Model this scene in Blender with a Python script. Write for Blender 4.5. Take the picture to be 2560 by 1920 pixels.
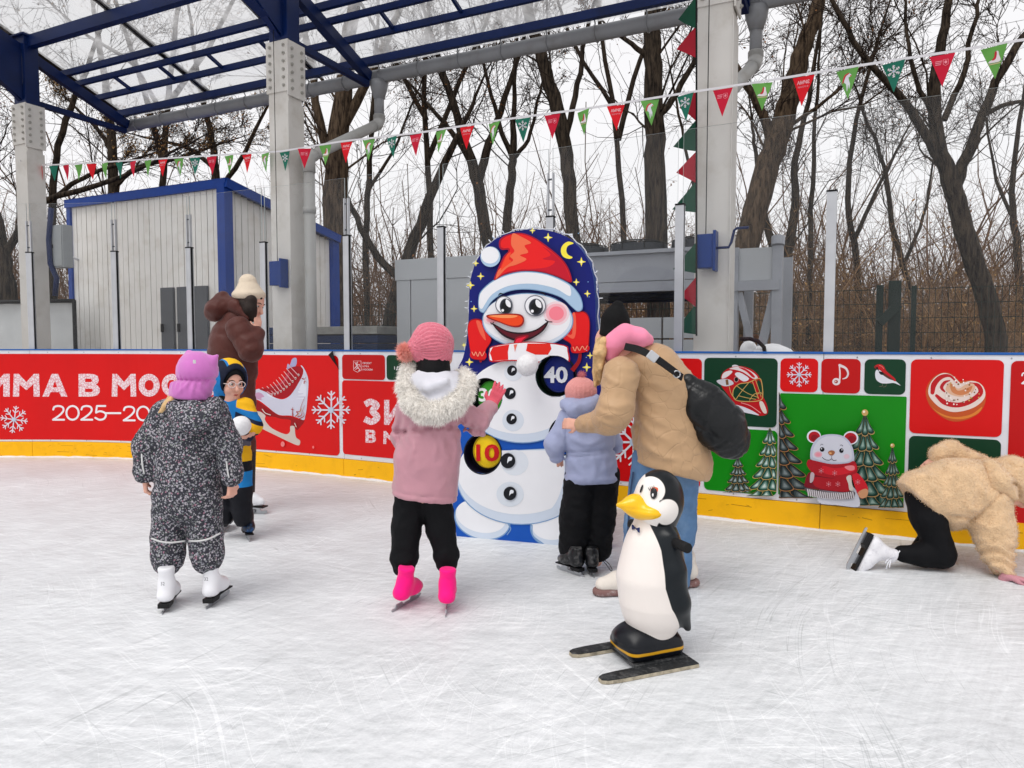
import bpy, bmesh, math, random
import numpy as np
from mathutils import Vector, Matrix
from mathutils.geometry import tessellate_polygon

for o in list(bpy.data.objects):
    bpy.data.objects.remove(o)
SC = bpy.context.scene
COL = SC.collection
random.seed(7)
RNG = np.random.default_rng(11)

# ---------------------------------------------------------------- camera
CAM_H = 1.25
FPX = 1800.0                      # focal length in pixels of a 2560 px wide frame
PITCH = math.atan(98.0 / FPX)
cam_d = bpy.data.cameras.new("camera")
cam_d.sensor_width = 36.0
cam_d.lens = 36.0 * FPX / 2560.0
cam_d.clip_end = 500.0
cam = bpy.data.objects.new("camera", cam_d)
COL.objects.link(cam)
cam.location = (0, 0, CAM_H)
cam.rotation_euler = (math.pi / 2 - PITCH, 0, 0)
SC.camera = cam

# ---------------------------------------------------------------- overcast sky and soft sun
SUN_EL, SUN_AZ = math.radians(64), math.radians(215)
world = bpy.data.worlds.new("World")
SC.world = world
world.use_nodes = True
wn = world.node_tree
wn.nodes.clear()
w_out = wn.nodes.new("ShaderNodeOutputWorld")
w_bg = wn.nodes.new("ShaderNodeBackground")
w_sky = wn.nodes.new("ShaderNodeTexSky")
w_sky.sky_type = 'NISHITA'
w_sky.sun_disc = False
w_sky.sun_elevation = SUN_EL
w_sky.sun_rotation = SUN_AZ
w_sky.dust_density = 4.0
w_hs = wn.nodes.new("ShaderNodeHueSaturation")
w_hs.inputs['Saturation'].default_value = 0.12
w_mix = wn.nodes.new("ShaderNodeMix")
w_mix.data_type = 'RGBA'
w_mix.inputs[0].default_value = 0.8
w_mix.inputs[7].default_value = (10.8, 10.7, 10.9, 1)      # the even cloud layer
wn.links.new(w_sky.outputs[0], w_hs.inputs['Color'])
wn.links.new(w_hs.outputs[0], w_mix.inputs[6])
wn.links.new(w_mix.outputs[2], w_bg.inputs[0])
w_bg.inputs[1].default_value = 0.1
wn.links.new(w_bg.outputs[0], w_out.inputs[0])

sun_d = bpy.data.lights.new("sun", 'SUN')
sun_d.energy = 1.5
sun_d.angle = math.radians(35)
sun_d.color = (1.0, 0.97, 0.93)
sun = bpy.data.objects.new("sun", sun_d)
COL.objects.link(sun)
# light comes from behind the camera, a little to the left
sd = Vector((math.sin(SUN_AZ) * math.cos(SUN_EL), math.cos(SUN_AZ) * math.cos(SUN_EL), math.sin(SUN_EL)))
sun.rotation_euler = (-sd).to_track_quat('-Z', 'Y').to_euler()
sun.location = sd * 30

SC.view_settings.view_transform = 'Standard'
SC.view_settings.look = 'None'
SC.view_settings.exposure = 0.06
SC.view_settings.gamma = 1.0
SC.view_settings.use_curve_mapping = False
SC.cycles.max_bounces = 6
SC.cycles.diffuse_bounces = 3
SC.cycles.glossy_bounces = 2
SC.cycles.transparent_max_bounces = 24
SC.cycles.use_denoising = True

# ---------------------------------------------------------------- measuring helpers
CT, ST = math.cos(PITCH), math.sin(PITCH)

def ray(px, py):
    u = (px - 1280) / FPX
    v = (py - 960) / FPX
    return Vector((u, CT - v * ST, -ST - v * CT))

def at(px, py, Y):
    """point seen at pixel (px, py) of the 2560x1920 photograph that lies Y metres ahead"""
    r = ray(px, py)
    return Vector((0, 0, CAM_H)) + r * (Y / r.y)

def ground(px, py, z=0.0):
    r = ray(px, py)
    return Vector((0, 0, CAM_H)) + r * ((z - CAM_H) / r.z)

def lin(c):
    out = []
    for v in c[:3]:
        v = v / 255.0
        out.append(v / 12.92 if v <= 0.04045 else ((v + 0.055) / 1.055) ** 2.4)
    return (out[0], out[1], out[2], 1.0)

# ---------------------------------------------------------------- materials
MATS = {}

def N(nt, t, **kw):
    n = nt.nodes.new(t)
    for k, v in kw.items():
        setattr(n, k, v)
    return n

def mat(name, rgb, rough=0.6, metal=0.0, var=0.12, scale=8.0, bump=0.0, bscale=60.0, spec=0.25, sheen=0.0, coat=0.0, dirt=None, dscale=3.0, damount=0.3):
    """principled material: base colour with fine mottling, optional bump and blotchy dirt"""
    if name in MATS:
        return MATS[name]
    m = bpy.data.materials.new(name)
    m.use_nodes = True
    nt = m.node_tree
    b = nt.nodes['Principled BSDF']
    c = lin(rgb)
    b.inputs['Roughness'].default_value = rough
    b.inputs['Metallic'].default_value = metal
    b.inputs['Specular IOR Level'].default_value = spec
    if sheen:
        b.inputs['Sheen Weight'].default_value = sheen
    if coat:
        b.inputs['Coat Weight'].default_value = coat
        b.inputs['Coat Roughness'].default_value = 0.15
    tc = N(nt, 'ShaderNodeTexCoord')
    nz = N(nt, 'ShaderNodeTexNoise')
    nz.inputs['Scale'].default_value = scale
    nz.inputs['Detail'].default_value = 5
    nt.links.new(tc.outputs['Object'], nz.inputs['Vector'])
    ramp = N(nt, 'ShaderNodeMapRange')
    ramp.inputs[1].default_value = 0.3
    ramp.inputs[2].default_value = 0.7
    ramp.inputs[3].default_value = 1 - var
    ramp.inputs[4].default_value = 1 + var
    nt.links.new(nz.outputs[0], ramp.inputs[0])
    mul = N(nt, 'ShaderNodeVectorMath', operation='SCALE')
    mul.inputs[0].default_value = c[:3]
    nt.links.new(ramp.outputs[0], mul.inputs['Scale'])
    src = mul.outputs[0]
    if dirt:
        n2 = N(nt, 'ShaderNodeTexNoise')
        n2.inputs['Scale'].default_value = dscale
        n2.inputs['Detail'].default_value = 7
        n2.inputs['Roughness'].default_value = 0.65
        nt.links.new(tc.outputs['Object'], n2.inputs['Vector'])
        r2 = N(nt, 'ShaderNodeMapRange')
        r2.inputs[1].default_value = 0.5
        r2.inputs[2].default_value = 0.75
        r2.inputs[4].default_value = damount
        nt.links.new(n2.outputs[0], r2.inputs[0])
        mx = N(nt, 'ShaderNodeMix', data_type='RGBA')
        mx.inputs[7].default_value = lin(dirt)
        nt.links.new(r2.outputs[0], mx.inputs[0])
        nt.links.new(src, mx.inputs[6])
        src = mx.outputs[2]
    nt.links.new(src, b.inputs['Base Color'])
    if bump:
        n3 = N(nt, 'ShaderNodeTexNoise')
        n3.inputs['Scale'].default_value = bscale
        n3.inputs['Detail'].default_value = 4
        nt.links.new(tc.outputs['Object'], n3.inputs['Vector'])
        bp = N(nt, 'ShaderNodeBump')
        bp.inputs['Strength'].default_value = bump
        bp.inputs['Distance'].default_value = 0.01
        nt.links.new(n3.outputs[0], bp.inputs['Height'])
        nt.links.new(bp.outputs[0], b.inputs['Normal'])
    MATS[name] = m
    return m

PCOL = {}

def ink(rgb):
    """printed vinyl of one colour"""
    rgb = tuple(int(x) for x in rgb)
    if rgb not in PCOL:
        PCOL[rgb] = mat('print_%d_%d_%d' % rgb, rgb, rough=0.42, var=0.04, scale=3.0, spec=0.25, bump=0.06, bscale=2.5)
    return PCOL[rgb]

# ---------------------------------------------------------------- object helpers
def mesh_obj(name, verts, faces, mats, parent=None, smooth=False, midx=None):
    me = bpy.data.meshes.new(name)
    if isinstance(faces, np.ndarray):
        v = np.asarray(verts, dtype=np.float32)
        nf, k = faces.shape
        me.vertices.add(len(v))
        me.vertices.foreach_set('co', v.ravel())
        me.loops.add(nf * k)
        me.loops.foreach_set('vertex_index', faces.astype(np.int32).ravel())
        me.polygons.add(nf)
        me.polygons.foreach_set('loop_start', np.arange(0, nf * k, k, dtype=np.int32))
        me.update(calc_edges=True)
    else:
        me.from_pydata([tuple(v) for v in verts], [], faces)
        me.update()
    if not isinstance(mats, (list, tuple)):
        mats = [mats]
    for m in mats:
        me.materials.append(m)
    if midx is not None:
        me.polygons.foreach_set('material_index', np.asarray(midx, dtype=np.int32))
    if smooth:
        me.polygons.foreach_set('use_smooth', np.ones(len(me.polygons), dtype=bool))
    o = bpy.data.objects.new(name, me)
    COL.objects.link(o)
    if parent is not None:
        o.parent = parent
        if parent.type == 'EMPTY':
            o.matrix_parent_inverse = (Matrix.Translation(parent.location) @ parent.rotation_euler.to_matrix().to_4x4()).inverted()
    return o

def tag(o, label=None, cat=None, group=None, kind=None):
    if label:
        o['label'] = label
    if cat:
        o['category'] = cat
    if group:
        o['group'] = group
    if kind:
        o['kind'] = kind
    return o

def thing(name, label, cat, loc=(0, 0, 0), rz=0.0, group=None):
    """empty at the base of a thing; parts given in world coordinates keep theirs by link()"""
    o = bpy.data.objects.new(name, None)
    o.empty_display_size = 0.1
    COL.objects.link(o)
    o.location = loc
    o.rotation_euler = (0, 0, rz)
    tag(o, label, cat, group)
    return o

class MB:
    """collects simple shapes into one mesh"""
    def __init__(self):
        self.v = []
        self.f = []
        self.mi = []
        self.cur = 0

    def _add(self, vs, fs):
        n = len(self.v)
        self.v += [Vector(p) for p in vs]
        self.f += [tuple(i + n for i in f) for f in fs]
        self.mi += [self.cur] * len(fs)
        return self

    def box(self, c, size, M=None):
        sx, sy, sz = size[0] / 2, size[1] / 2, size[2] / 2
        vs = [Vector((x, y, z)) for x in (-sx, sx) for y in (-sy, sy) for z in (-sz, sz)]
        if M is not None:
            vs = [M @ p for p in vs]
        c = Vector(c)
        return self._add([p + c for p in vs], [(0, 1, 3, 2), (4, 6, 7, 5), (0, 4, 5, 1), (2, 3, 7, 6), (0, 2, 6, 4), (1, 5, 7, 3)])

    def bar(self, a, b, w, h, up=(0, 0, 1)):
        """square bar from a to b; w across, h along up"""
        a, b = Vector(a), Vector(b)
        t = (b - a)
        L = t.length
        t.normalize()
        up = Vector(up)
        s = t.cross(up)
        if s.length < 1e-4:
            s = t.cross(Vector((0, 1, 0)))
        s.normalize()
        u = s.cross(t)
        M = Matrix((s, t, u)).transposed()
        return self.box((a + b) / 2, (w, L, h), M)

    def tube(self, pts, r, n=8, cap=True):
        pts = [Vector(p) for p in pts]
        k = len(pts)
        if not hasattr(r, '__len__'):
            r = [r] * k
        vs, fs = [], []
        prev = None
        for i, p in enumerate(pts):
            t = pts[min(i + 1, k - 1)] - pts[max(i - 1, 0)]
            if t.length < 1e-9:
                t = Vector((0, 0, 1))
            t.normalize()
            if prev is None:
                ref = Vector((0, 0, 1)) if abs(t.z) < 0.9 else Vector((1, 0, 0))
                s = t.cross(ref).normalized()
            else:
                s = prev - t * prev.dot(t)
                s.normalize()
            prev = s
            q = t.cross(s)
            for j in range(n):
                a = 2 * math.pi * j / n
                vs.append(p + (s * math.cos(a) + q * math.sin(a)) * r[i])
        for i in range(k - 1):
            for j in range(n):
                fs.append((i * n + j, i * n + (j + 1) % n, (i + 1) * n + (j + 1) % n, (i + 1) * n + j))
        if cap:
            fs.append(tuple(range(n - 1, -1, -1)))
            fs.append(tuple((k - 1) * n + j for j in range(n)))
        return self._add(vs, fs)

    def prism(self, poly, a, b):
        """extrude a polygon (list of 3D points) by the vector b - a"""
        d = Vector(b) - Vector(a)
        n = len(poly)
        vs = [Vector(p) for p in poly] + [Vector(p) + d for p in poly]
        fs = [tuple(range(n - 1, -1, -1)), tuple(range(n, 2 * n))]
        fs += [(i, (i + 1) % n, n + (i + 1) % n, n + i) for i in range(n)]
        return self._add(vs, fs)

    def sphere(self, c, r, nu=10, nv=7, scale=(1, 1, 1)):
        c = Vector(c)
        vs, fs = [], []
        vs.append(c + Vector((0, 0, r * scale[2])))
        for i in range(1, nv):
            th = math.pi * i / nv
            for j in range(nu):
                ph = 2 * math.pi * j / nu
                vs.append(c + Vector((r * math.sin(th) * math.cos(ph) * scale[0], r * math.sin(th) * math.sin(ph) * scale[1], r * math.cos(th) * scale[2])))
        vs.append(c - Vector((0, 0, r * scale[2])))
        for j in range(nu):
            fs.append((0, 1 + j, 1 + (j + 1) % nu))
        for i in range(nv - 2):
            for j in range(nu):
                a = 1 + i * nu
                fs.append((a + j, a + nu + j, a + nu + (j + 1) % nu, a + (j + 1) % nu))
        a = 1 + (nv - 2) * nu
        for j in range(nu):
            fs.append((a + j, len(vs) - 1, a + (j + 1) % nu))
        return self._add(vs, fs)

    def build(self, name, mats, parent=None, smooth=False, bevel=0.0):
        o = mesh_obj(name, self.v, self.f, mats, parent, smooth, self.mi)
        bm = bmesh.new()
        bm.from_mesh(o.data)
        bmesh.ops.recalc_face_normals(bm, faces=bm.faces)
        bm.to_mesh(o.data)
        bm.free()
        if bevel:
            md = o.modifiers.new('bevel', 'BEVEL')
            md.width = bevel
            md.segments = 2
            md.limit_method = 'ANGLE'
        return o

def smooth_closed(pts, k=5):
    """Catmull-Rom through a closed list of 2D points"""
    P = [np.array(p[:2], float) for p in pts]
    n = len(P)
    out = []
    for i in range(n):
        p0, p1, p2, p3 = P[i - 1], P[i], P[(i + 1) % n], P[(i + 2) % n]
        for j in range(k):
            t = j / k
            out.append(tuple(0.5 * ((2 * p1) + (-p0 + p2) * t + (2 * p0 - 5 * p1 + 4 * p2 - p3) * t * t + (-p0 + 3 * p1 - 3 * p2 + p3) * t ** 3)))
    return out

def smooth_open(pts, k=6):
    P = [np.array(p, float) for p in pts]
    P = [2 * P[0] - P[1]] + P + [2 * P[-1] - P[-2]]
    out = []
    for i in range(1, len(P) - 2):
        p0, p1, p2, p3 = P[i - 1], P[i], P[i + 1], P[i + 2]
        for j in range(k):
            t = j / k
            out.append(tuple(0.5 * ((2 * p1) + (-p0 + p2) * t + (2 * p0 - 5 * p1 + 4 * p2 - p3) * t * t + (-p0 + 3 * p1 - 3 * p2 + p3) * t ** 3)))
    out.append(tuple(P[-2]))
    return out

def ellipse(cx, cy, rx, ry=None, rot=0.0, n=28, a0=0.0, a1=360.0):
    ry = rx if ry is None else ry
    out = []
    c, s = math.cos(math.radians(rot)), math.sin(math.radians(rot))
    full = abs(a1 - a0 - 360) < 1e-6
    for i in range(n if full else n + 1):
        a = math.radians(a0 + (a1 - a0) * i / n)
        x, y = rx * math.cos(a), ry * math.sin(a)
        out.append((cx + x * c - y * s, cy + x * s + y * c))
    return out
# ---------------------------------------------------------------- the run of the rink boards (plan view) and printing on surfaces
WALL_PTS = [(-9.2, 7.2), (-7.4, 7.82), (-5.7, 7.98), (-4.2, 7.86), (-2.65, 7.26), (-1.58, 6.76), (-0.1, 5.97), (1.33, 5.2), (2.13, 4.79), (3.09, 4.31), (4.6, 3.53), (6.4, 2.6)]
_w = np.array(smooth_open(WALL_PTS, 40))
_seg = np.linalg.norm(np.diff(_w, axis=0), axis=1)
W_S = np.concatenate([[0], np.cumsum(_seg)])
W_R = _w[:, 0] / _w[:, 1]

def wall_xy(s, off=0.0):
    x = np.interp(s, W_S, _w[:, 0])
    y = np.interp(s, W_S, _w[:, 1])
    x2, y2 = np.interp(s + 0.05, W_S, _w[:, 0]), np.interp(s + 0.05, W_S, _w[:, 1])
    x1, y1 = np.interp(s - 0.05, W_S, _w[:, 0]), np.interp(s - 0.05, W_S, _w[:, 1])
    tx, ty = x2 - x1, y2 - y1
    L = math.hypot(tx, ty)
    return x + ty / L * off, y - tx / L * off      # positive off = towards the ice

def wall_s(px, py=1000):
    r = ray(px, py)
    return float(np.interp(r.x / r.y, W_R, W_S))

def wall_z(px, py):
    x, y = wall_xy(wall_s(px, py))
    return at(px, py, y).z

class WallSurf:
    def __call__(self, px, py, off=0.0):
        s = wall_s(px, py)
        x, y = wall_xy(s)
        z = at(px, py, y).z
        x, y = wall_xy(s, off)
        return Vector((x, y, z))

    def sz(self, s, z, off=0.0):
        x, y = wall_xy(s, off)
        return Vector((x, y, z))

class PlaneSurf:
    """vertical plane through O with horizontal tangent T"""
    def __init__(self, O, T, lean=0.0, sc=1.0, x0=0.0, y0=0.0):
        self.O = Vector(O)
        self.T = Vector(T).normalized()
        self.Nn = Vector((self.T.y, -self.T.x, 0)).normalized()
        self.sc, self.x0, self.y0 = sc, x0, y0

    def __call__(self, px, py, off=0.0):
        r = ray(self.x0 + self.sc * px, self.y0 + self.sc * py)
        c = Vector((0, 0, CAM_H))
        t = (self.O - c).dot(self.Nn) / r.dot(self.Nn)
        p = c + r * t
        return p + self.Nn * off

WALL = WallSurf()

class Print:
    """flat print: coloured polygons laid on a surface one above the other"""
    def __init__(self, surf, x0=0.0, y0=0.0, sc=1.0, off=0.004, step=0.00025):
        self.s, self.x0, self.y0, self.sc = surf, x0, y0, sc
        self.off, self.step = off, step
        self.v, self.f, self.mi, self.cols = [], [], [], []

    def _c(self, col):
        if col not in self.cols:
            self.cols.append(col)
        return self.cols.index(col)

    def P(self, x, y):
        return self.s(self.x0 + self.sc * x, self.y0 + self.sc * y, self.off)

    def poly(self, loops, col, raise_=True):
        if not isinstance(loops[0][0], (tuple, list, np.ndarray)):
            loops = [loops]
        flat = [p for l in loops for p in l]
        tris = tessellate_polygon([[Vector((p[0], p[1], 0)) for p in l] for l in loops])
        if raise_:
            self.off += self.step
        n = len(self.v)
        self.v += [self.P(p[0], p[1]) for p in flat]
        ci = self._c(col)
        for t in tris:
            self.f.append(tuple(n + i for i in t))
            self.mi.append(ci)
        return self

    def blob(self, pts, col, k=5):
        return self.poly(smooth_closed(pts, k), col)

    def ell(self, cx, cy, rx, ry=None, col=(255, 255, 255), rot=0.0, n=28):
        return self.poly(ellipse(cx, cy, rx, ry, rot, n), col)

    def stroke(self, pts, w, col, k=6, closed=False, smooth=True, raise_=True, cap=True):
        if smooth and len(pts) > 2:
            pts = smooth_closed(pts, k) + [None] if closed else smooth_open(pts, k)
            if closed:
                pts = pts[:-1]
        P = [np.array(p, float) for p in pts]
        n = len(P)
        ws = w if hasattr(w, '__len__') else [w] * n
        if len(ws) != n:
            ws = np.interp(np.linspace(0, 1, n), np.linspace(0, 1, len(ws)), ws)
        if raise_:
            self.off += self.step
        base = len(self.v)
        ci = self._c(col)
        for i in range(n):
            a = P[i - 1] if (i > 0 or closed) else P[0]
            b = P[(i + 1) % n] if (i < n - 1 or closed) else P[-1]
            t = b - a
            L = np.linalg.norm(t)
            t = t / L if L > 1e-9 else np.array([1.0, 0])
            nn = np.array([-t[1], t[0]]) * ws[i] / 2
            self.v.append(self.P(*(P[i] + nn)))
            self.v.append(self.P(*(P[i] - nn)))
        for i in range(n if closed else n - 1):
            j = (i + 1) % n
            self.f.append((base + 2 * i, base + 2 * i + 1, base + 2 * j + 1, base + 2 * j))
            self.mi.append(ci)
        if cap and not closed:
            for e in (0, n - 1):
                if ws[e] > 1e-6:
                    d = P[1] - P[0] if e == 0 else P[-2] - P[-1]
                    a = math.degrees(math.atan2(d[1], d[0]))
                    self.poly(ellipse(P[e][0], P[e][1], ws[e] / 2, None, 0, 6, a + 90, a + 270), col, raise_=False)
        return self

    def rrect(self, x0, y0, x1, y1, r, col, skew=0.0):
        """rounded rectangle in pixel space; y shifts by skew*(x-x0)"""
        r = min(r, (x1 - x0) / 2, (y1 - y0) / 2)
        pts = []
        for cx, cy, a in ((x1 - r, y1 - r, 0), (x0 + r, y1 - r, 90), (x0 + r, y0 + r, 180), (x1 - r, y0 + r, 270)):
            for j in range(5):
                t = math.radians(a + 22.5 * j)
                pts.append((cx + r * math.cos(t), cy + r * math.sin(t)))
        pts = [(p[0], p[1] + skew * (p[0] - x0)) for p in pts]
        return self.poly(pts, col)

    def build(self, name, parent=None):
        o = mesh_obj(name, self.v, self.f, [ink(c) for c in self.cols], parent, False, self.mi)
        return o

def wall_rrect(name, px0, px1, ytop, ybot, r, col, parent, off=0.003, pyref=1000, m=None, flat_left=False, flat_right=False):
    """rounded rectangle on the boards; px0/px1 edges at mid height, ytop/ybot = heights z in metres"""
    s0, s1 = wall_s(px0, pyref), wall_s(px1, pyref)
    zs1, zs0 = ytop, ybot
    nst = max(10, int((s1 - s0) / 0.12))
    ss = [s0 + (s1 - s0) * i / nst for i in range(nst + 1)]
    extra = []
    for j in range(1, 6):
        d = r * (1 - math.cos(math.pi / 2 * j / 6))
        extra += [s0 + d, s1 - d]
    ss = sorted(set(ss + extra))
    v, f = [], []
    for s in ss:
        dl, dr = s - s0, s1 - s
        q = 0.0
        if dl < r and not flat_left:
            q = r - math.sqrt(max(0, r * r - (r - dl) ** 2))
        if dr < r and not flat_right:
            q = max(q, r - math.sqrt(max(0, r * r - (r - dr) ** 2)))
        v.append(WALL.sz(s, zs1 - q, off))
        v.append(WALL.sz(s, zs0 + q, off))
    for i in range(len(ss) - 1):
        f.append((2 * i, 2 * i + 1, 2 * i + 3, 2 * i + 2))
    return mesh_obj(name, v, f, m or ink(col), parent)

def wall_strip(mb, s0, s1, z0, z1, o0, o1, step=0.15):
    """solid strip that follows the boards between offsets o0 (back) and o1 (front)"""
    n = max(1, int((s1 - s0) / step))
    vs, fs = [], []
    for i in range(n + 1):
        s = s0 + (s1 - s0) * i / n
        for o, z in ((o1, z0), (o1, z1), (o0, z1), (o0, z0)):
            x, y = wall_xy(s, o)
            vs.append((x, y, z))
    for i in range(n):
        a, b = 4 * i, 4 * i + 4
        for j in range(4):
            k = (j + 1) % 4
            fs.append((a + j, b + j, b + k, a + k))
    fs.append((0, 1, 2, 3))
    fs.append((4 * n + 3, 4 * n + 2, 4 * n + 1, 4 * n))
    mb._add(vs, fs)

_TXT = {}
def text_tris(txt, bold=0.0):
    """triangles of a line of lettering, 1 unit cap height, origin at its lower left"""
    key = (txt, bold)
    if key in _TXT:
        return _TXT[key]
    cu = bpy.data.curves.new('lettering', 'FONT')
    cu.body = txt
    cu.offset = bold
    cu.resolution_u = 3
    o = bpy.data.objects.new('lettering', cu)
    COL.objects.link(o)
    dg = bpy.context.evaluated_depsgraph_get()
    me = bpy.data.meshes.new_from_object(o.evaluated_get(dg))
    vs = np.array([tuple(v.co)[:2] for v in me.vertices])
    fs = [tuple(p.vertices) for p in me.polygons]
    bpy.data.objects.remove(o)
    bpy.data.curves.remove(cu)
    bpy.data.meshes.remove(me)
    vs = vs - vs.min(axis=0)
    h = vs[:, 1].max()
    vs = vs / h
    _TXT[key] = (vs, fs, vs[:, 0].max())
    return _TXT[key]

def print_text(pr, txt, x, y, w, h, col, bold=0.0, mirror=False, skew=0.0, center=False):
    """lettering in a Print: baseline left (x, y), cap height h, width w (None = natural)"""
    vs, fs, wt = text_tris(txt, bold)
    if w is None:
        w = wt * h
    pr.off += pr.step
    n = len(pr.v)
    ci = pr._c(col)
    for p in vs:
        t = p[0] / wt
        if mirror:
            t = 1 - t
        pr.v.append(pr.P(x + t * w, y - p[1] * h + skew * t * w))
    for f in fs:
        pr.f.append(tuple(n + i for i in f))
        pr.mi.append(ci)
# ================================================================ SETTING: ice, ground, rink boards, glass
def ice_material():
    m = bpy.data.materials.new('skated_ice')
    m.use_nodes = True
    nt = m.node_tree
    b = nt.nodes['Principled BSDF']
    tc = N(nt, 'ShaderNodeTexCoord')
    L = nt.links.new

    def noise(scale, detail=4, rough=0.55, vec=None, dist=0.0):
        n = N(nt, 'ShaderNodeTexNoise')
        n.inputs['Scale'].default_value = scale
        n.inputs['Detail'].default_value = detail
        n.inputs['Roughness'].default_value = rough
        n.inputs['Distortion'].default_value = dist
        L(vec or tc.outputs['Object'], n.inputs['Vector'])
        return n.outputs[0]

    def mapr(x, a, b_, c, d):
        n = N(nt, 'ShaderNodeMapRange')
        for i, v in enumerate((a, b_, c, d)):
            n.inputs[i + 1].default_value = v
        L(x, n.inputs[0])
        return n.outputs[0]

    def math_(op, x, y):
        n = N(nt, 'ShaderNodeMath', operation=op)
        for i, v in enumerate((x, y)):
            if isinstance(v, (int, float)):
                n.inputs[i].default_value = v
            else:
                L(v, n.inputs[i])
        return n.outputs[0]

    # long skate cuts: very stretched noise, each layer turned and bent its own way
    bend = N(nt, 'ShaderNodeTexNoise')
    bend.inputs['Scale'].default_value = 0.35
    bend.inputs['Detail'].default_value = 1
    L(tc.outputs['Object'], bend.inputs['Vector'])
    bsub = N(nt, 'ShaderNodeVectorMath', operation='SUBTRACT')
    bsub.inputs[1].default_value = (0.5, 0.5, 0.5)
    L(bend.outputs['Color'], bsub.inputs[0])
    cuts = None
    fades = [noise(0.7, 2), noise(1.1, 2), noise(1.45, 2)]
    for ang, sx, sy, thr, wid, bs in ((8, 0.28, 26, 0.55, 0.016, 1.5), (-17, 0.35, 34, 0.56, 0.016, 1.0), (38, 0.3, 30, 0.575, 0.014, 1.8), (-52, 0.33, 28, 0.58, 0.013, 1.3), (80, 0.4, 32, 0.585, 0.013, 1.6), (22, 0.5, 48, 0.57, 0.018, 0.7), (-33, 0.45, 55, 0.575, 0.018, 2.2)):
        sc = N(nt, 'ShaderNodeVectorMath', operation='SCALE')
        sc.inputs['Scale'].default_value = bs
        L(bsub.outputs[0], sc.inputs[0])
        ad = N(nt, 'ShaderNodeVectorMath', operation='ADD')
        L(tc.outputs['Object'], ad.inputs[0])
        L(sc.outputs[0], ad.inputs[1])
        mp = N(nt, 'ShaderNodeMapping', vector_type='TEXTURE')
        mp.inputs['Rotation'].default_value = (0, 0, math.radians(ang))
        mp.inputs['Scale'].default_value = (1 / sx, 1 / sy, 1)
        mp.inputs['Location'].default_value = (ang * 0.37, ang * 0.11, 0)
        L(ad.outputs[0], mp.inputs['Vector'])
        n = noise(1.0, 1.5, 0.6, mp.outputs[0])
        d = math_('ABSOLUTE', math_('SUBTRACT', n, thr), 0)
        ln = mapr(d, 0.0, wid, 1.0, 0.0)
        fade = mapr(fades[abs(ang) % 3], 0.42, 0.62, 0.15, 1.0)
        ln = math_('MULTIPLY', ln, fade)
        cuts = ln if cuts is None else math_('ADD', cuts, ln)
    cuts = math_('MINIMUM', cuts, 1.4)
    # shaved snow: fine streaks of all directions, cloudy patches and grain
    streak = None
    for ang, sx, sy, amp in ((5, 3.2, 34, 0.36), (-24, 3.6, 30, 0.32), (50, 3.0, 28, 0.28)):
        mp = N(nt, 'ShaderNodeMapping', vector_type='TEXTURE')
        mp.inputs['Rotation'].default_value = (0, 0, math.radians(ang))
        mp.inputs['Scale'].default_value = (1 / sx, 1 / sy, 1)
        L(tc.outputs['Object'], mp.inputs['Vector'])
        n = math_('MULTIPLY', math_('SUBTRACT', noise(1.0, 4, 0.72, mp.outputs[0]), 0.5), amp * 2.6)
        streak = n if streak is None else math_('ADD', streak, n)
    cloud = mapr(noise(0.8, 5, 0.65), 0.35, 0.68, -0.17, 0.07)
    grain = mapr(noise(70, 2, 0.7), 0.3, 0.7, -0.09, 0.09)
    # darker open grooves
    dark = None
    for ang, sx, sy, thr, bs in ((64, 0.32, 24, 0.56, 1.4), (-38, 0.3, 30, 0.57, 1.8), (12, 0.4, 30, 0.575, 1.2)):
        sc = N(nt, 'ShaderNodeVectorMath', operation='SCALE')
        sc.inputs['Scale'].default_value = bs
        L(bsub.outputs[0], sc.inputs[0])
        ad = N(nt, 'ShaderNodeVectorMath', operation='ADD')
        L(tc.outputs['Object'], ad.inputs[0]); L(sc.outputs[0], ad.inputs[1])
        mp = N(nt, 'ShaderNodeMapping', vector_type='TEXTURE')
        mp.inputs['Rotation'].default_value = (0, 0, math.radians(ang))
        mp.inputs['Scale'].default_value = (1 / sx, 1 / sy, 1)
        mp.inputs['Location'].default_value = (ang * 0.77, ang * 0.31, 0)
        L(ad.outputs[0], mp.inputs['Vector'])
        d = math_('ABSOLUTE', math_('SUBTRACT', noise(1.0, 1.5, 0.6, mp.outputs[0]), thr), 0)
        ln = math_('MULTIPLY', mapr(d, 0.0, 0.009, 1.0, 0.0), mapr(fades[abs(ang) % 3], 0.48, 0.62, 0.0, 1.0))
        dark = ln if dark is None else math_('ADD', dark, ln)
    val = math_('ADD', math_('ADD', 0.5, cloud), math_('ADD', streak, grain))
    val = math_('ADD', val, math_('MULTIPLY', cuts, 0.32))
    val = math_('SUBTRACT', val, math_('MULTIPLY', dark, 0.5))
    cr = N(nt, 'ShaderNodeValToRGB')
    e = cr.color_ramp.elements
    e[0].position, e[0].color = 0.0, (0.46, 0.48, 0.495, 1)
    e[1].position, e[1].color = 1.0, (0.84, 0.855, 0.875, 1)
    x = cr.color_ramp.elements.new(0.5)
    x.color = (0.66, 0.678, 0.698, 1)
    L(val, cr.inputs[0])
    L(cr.outputs[0], b.inputs['Base Color'])
    L(mapr(val, 0.2, 0.9, 0.36, 0.75), b.inputs['Roughness'])
    b.inputs['Specular IOR Level'].default_value = 0.2
    return m

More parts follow.
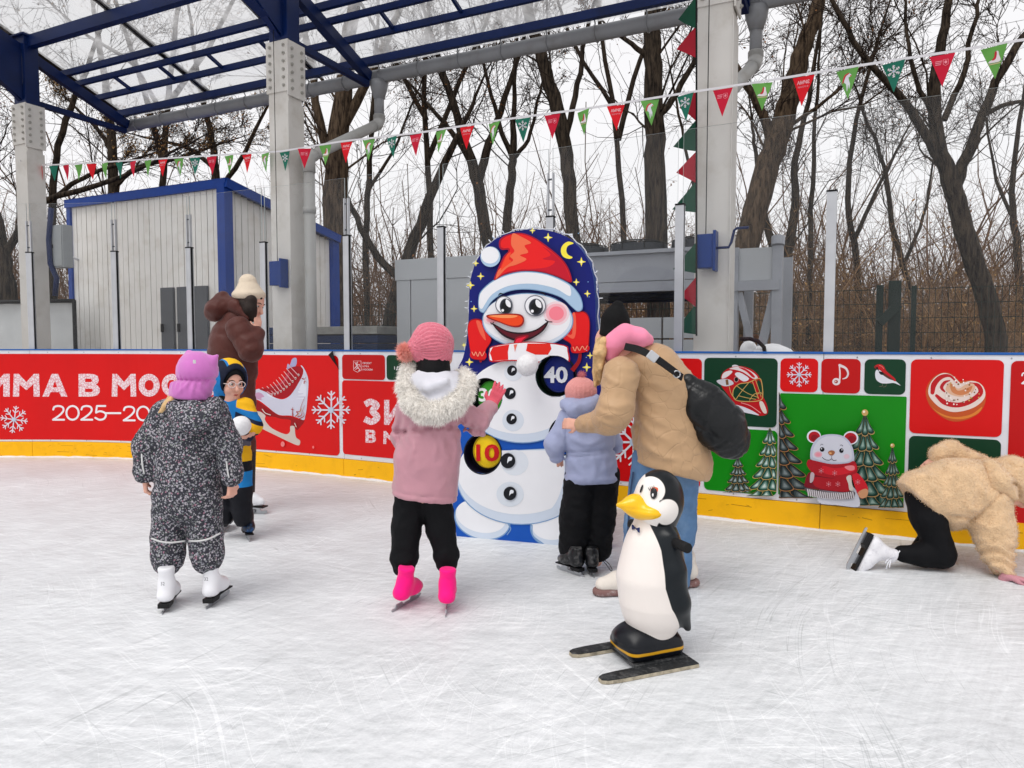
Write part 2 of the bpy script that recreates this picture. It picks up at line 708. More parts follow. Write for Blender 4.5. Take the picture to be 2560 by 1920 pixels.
_edge = [wall_xy(s, -0.03) for s in np.linspace(0.2, W_S[-1] - 0.05, 60)]
_pts = [Vector((x, y, 0)) for x, y in _edge] + [Vector((9, 1, 0)), Vector((9, -8, 0)), Vector((-11, -8, 0)), Vector((-11, 6.5, 0))]
ice = mesh_obj('ice_rink_surface', _pts, [tuple(t) for t in tessellate_polygon([_pts])], ice_material())
for _p in ice.data.polygons:
    if _p.normal.z < 0:
        _p.flip()
tag(ice, 'white grooved ice of the rink', None, None, 'structure')

M_litter = mat('leaf_litter_ground', (96, 80, 62), rough=0.95, var=0.45, scale=6, bump=0.8, bscale=30, dirt=(150, 140, 128), dscale=1.2, damount=0.6)
gr = mesh_obj('ground', [(-150, -60, -0.05), (150, -60, -0.05), (150, 220, -0.05), (-150, 220, -0.05)], [(0, 1, 2, 3)], M_litter)
tag(gr, 'leaf covered ground around the rink', None, None, 'structure')

# snow shaved up against the kick plate
M_snow = mat('shaved_snow', (232, 233, 236), rough=0.9, var=0.06, bump=0.5, bscale=90)
vs, fs = [], []
ss = np.linspace(1.0, W_S[-1] - 0.6, 260)
for i, s in enumerate(ss):
    w = 0.02 + 0.022 * (0.5 + 0.5 * math.sin(i * 1.7) * math.sin(i * 0.53)) + random.random() * 0.012
    h = 0.010 + random.random() * 0.012
    for o, z in ((0.0, h), (w * 0.5, h * 0.7), (w, -0.002)):
        x, y = wall_xy(s, o)
        vs.append((x, y, z))
for i in range(len(ss) - 1):
    for j in range(2):
        a = 3 * i + j
        fs.append((a, a + 1, a + 4, a + 3))
tag(mesh_obj('snow_ridge', vs, fs, M_snow, None, True), 'thin ridge of shaved snow along the yellow kick plate', None, None, 'stuff')

# ---------------------------------------------------------------- rink boards
M_white = mat('white_board_plastic', (226, 227, 233), rough=0.42, var=0.04, scale=4, dirt=(190, 190, 196), dscale=5, damount=0.35)
M_yellow = mat('yellow_kick_plate', (255, 190, 6), rough=0.4, var=0.04, scale=5, dirt=(222, 158, 8), dscale=9, damount=0.5, bump=0.08, bscale=40)
M_blue_rail = mat('blue_top_rail', (38, 98, 176), rough=0.4, var=0.08)
BOARD_TOP = 1.203
KICK = 0.172
j_px = [83, 861, 1369, 2054]
j_s = [0.6] + [wall_s(p, 1130) for p in j_px] + [W_S[-1] - 0.3]
b_lab = ['white rink board behind the start of the red lettering at the left edge',
         'curved rink board carrying the long red banner with the skate',
         'rink board behind the girl in pink and the snowman target',
         'rink board behind the woman in the beige coat and the goalie mask picture',
         'rink board behind the crawling child at the right edge']
for i in range(5):
    s0, s1 = j_s[i] + 0.002, j_s[i + 1] - 0.002
    x, y = wall_xy((s0 + s1) / 2, -0.04)
    t = thing('rink_board', b_lab[i], 'rink board', (x, y, 0), 0, 'boards around the ice')
    a = MB(); wall_strip(a, s0, s1, KICK + 0.003, BOARD_TOP - 0.016, -0.09, 0.0); a.build('face_panel', M_white, t)
    a = MB(); wall_strip(a, s0, s1, 0.001, KICK, -0.09, 0.012); a.build('kick_plate', M_yellow, t)
    a = MB(); wall_strip(a, s0, s1, BOARD_TOP - 0.014, BOARD_TOP, -0.10, 0.008); a.build('top_rail', M_blue_rail, t)
    mb = MB()
    for s in np.arange(s0 + 0.2, s1 - 0.1, 0.42):
        for z in (BOARD_TOP - 0.035, KICK + 0.02):
            x, y = wall_xy(s, 0.0)
            mb.sphere((x, y, z), 0.006, 6, 4)
    mk = MB()
    for _ in range(int((s1 - s0) * 11)):
        s_a = random.uniform(s0 + .05, s1 - .3); ln_ = random.choice((0.01, 0.02, 0.03, 0.06, 0.14)); z_a = random.uniform(0.02, 0.15); dz_ = random.uniform(-.01, .01); w_ = random.uniform(.0008, .002)
        q_ = []
        for k_ in (0, 1):
            x, y = wall_xy(s_a + ln_ * k_, 0.0128)
            q_ += [Vector((x, y, z_a + dz_ * k_ - w_)), Vector((x, y, z_a + dz_ * k_ + w_))]
        mk._add(q_, [(0, 1, 3, 2)])
    mk.build('scuff_marks', mat('scuff_brown', (170, 118, 14), rough=0.7), t)['kind'] = 'stuff'
    mb.build('screw_heads', mat('screw_grey', (170, 172, 178), rough=0.4, metal=0.6), t, True)['kind'] = 'stuff'

# ---------------------------------------------------------------- glass panes and posts on the boards
def glass_material(name, tint=(0.93, 0.95, 0.95), haze=0.035, refl=1.0):
    m = bpy.data.materials.new(name)
    m.use_nodes = True
    nt = m.node_tree
    nt.nodes.remove(nt.nodes['Principled BSDF'])
    out = nt.nodes['Material Output']
    tr = N(nt, 'ShaderNodeBsdfTransparent'); tr.inputs[0].default_value = (*tint, 1)
    gl = N(nt, 'ShaderNodeBsdfGlossy'); gl.inputs['Roughness'].default_value = 0.03
    df = N(nt, 'ShaderNodeBsdfDiffuse'); df.inputs[0].default_value = (0.85, 0.86, 0.87, 1)
    fr = N(nt, 'ShaderNodeLayerWeight'); fr.inputs[0].default_value = 0.5
    pw = N(nt, 'ShaderNodeMath', operation='POWER'); pw.inputs[1].default_value = 4.0
    nt.links.new(fr.outputs['Facing'], pw.inputs[0])
    mu = N(nt, 'ShaderNodeMath', operation='MULTIPLY_ADD'); mu.inputs[1].default_value = 0.45 * refl; mu.inputs[2].default_value = 0.035 * refl
    nt.links.new(pw.outputs[0], mu.inputs[0])
    m1 = N(nt, 'ShaderNodeMixShader'); m2 = N(nt, 'ShaderNodeMixShader')
    tc = N(nt, 'ShaderNodeTexCoord')
    nz = N(nt, 'ShaderNodeTexNoise'); nz.inputs['Scale'].default_value = 3; nz.inputs['Detail'].default_value = 8; nz.inputs['Roughness'].default_value = 0.7
    nt.links.new(tc.outputs['Object'], nz.inputs['Vector'])
    mr = N(nt, 'ShaderNodeMapRange'); mr.inputs[1].default_value = 0.45; mr.inputs[2].default_value = 0.8; mr.inputs[3].default_value = haze * 0.4; mr.inputs[4].default_value = haze * 2.5
    nt.links.new(nz.outputs[0], mr.inputs[0])
    nt.links.new(mr.outputs[0], m1.inputs[0])
    nt.links.new(tr.outputs[0], m1.inputs[1]); nt.links.new(df.outputs[0], m1.inputs[2])
    nt.links.new(mu.outputs[0], m2.inputs[0])
    nt.links.new(m1.outputs[0], m2.inputs[1]); nt.links.new(gl.outputs[0], m2.inputs[2])
    nt.links.new(m2.outputs[0], out.inputs[0])
    return m

M_glass = glass_material('rink_glass', (0.985, 0.988, 0.988), haze=0.005, refl=0.42)
M_edge = mat('glass_edge', (196, 205, 205), rough=0.3, var=0.02)
M_alu = mat('anodised_aluminium', (196, 198, 202), rough=0.38, metal=0.55, var=0.06)
M_alu_dk = mat('aluminium_groove', (86, 90, 96), rough=0.5, metal=0.4)
M_black_rubber = mat('black_rubber', (22, 22, 24), rough=0.7)
post_px = [75, 285, 470, 655, 862, 1097, 1369, 1692, 2070]
GL_OFF = -0.05
post_lab = ['post at the far left in front of the grey box', 'second post from the left, in front of the white shed', 'post just left of the woman in the brown coat',
            'post behind the woman in the brown coat', 'tall post above the peeling banner corner', 'post above the girl in the pink hat', 'post rising behind the top of the snowman target',
            'post left of the right steel column', 'bare thick post standing right of the last steel column']
ext = {0, 1, 2, 4, 6}
post_s = []
for i, p in enumerate(post_px):
    s = wall_s(p, 870)
    post_s.append(s)
    x, y = wall_xy(s, GL_OFF)
    x2, y2 = wall_xy(s + 0.05, GL_OFF)
    rz = math.atan2(y2 - y, x2 - x)
    R = Matrix.Rotation(rz, 3, 'Z')
    t = thing('glass_post', 'aluminium ' + post_lab[i], 'post', (x, y, BOARD_TOP), rz, 'posts that hold the rink glass')
    zc = BOARD_TOP + 0.53
    a = MB(); a.box((x, y, zc), (0.034, 0.044, 1.06), R)
    for sx in (-1, 1):
        for sy in (-1, 1):
            a.box(Vector((x, y, zc)) + R @ Vector((sx * 0.024, sy * 0.019, 0)), (0.014, 0.008, 1.06), R)
    a.build('profile', M_alu, t)
    a = MB()
    for sx in (-1, 1):
        a.box(Vector((x, y, zc)) + R @ Vector((sx * 0.0215, 0, 0)), (0.009, 0.0295, 1.058), R)
    a.build('gasket', M_black_rubber, t)
    a = MB(); a.box((x, y, BOARD_TOP + 1.066), (0.068, 0.052, 0.012), R); a.build('cap', M_black_rubber, t)
    if i in ext:
        a = MB()
        for sx in (-1, 1):
            a.box(Vector((x, y, BOARD_TOP + 1.07 + 0.17)) + R @ Vector((sx * 0.022, 0, 0)), (0.010, 0.03, 0.34), R)
        a.build('extension_bracket', M_alu, t)
        for zz in (1.12, 1.36):
            a = MB(); a.box(Vector((x, y, BOARD_TOP + zz)), (0.036, 0.012, 0.012), R); a.build('clamp', M_alu_dk, t)
pane_lab = ['left of every post, over the start of the red banner', 'in front of the grey electrical box', 'in front of the white shed wall', 'in front of the dark grey shed door',
            'beside the woman in the brown coat', 'in front of the blue plank stacks', 'in front of the grey cabinet of the cooling unit', 'behind the snowman target and the black hat',
            'in front of the right steel column', 'right of the last post, in front of the mesh fence']
ps = [max(0.7, post_s[0] - 1.6)] + post_s + [min(W_S[-1] - 0.4, post_s[-1] + 2.4)]
for i in range(len(ps) - 1):
    s0, s1 = ps[i] + 0.019, ps[i + 1] - 0.019
    n = max(2, int((s1 - s0) / 0.15))
    z0, z1 = BOARD_TOP + 0.004, BOARD_TOP + 1.60
    vs, fs, mi = [], [], []
    for k in range(n + 1):
        s = s0 + (s1 - s0) * k / n
        for o, z in ((GL_OFF + 0.005, z0), (GL_OFF + 0.005, z1), (GL_OFF - 0.005, z1), (GL_OFF - 0.005, z0)):
            xx, yy = wall_xy(s, o)
            vs.append((xx, yy, z))
    for k in range(n):
        a, b = 4 * k, 4 * k + 4
        for j in range(4):
            q = (j + 1) % 4
            fs.append((a + j, b + j, b + q, a + q)); mi.append(1 if j in (1, 3) else 0)
    fs += [(0, 1, 2, 3), (4 * n + 3, 4 * n + 2, 4 * n + 1, 4 * n)]; mi += [1, 1]
    o = mesh_obj('protective_glass', vs, fs, [M_glass, M_edge], None, False, mi)
    tag(o, 'clear rink glass pane ' + pane_lab[i], 'glass pane', 'glass panes above the boards')
# ================================================================ COLUMNS, CANOPY, GUTTER
C0 = Vector((1.67, 6.0, 0))
CD = Vector((-0.9, 0.436, 0)).normalized()       # along the row of columns, to the left
CO = Vector((0.436, 0.9, 0)).normalized()        # outwards, away from the ice
BAY = 4.6
CRZ = math.atan2(CD.y, CD.x)
RC = Matrix((CD, CO, Vector((0, 0, 1)))).transposed()

def cp(k, L, z):
    """k bays along the row, L metres outward, height z"""
    return C0 + CD * (BAY * k) + CO * L + Vector((0, 0, z))

def roof_z(L):
    return 5.36 - 0.37 * L

M_colgrey = mat('grey_painted_steel', (216, 213, 208), rough=0.55, var=0.05, scale=3, dirt=(160, 150, 134), dscale=2.2, damount=0.5, bump=0.05, bscale=30)
M_blue = mat('blue_painted_steel', (5, 30, 80), rough=0.42, var=0.12, scale=3, dirt=(8, 22, 56), dscale=2.5, damount=0.6)
M_blackbar = mat('black_joint_bar', (16, 17, 22), rough=0.5)
M_bolt = mat('galvanised_bolt', (178, 176, 170), rough=0.45, metal=0.4)
bolt_me = None
def bolt_at(p, nrm, parent):
    global bolt_me
    if bolt_me is None:
        a = MB(); a.tube([(0, 0, 0), (0, 0, 0.014)], 0.019, 6); a.tube([(0, 0, 0.014), (0, 0, 0.024)], 0.010, 6)
        o = a.build('bolt', M_bolt, None); bolt_me = o.data
        COL.objects.unlink(o); bpy.data.objects.remove(o)
    o = bpy.data.objects.new('bolt', bolt_me)
    COL.objects.link(o)
    o.parent = parent
    o.location = p
    o.rotation_euler = Vector(nrm).to_track_quat('Z', 'Y').to_euler()
    return o

col_lab = ['grey steel column with the blue crank winch, right of the snowman target', 'grey steel column in the middle with the bent downpipe beside it', 'grey steel column at the left edge with an electrical box']
CW, CDp = 0.28, 0.21
for k in range(3):
    b = cp(k, 0, 0)
    t = thing('steel_column', col_lab[k], 'column', b, CRZ, 'columns that carry the canopy')
    a = MB(); a.box(cp(k, 0, 2.1 - 0.05), (CW, CDp, 4.3), RC)
    a.build('lower_shaft', M_colgrey, t, bevel=0.006)
    a = MB(); a.box(cp(k, 0, 4.2 + 0.62), (CW - 0.02, CDp - 0.02, 1.24), RC)
    a.build('upper_shaft', M_blue, t, bevel=0.006)
    # seam plate on the side flange
    a = MB(); a.box(cp(k, 0, 0) - CD * (CW / 2 + 0.004) + Vector((0, 0, 1.9)), (0.008, CDp + 0.03, 3.9), RC); a.build('side_flange', M_colgrey, t)
    for (ax, off, w, nb) in ((CO, -(CDp / 2 + 0.008), CW + 0.03, 2), (-CD, CW / 2 + 0.016, CDp + 0.06, 2)):
        if ax is CO:
            c = cp(k, off, 4.23); size = (w, 0.016, 0.54); nrm = -CO; side = CD
        else:
            c = cp(k, 0, 4.20) - CD * off; size = (0.016, w, 0.58); nrm = -CD; side = CO
        a = MB(); a.box(c, size, RC); pl = a.build('splice_plate', M_colgrey, t, bevel=0.003)
        for r in range(6):
            for q in (-1, 1):
                bolt_at(c + side * (q * (w / 2 - 0.06)) + Vector((0, 0, -0.21 + 0.084 * r)) + nrm * 0.008, nrm, pl)
    # steel brackets at the head
    a = MB(); a.box(cp(k, 0, 5.40), (CW + 0.06, CDp + 0.06, 0.02), RC); a.build('head_plate', M_blue, t)

# canopy frame
can = thing('canopy', 'blue steel canopy frame roofed with clear plastic sheets above the boards', 'canopy', cp(1, 0, 5.4))
LIN, LOUT = -4.2, 1.46
for k in (-1, 0, 1, 2):
    a = MB(); a.bar(cp(k, LIN, roof_z(LIN) - 0.17), cp(k, LOUT + 0.03, roof_z(LOUT) - 0.17), 0.09, 0.13); a.build('rafter', M_blue, can)
    a = MB(); a.bar(cp(k, 0.1, 4.57), cp(k, LOUT, roof_z(LOUT) - 0.27), 0.07, 0.07); a.build('brace', M_blue, can)
    a = MB(); a.bar(cp(k, -0.1, 4.70), cp(k, LIN, 5.95), 0.12, 0.13); a.build('bottom_chord', M_blue, can)
    a = MB(); a.bar(cp(k, -0.05, 4.55), cp(k, -1.5, 5.72), 0.07, 0.08); a.build('knee_brace', M_blue, can)
    a = MB(); a.bar(cp(k, -1.3, 5.02), cp(k, -1.3, 5.75), 0.07, 0.07); a.bar(cp(k, -1.3, 5.1), cp(k, -2.6, 6.2), 0.06, 0.06); a.build('web', M_blue, can)
    poly = [cp(k, -0.1, 4.55), cp(k, -0.1, 5.2), cp(k, -0.55, 5.3), cp(k, -0.5, 4.8)]
    a = MB(); a.prism([p - CD * 0.075 for p in poly], (0, 0, 0), CD * 0.012); a.build('gusset', M_blue, can)
purl = [(-3.6, .08, .09), (-2.9, .08, .09), (-2.2, .08, .09), (-1.5, .08, .09), (-0.75, .08, .09), (0.0, .10, .15), (0.56, .06, .08), (0.76, .05, .07), (1.06, .05, .075), (1.42, .07, .095)]
for L, w, h in purl:
    a = MB(); a.bar(cp(-1.2, L, roof_z(L) - 0.03), cp(2.0 + (0.02 if L > 0 else 0.6), L, roof_z(L) - 0.03), w, h); a.build('purlin', M_blue, can)
for t_ in np.arange(-0.95, 2.0, 0.2):
    a = MB(); a.bar(cp(t_, 0.77, roof_z(0.77) - 0.02), cp(t_, 1.05, roof_z(1.05) - 0.02), 0.035, 0.04); a.build('vent_bar', M_blue, can)
bars = [2 - 0.387 + 0.42 * i for i in range(-1, 7)]
for b_ in bars:
    if b_ > 2.05:
        continue
    a = MB(); a.bar(cp(b_, LIN, roof_z(LIN) + 0.055), cp(b_, 1.60, roof_z(1.60) + 0.055), 0.10, 0.03); a.build('joint_bar', M_blackbar, can)

def sheet_material():
    m = bpy.data.materials.new('dirty_clear_sheet')
    m.use_nodes = True
    nt = m.node_tree
    nt.nodes.remove(nt.nodes['Principled BSDF'])
    out = nt.nodes['Material Output']
    L = nt.links.new
    tr = N(nt, 'ShaderNodeBsdfTransparent'); tr.inputs[0].default_value = (0.84, 0.85, 0.85, 1)
    tl = N(nt, 'ShaderNodeBsdfTranslucent'); tl.inputs[0].default_value = (0.88, 0.88, 0.89, 1)
    df = N(nt, 'ShaderNodeBsdfDiffuse'); df.inputs[0].default_value = (0.8, 0.8, 0.81, 1)
    gl = N(nt, 'ShaderNodeBsdfGlossy'); gl.inputs['Roughness'].default_value = 0.12
    tc = N(nt, 'ShaderNodeTexCoord')
    nz = N(nt, 'ShaderNodeTexNoise'); nz.inputs['Scale'].default_value = 2.2; nz.inputs['Detail'].default_value = 9; nz.inputs['Roughness'].default_value = 0.72; nz.inputs['Distortion'].default_value = 0.8
    L(tc.outputs['Object'], nz.inputs['Vector'])
    mr = N(nt, 'ShaderNodeMapRange'); mr.inputs[1].default_value = 0.38; mr.inputs[2].default_value = 0.72; mr.inputs[3].default_value = 0.22; mr.inputs[4].default_value = 0.78
    L(nz.outputs[0], mr.inputs[0])
    mt = N(nt, 'ShaderNodeMixShader'); mt.inputs[0].default_value = 0.3
    L(tl.outputs[0], mt.inputs[1]); L(df.outputs[0], mt.inputs[2])
    m1 = N(nt, 'ShaderNodeMixShader')
    L(mr.outputs[0], m1.inputs[0]); L(tr.outputs[0], m1.inputs[1]); L(mt.outputs[0], m1.inputs[2])
    m2 = N(nt, 'ShaderNodeMixShader'); m2.inputs[0].default_value = 0.05
    L(m1.outputs[0], m2.inputs[1]); L(gl.outputs[0], m2.inputs[2])
    L(m2.outputs[0], out.inputs[0])
    return m
M_sheet = sheet_material()
edges = sorted([b for b in bars if b < 2.05] + [-1.15, 2.62])
for i in range(len(edges) - 1):
    k0, k1 = edges[i] + 0.004, edges[i + 1] - 0.004
    lo, hi = LIN, 1.60
    if k0 > 1.9:
        continue
    if k1 > 2.02:
        lo_pts = [(k0, LIN), (2.6, LIN), (2.6, -0.12), (2.02, -0.12), (2.02, hi), (k0, hi)]
    else:
        lo_pts = [(k0, lo), (k1, lo), (k1, hi), (k0, hi)]
    v = [cp(k, L, roof_z(L) + 0.036) for k, L in lo_pts]
    mesh_obj('roof_sheet', v, [tuple(range(len(v)))], M_sheet, can)

# gutter under the eave with its straps
M_pvc = mat('grey_plastic_gutter', (150, 152, 156), rough=0.45, var=0.08, scale=3, dirt=(120, 116, 110), dscale=4, damount=0.5)
M_pipe = mat('pale_grey_downpipe', (176, 176, 174), rough=0.45, var=0.05, scale=3, dirt=(140, 130, 118), dscale=3, damount=0.5)
GZ = roof_z(1.6) - 0.10
gut = thing('gutter', 'long grey round gutter hung under the canopy edge', 'gutter', cp(1, 1.58, GZ))
a = MB(); a.tube([cp(k, 1.58, GZ) for k in np.linspace(2.03, -1.2, 14)], 0.085, 14); a.build('trough', M_pvc, gut, True)
for k in np.arange(1.97, -1.1, -0.125):
    a = MB()
    pts = [cp(k, 1.58 + 0.092 * math.cos(q), GZ + 0.092 * math.sin(q)) for q in np.linspace(math.radians(120), math.radians(395), 12)]
    pts = [cp(k, 1.44, roof_z(1.44) + 0.045)] + pts
    a.tube(pts, 0.008, 5); a.build('strap', M_pvc, gut, True)

def downpipe(k, label):
    t = thing('downpipe', label, 'downpipe', cp(k, 0.2, 0), 0, 'rainwater pipes of the canopy')
    top = cp(k - 0.02, 1.58, GZ - 0.06)
    a = MB(); a.tube([top, top - Vector((0, 0, 0.1)), top - Vector((0, 0, 0.22))], [0.12, 0.105, 0.068], 14); a.build('funnel', M_pvc, t, True)
    bend = top - Vector((0, 0, 0.42))
    foot = cp(k, 0, 3.28) - CD * 0.27 + CO * 0.05 if k else cp(k, 0.35, 3.3) + CD * 0.06
    a = MB(); a.tube([top - Vector((0, 0, 0.2)), bend], 0.062, 14); a.build('upper_pipe', M_pvc, t, True)
    el = [bend, bend - Vector((0, 0, 0.07)), bend - Vector((0, 0, 0.11)) + (foot - bend).normalized() * 0.06, bend - Vector((0, 0, 0.1)) + (foot - bend).normalized() * 0.18]
    a = MB(); a.tube(el, 0.071, 14)
    a.build('elbow', M_pipe, t, True)
    for i in range(5):
        p = bend - Vector((0, 0, 0.012 * i + 0.01)); b2 = MB(); b2.tube([p, p - Vector((0, 0, 0.006))], 0.076, 14); b2.build('elbow_ring', M_pipe, t, True)
    a = MB(); a.tube([el[-1], foot], 0.062, 14); a.build('slanted_pipe', M_pipe, t, True)
    f2 = foot - Vector((0, 0, 0.16))
    a = MB(); a.tube([foot + (el[-1] - foot).normalized() * 0.1, foot, foot + (f2 - foot) * 0.5, f2], 0.071, 14); a.build('elbow', M_pipe, t, True)
    a = MB(); a.tube([f2, Vector((f2.x, f2.y, 0))], 0.062, 14); a.build('lower_pipe', M_pipe, t, True)
    a = MB(); a.tube([Vector((f2.x, f2.y, 2.75)), Vector((f2.x, f2.y, 2.68))], 0.070, 14); a.build('collar', M_pipe, t, True)
    return t
downpipe(1, 'bent grey downpipe beside the middle column')
downpipe(0, 'bent grey downpipe beside the right column')
# ================================================================ BANNERS on the boards
RED, RED2 = (214, 4, 6), (190, 3, 5)
DKG, GRN = (3, 56, 32), (4, 134, 4)
WHT, PNK = (236, 234, 238), (240, 214, 218)

def letter_material():
    m = bpy.data.materials.new('patterned_lettering')
    m.use_nodes = True
    nt = m.node_tree
    b = nt.nodes['Principled BSDF']
    tc = N(nt, 'ShaderNodeTexCoord')
    v = N(nt, 'ShaderNodeTexVoronoi', feature='DISTANCE_TO_EDGE')
    v.inputs['Scale'].default_value = 34
    nt.links.new(tc.outputs['Object'], v.inputs['Vector'])
    r = N(nt, 'ShaderNodeMapRange')
    r.inputs[1].default_value, r.inputs[2].default_value = 0.03, 0.12
    nt.links.new(v.outputs['Distance'], r.inputs[0])
    mx = N(nt, 'ShaderNodeMix', data_type='RGBA')
    mx.inputs[6].default_value = lin((222, 140, 150)); mx.inputs[7].default_value = lin((238, 222, 226))
    nt.links.new(r.outputs[0], mx.inputs[0]); nt.links.new(mx.outputs[2], b.inputs['Base Color'])
    b.inputs['Roughness'].default_value = 0.4
    return m
PCOL[(1, 2, 3)] = letter_material()
PATT = (1, 2, 3)

GLY = {
    'И': [[(0, 0), (.25, 0), (.73, .6), (.73, 0), (1, 0), (1, 1), (.75, 1), (.27, .4), (.27, 1), (0, 1)]],
    'М': [[(0, 0), (.23, 0), (.24, .55), (.5, .28), (.76, .55), (.77, 0), (1, 0), (.97, 1), (.78, 1), (.5, .64), (.22, 1), (.03, 1)]],
    'А': [[(0, 0), (.25, 0), (.33, .2), (.67, .2), (.75, 0), (1, 0), (.63, 1), (.37, 1)], [(.41, .4), (.59, .4), (.5, .7)]],
    'В': [[(0, 0), (.62, 0), (.85, .06), (.97, .2), (.96, .36), (.88, .48), (.78, .53), (.88, .6), (.92, .74), (.87, .9), (.72, .98), (.5, 1), (0, 1)],
          [(.3, .2), (.6, .2), (.66, .27), (.6, .35), (.3, .35)], [(.3, .64), (.56, .64), (.62, .71), (.56, .79), (.3, .79)]],
}
def glyph(pr, ch, x, y, w, h, col):
    if ch == 'О':
        pr.poly([ellipse(x + w / 2, y - h / 2, w / 2, h / 2, 0, 32), ellipse(x + w / 2, y - h / 2, w * .21, h * .23, 0, 24)], col)
    elif ch == 'С':
        o = ellipse(x + w / 2, y - h / 2, w / 2, h / 2, 0, 26, 40, 320)
        i = ellipse(x + w / 2, y - h / 2, w * .22, h * .24, 0, 22, 320, 40)
        pr.poly(o + i, col)
    elif ch == 'З':
        q = [(.12, .78), (.42, .88), (.72, .74), (.5, .53), (.76, .3), (.46, .12), (.1, .23)]
        pr.stroke([(x + a * w, y - b * h) for a, b in q], 0.24 * h, col, cap=False)
    else:
        pr.poly([[(x + a * w, y - b * h) for a, b in lp] for lp in GLY[ch]], col)

def snowflake(pr, cx, cy, r, col, core=None, rot=0.0, w=0.085, sy=1.0):
    def pt(a, d):
        a = math.radians(a + rot)
        return (cx + d * math.sin(a), cy - d * sy * math.cos(a))
    for i in range(8 if core == 8 else 6):
        st = 360 / (8 if core == 8 else 6)
        a = i * st
        pr.stroke([pt(a, 0.06 * r), pt(a, r)], w * r, col, smooth=False)
        for d, l in ((.78, .24), (.5, .28)):
            for s in (-1, 1):
                b = pt(a, d * r)
                e = (b[0] + l * r * math.sin(math.radians(a + rot + s * 48)), b[1] - l * r * sy * math.cos(math.radians(a + rot + s * 48)))
                pr.stroke([b, e], w * r * 0.8, col, smooth=False)
    pr.ell(cx, cy, 0.16 * r, 0.16 * r * sy, (190, 206, 226), n=12)

def digits(pr, txt, x, y, w, gap, h, sw, col):
    for ch in txt:
        ww = w
        if ch == '2':
            q = [(.06, .74), (.16, .93), (.5, 1), (.84, .92), (.93, .7), (.75, .45), (.4, .2), (.04, 0)]
            pr.stroke([(x + a * w, y - b * h) for a, b in q], sw, col)
            pr.stroke([(x + .06 * w, y), (x + .98 * w, y)], sw, col, smooth=False)
        elif ch == '0':
            pr.stroke([(x + w * (.5 + .52 * math.cos(t)), y - h * (.5 + .5 * math.sin(t))) for t in np.linspace(0, 2 * math.pi, 17)[:-1]], sw, col, closed=True, k=3)
        elif ch == '5':
            pr.stroke([(x + .88 * w, y - h), (x + .18 * w, y - h)], sw, col, smooth=False)
            pr.stroke([(x + .18 * w, y - h), (x + .1 * w, y - .55 * h)], sw, col, smooth=False)
            q = [(.1, .52), (.45, .62), (.85, .5), (.93, .28), (.75, .06), (.4, 0), (.04, .14)]
            pr.stroke([(x + a * w, y - b * h) for a, b in q], sw, col)
        elif ch == '6':
            q = [(.8, 1), (.4, .62), (.12, .35), (.2, .08), (.5, 0), (.82, .08), (.9, .34), (.7, .56), (.4, .58), (.16, .42)]
            pr.stroke([(x + a * w, y - b * h) for a, b in q], sw, col)
        elif ch == '-':
            ww = w * 1.15
            pr.stroke([(x - .05 * w, y - .5 * h), (x + 1.1 * w, y - .5 * h)], sw, col, smooth=False, cap=False)
        x += ww + gap

# --- long red banner -------------------------------------------------------
BT, BB = 1.150, 0.196
t = thing('banner', 'long red banner with white lettering, 2025 and a big white ice skate', 'banner', WALL.sz(wall_s(400), 0.2, 0.004), 0, 'vinyl banners on the boards')
wall_rrect('red_field', -420, 848, BT, BB, 0.05, RED, t, 0.0035)
s_ = 0.217
pr = Print(WALL, 0, 850, s_)
for ch, x0, x1 in (('И', -160, 115), ('М', 152, 462), ('А', 492, 780), ('В', 908, 1162), ('М', 1290, 1575), ('О', 1600, 1845), ('С', 1868, 2100), ('К', 0, 0)):
    if ch != 'К':
        glyph(pr, ch, x0, 652, x1 - x0, 262, PATT)
glyph(pr, 'З', -470, 655, 270, 262, PATT)
print_text(pr, 'КВЕ', 2140, 652, 800, 262, PATT, bold=0.035)
pr.build('lettering', t)
pr = Print(WALL, 0, 850, s_)
digits(pr, '2025', 608, 918, 136, 27, 158, 22, WHT)
digits(pr, '-', 1225, 922, 160, 0, 160, 22, WHT)
digits(pr, '2026', 1425, 925, 136, 27, 158, 22, WHT)
pr.build('year_digits', t)
pr = Print(WALL, 0, 850, s_); snowflake(pr, 168, 915, 152, (226, 216, 226), rot=8, core=8); pr.build('snowflake', t)
k_ = 0.2049
pr = Print(WALL, 600, 870, k_)
snowflake(pr, 1118, 755, 225, (222, 214, 226), rot=0, core=8); pr.build('snowflake', t)
pr = Print(WALL, 600, 870, k_)
pr.blob([(165, 622), (250, 668), (330, 722), (440, 797), (510, 830), (620, 838), (700, 862), (790, 885), (745, 955), (700, 1000), (665, 965), (618, 950), (620, 880), (500, 862), (420, 838), (330, 832), (240, 780), (175, 780)], (150, 6, 12), 4)
pr.blob([(178, 785), (238, 772), (312, 822), (308, 875), (365, 955), (450, 1010), (565, 1052), (612, 1022), (618, 955), (668, 958), (676, 1035), (690, 1092), (735, 1128), (735, 1172), (712, 1186), (645, 1164), (450, 1070), (222, 952), (205, 870)], (206, 194, 184), 4)
pr.blob([(580, 262), (586, 192), (612, 205), (640, 135), (680, 118), (697, 140), (694, 192), (676, 232), (650, 268)], (170, 168, 206), 4)
pr.blob([(158, 600), (166, 545), (200, 506), (270, 500), (330, 540), (420, 600), (520, 626), (600, 592), (660, 522), (722, 420), (768, 330), (775, 265), (745, 215), (770, 225), (812, 300), (836, 380), (838, 470), (826, 620), (815, 750), (800, 830), (782, 878), (700, 848), (620, 824), (500, 820), (430, 788), (330, 708), (250, 648)], (205, 206, 222), 4)
pr.blob([(340, 560), (450, 622), (560, 640), (680, 560), (760, 430), (800, 340), (815, 480), (790, 640), (660, 720), (480, 720), (380, 650)], (222, 224, 236), 4)
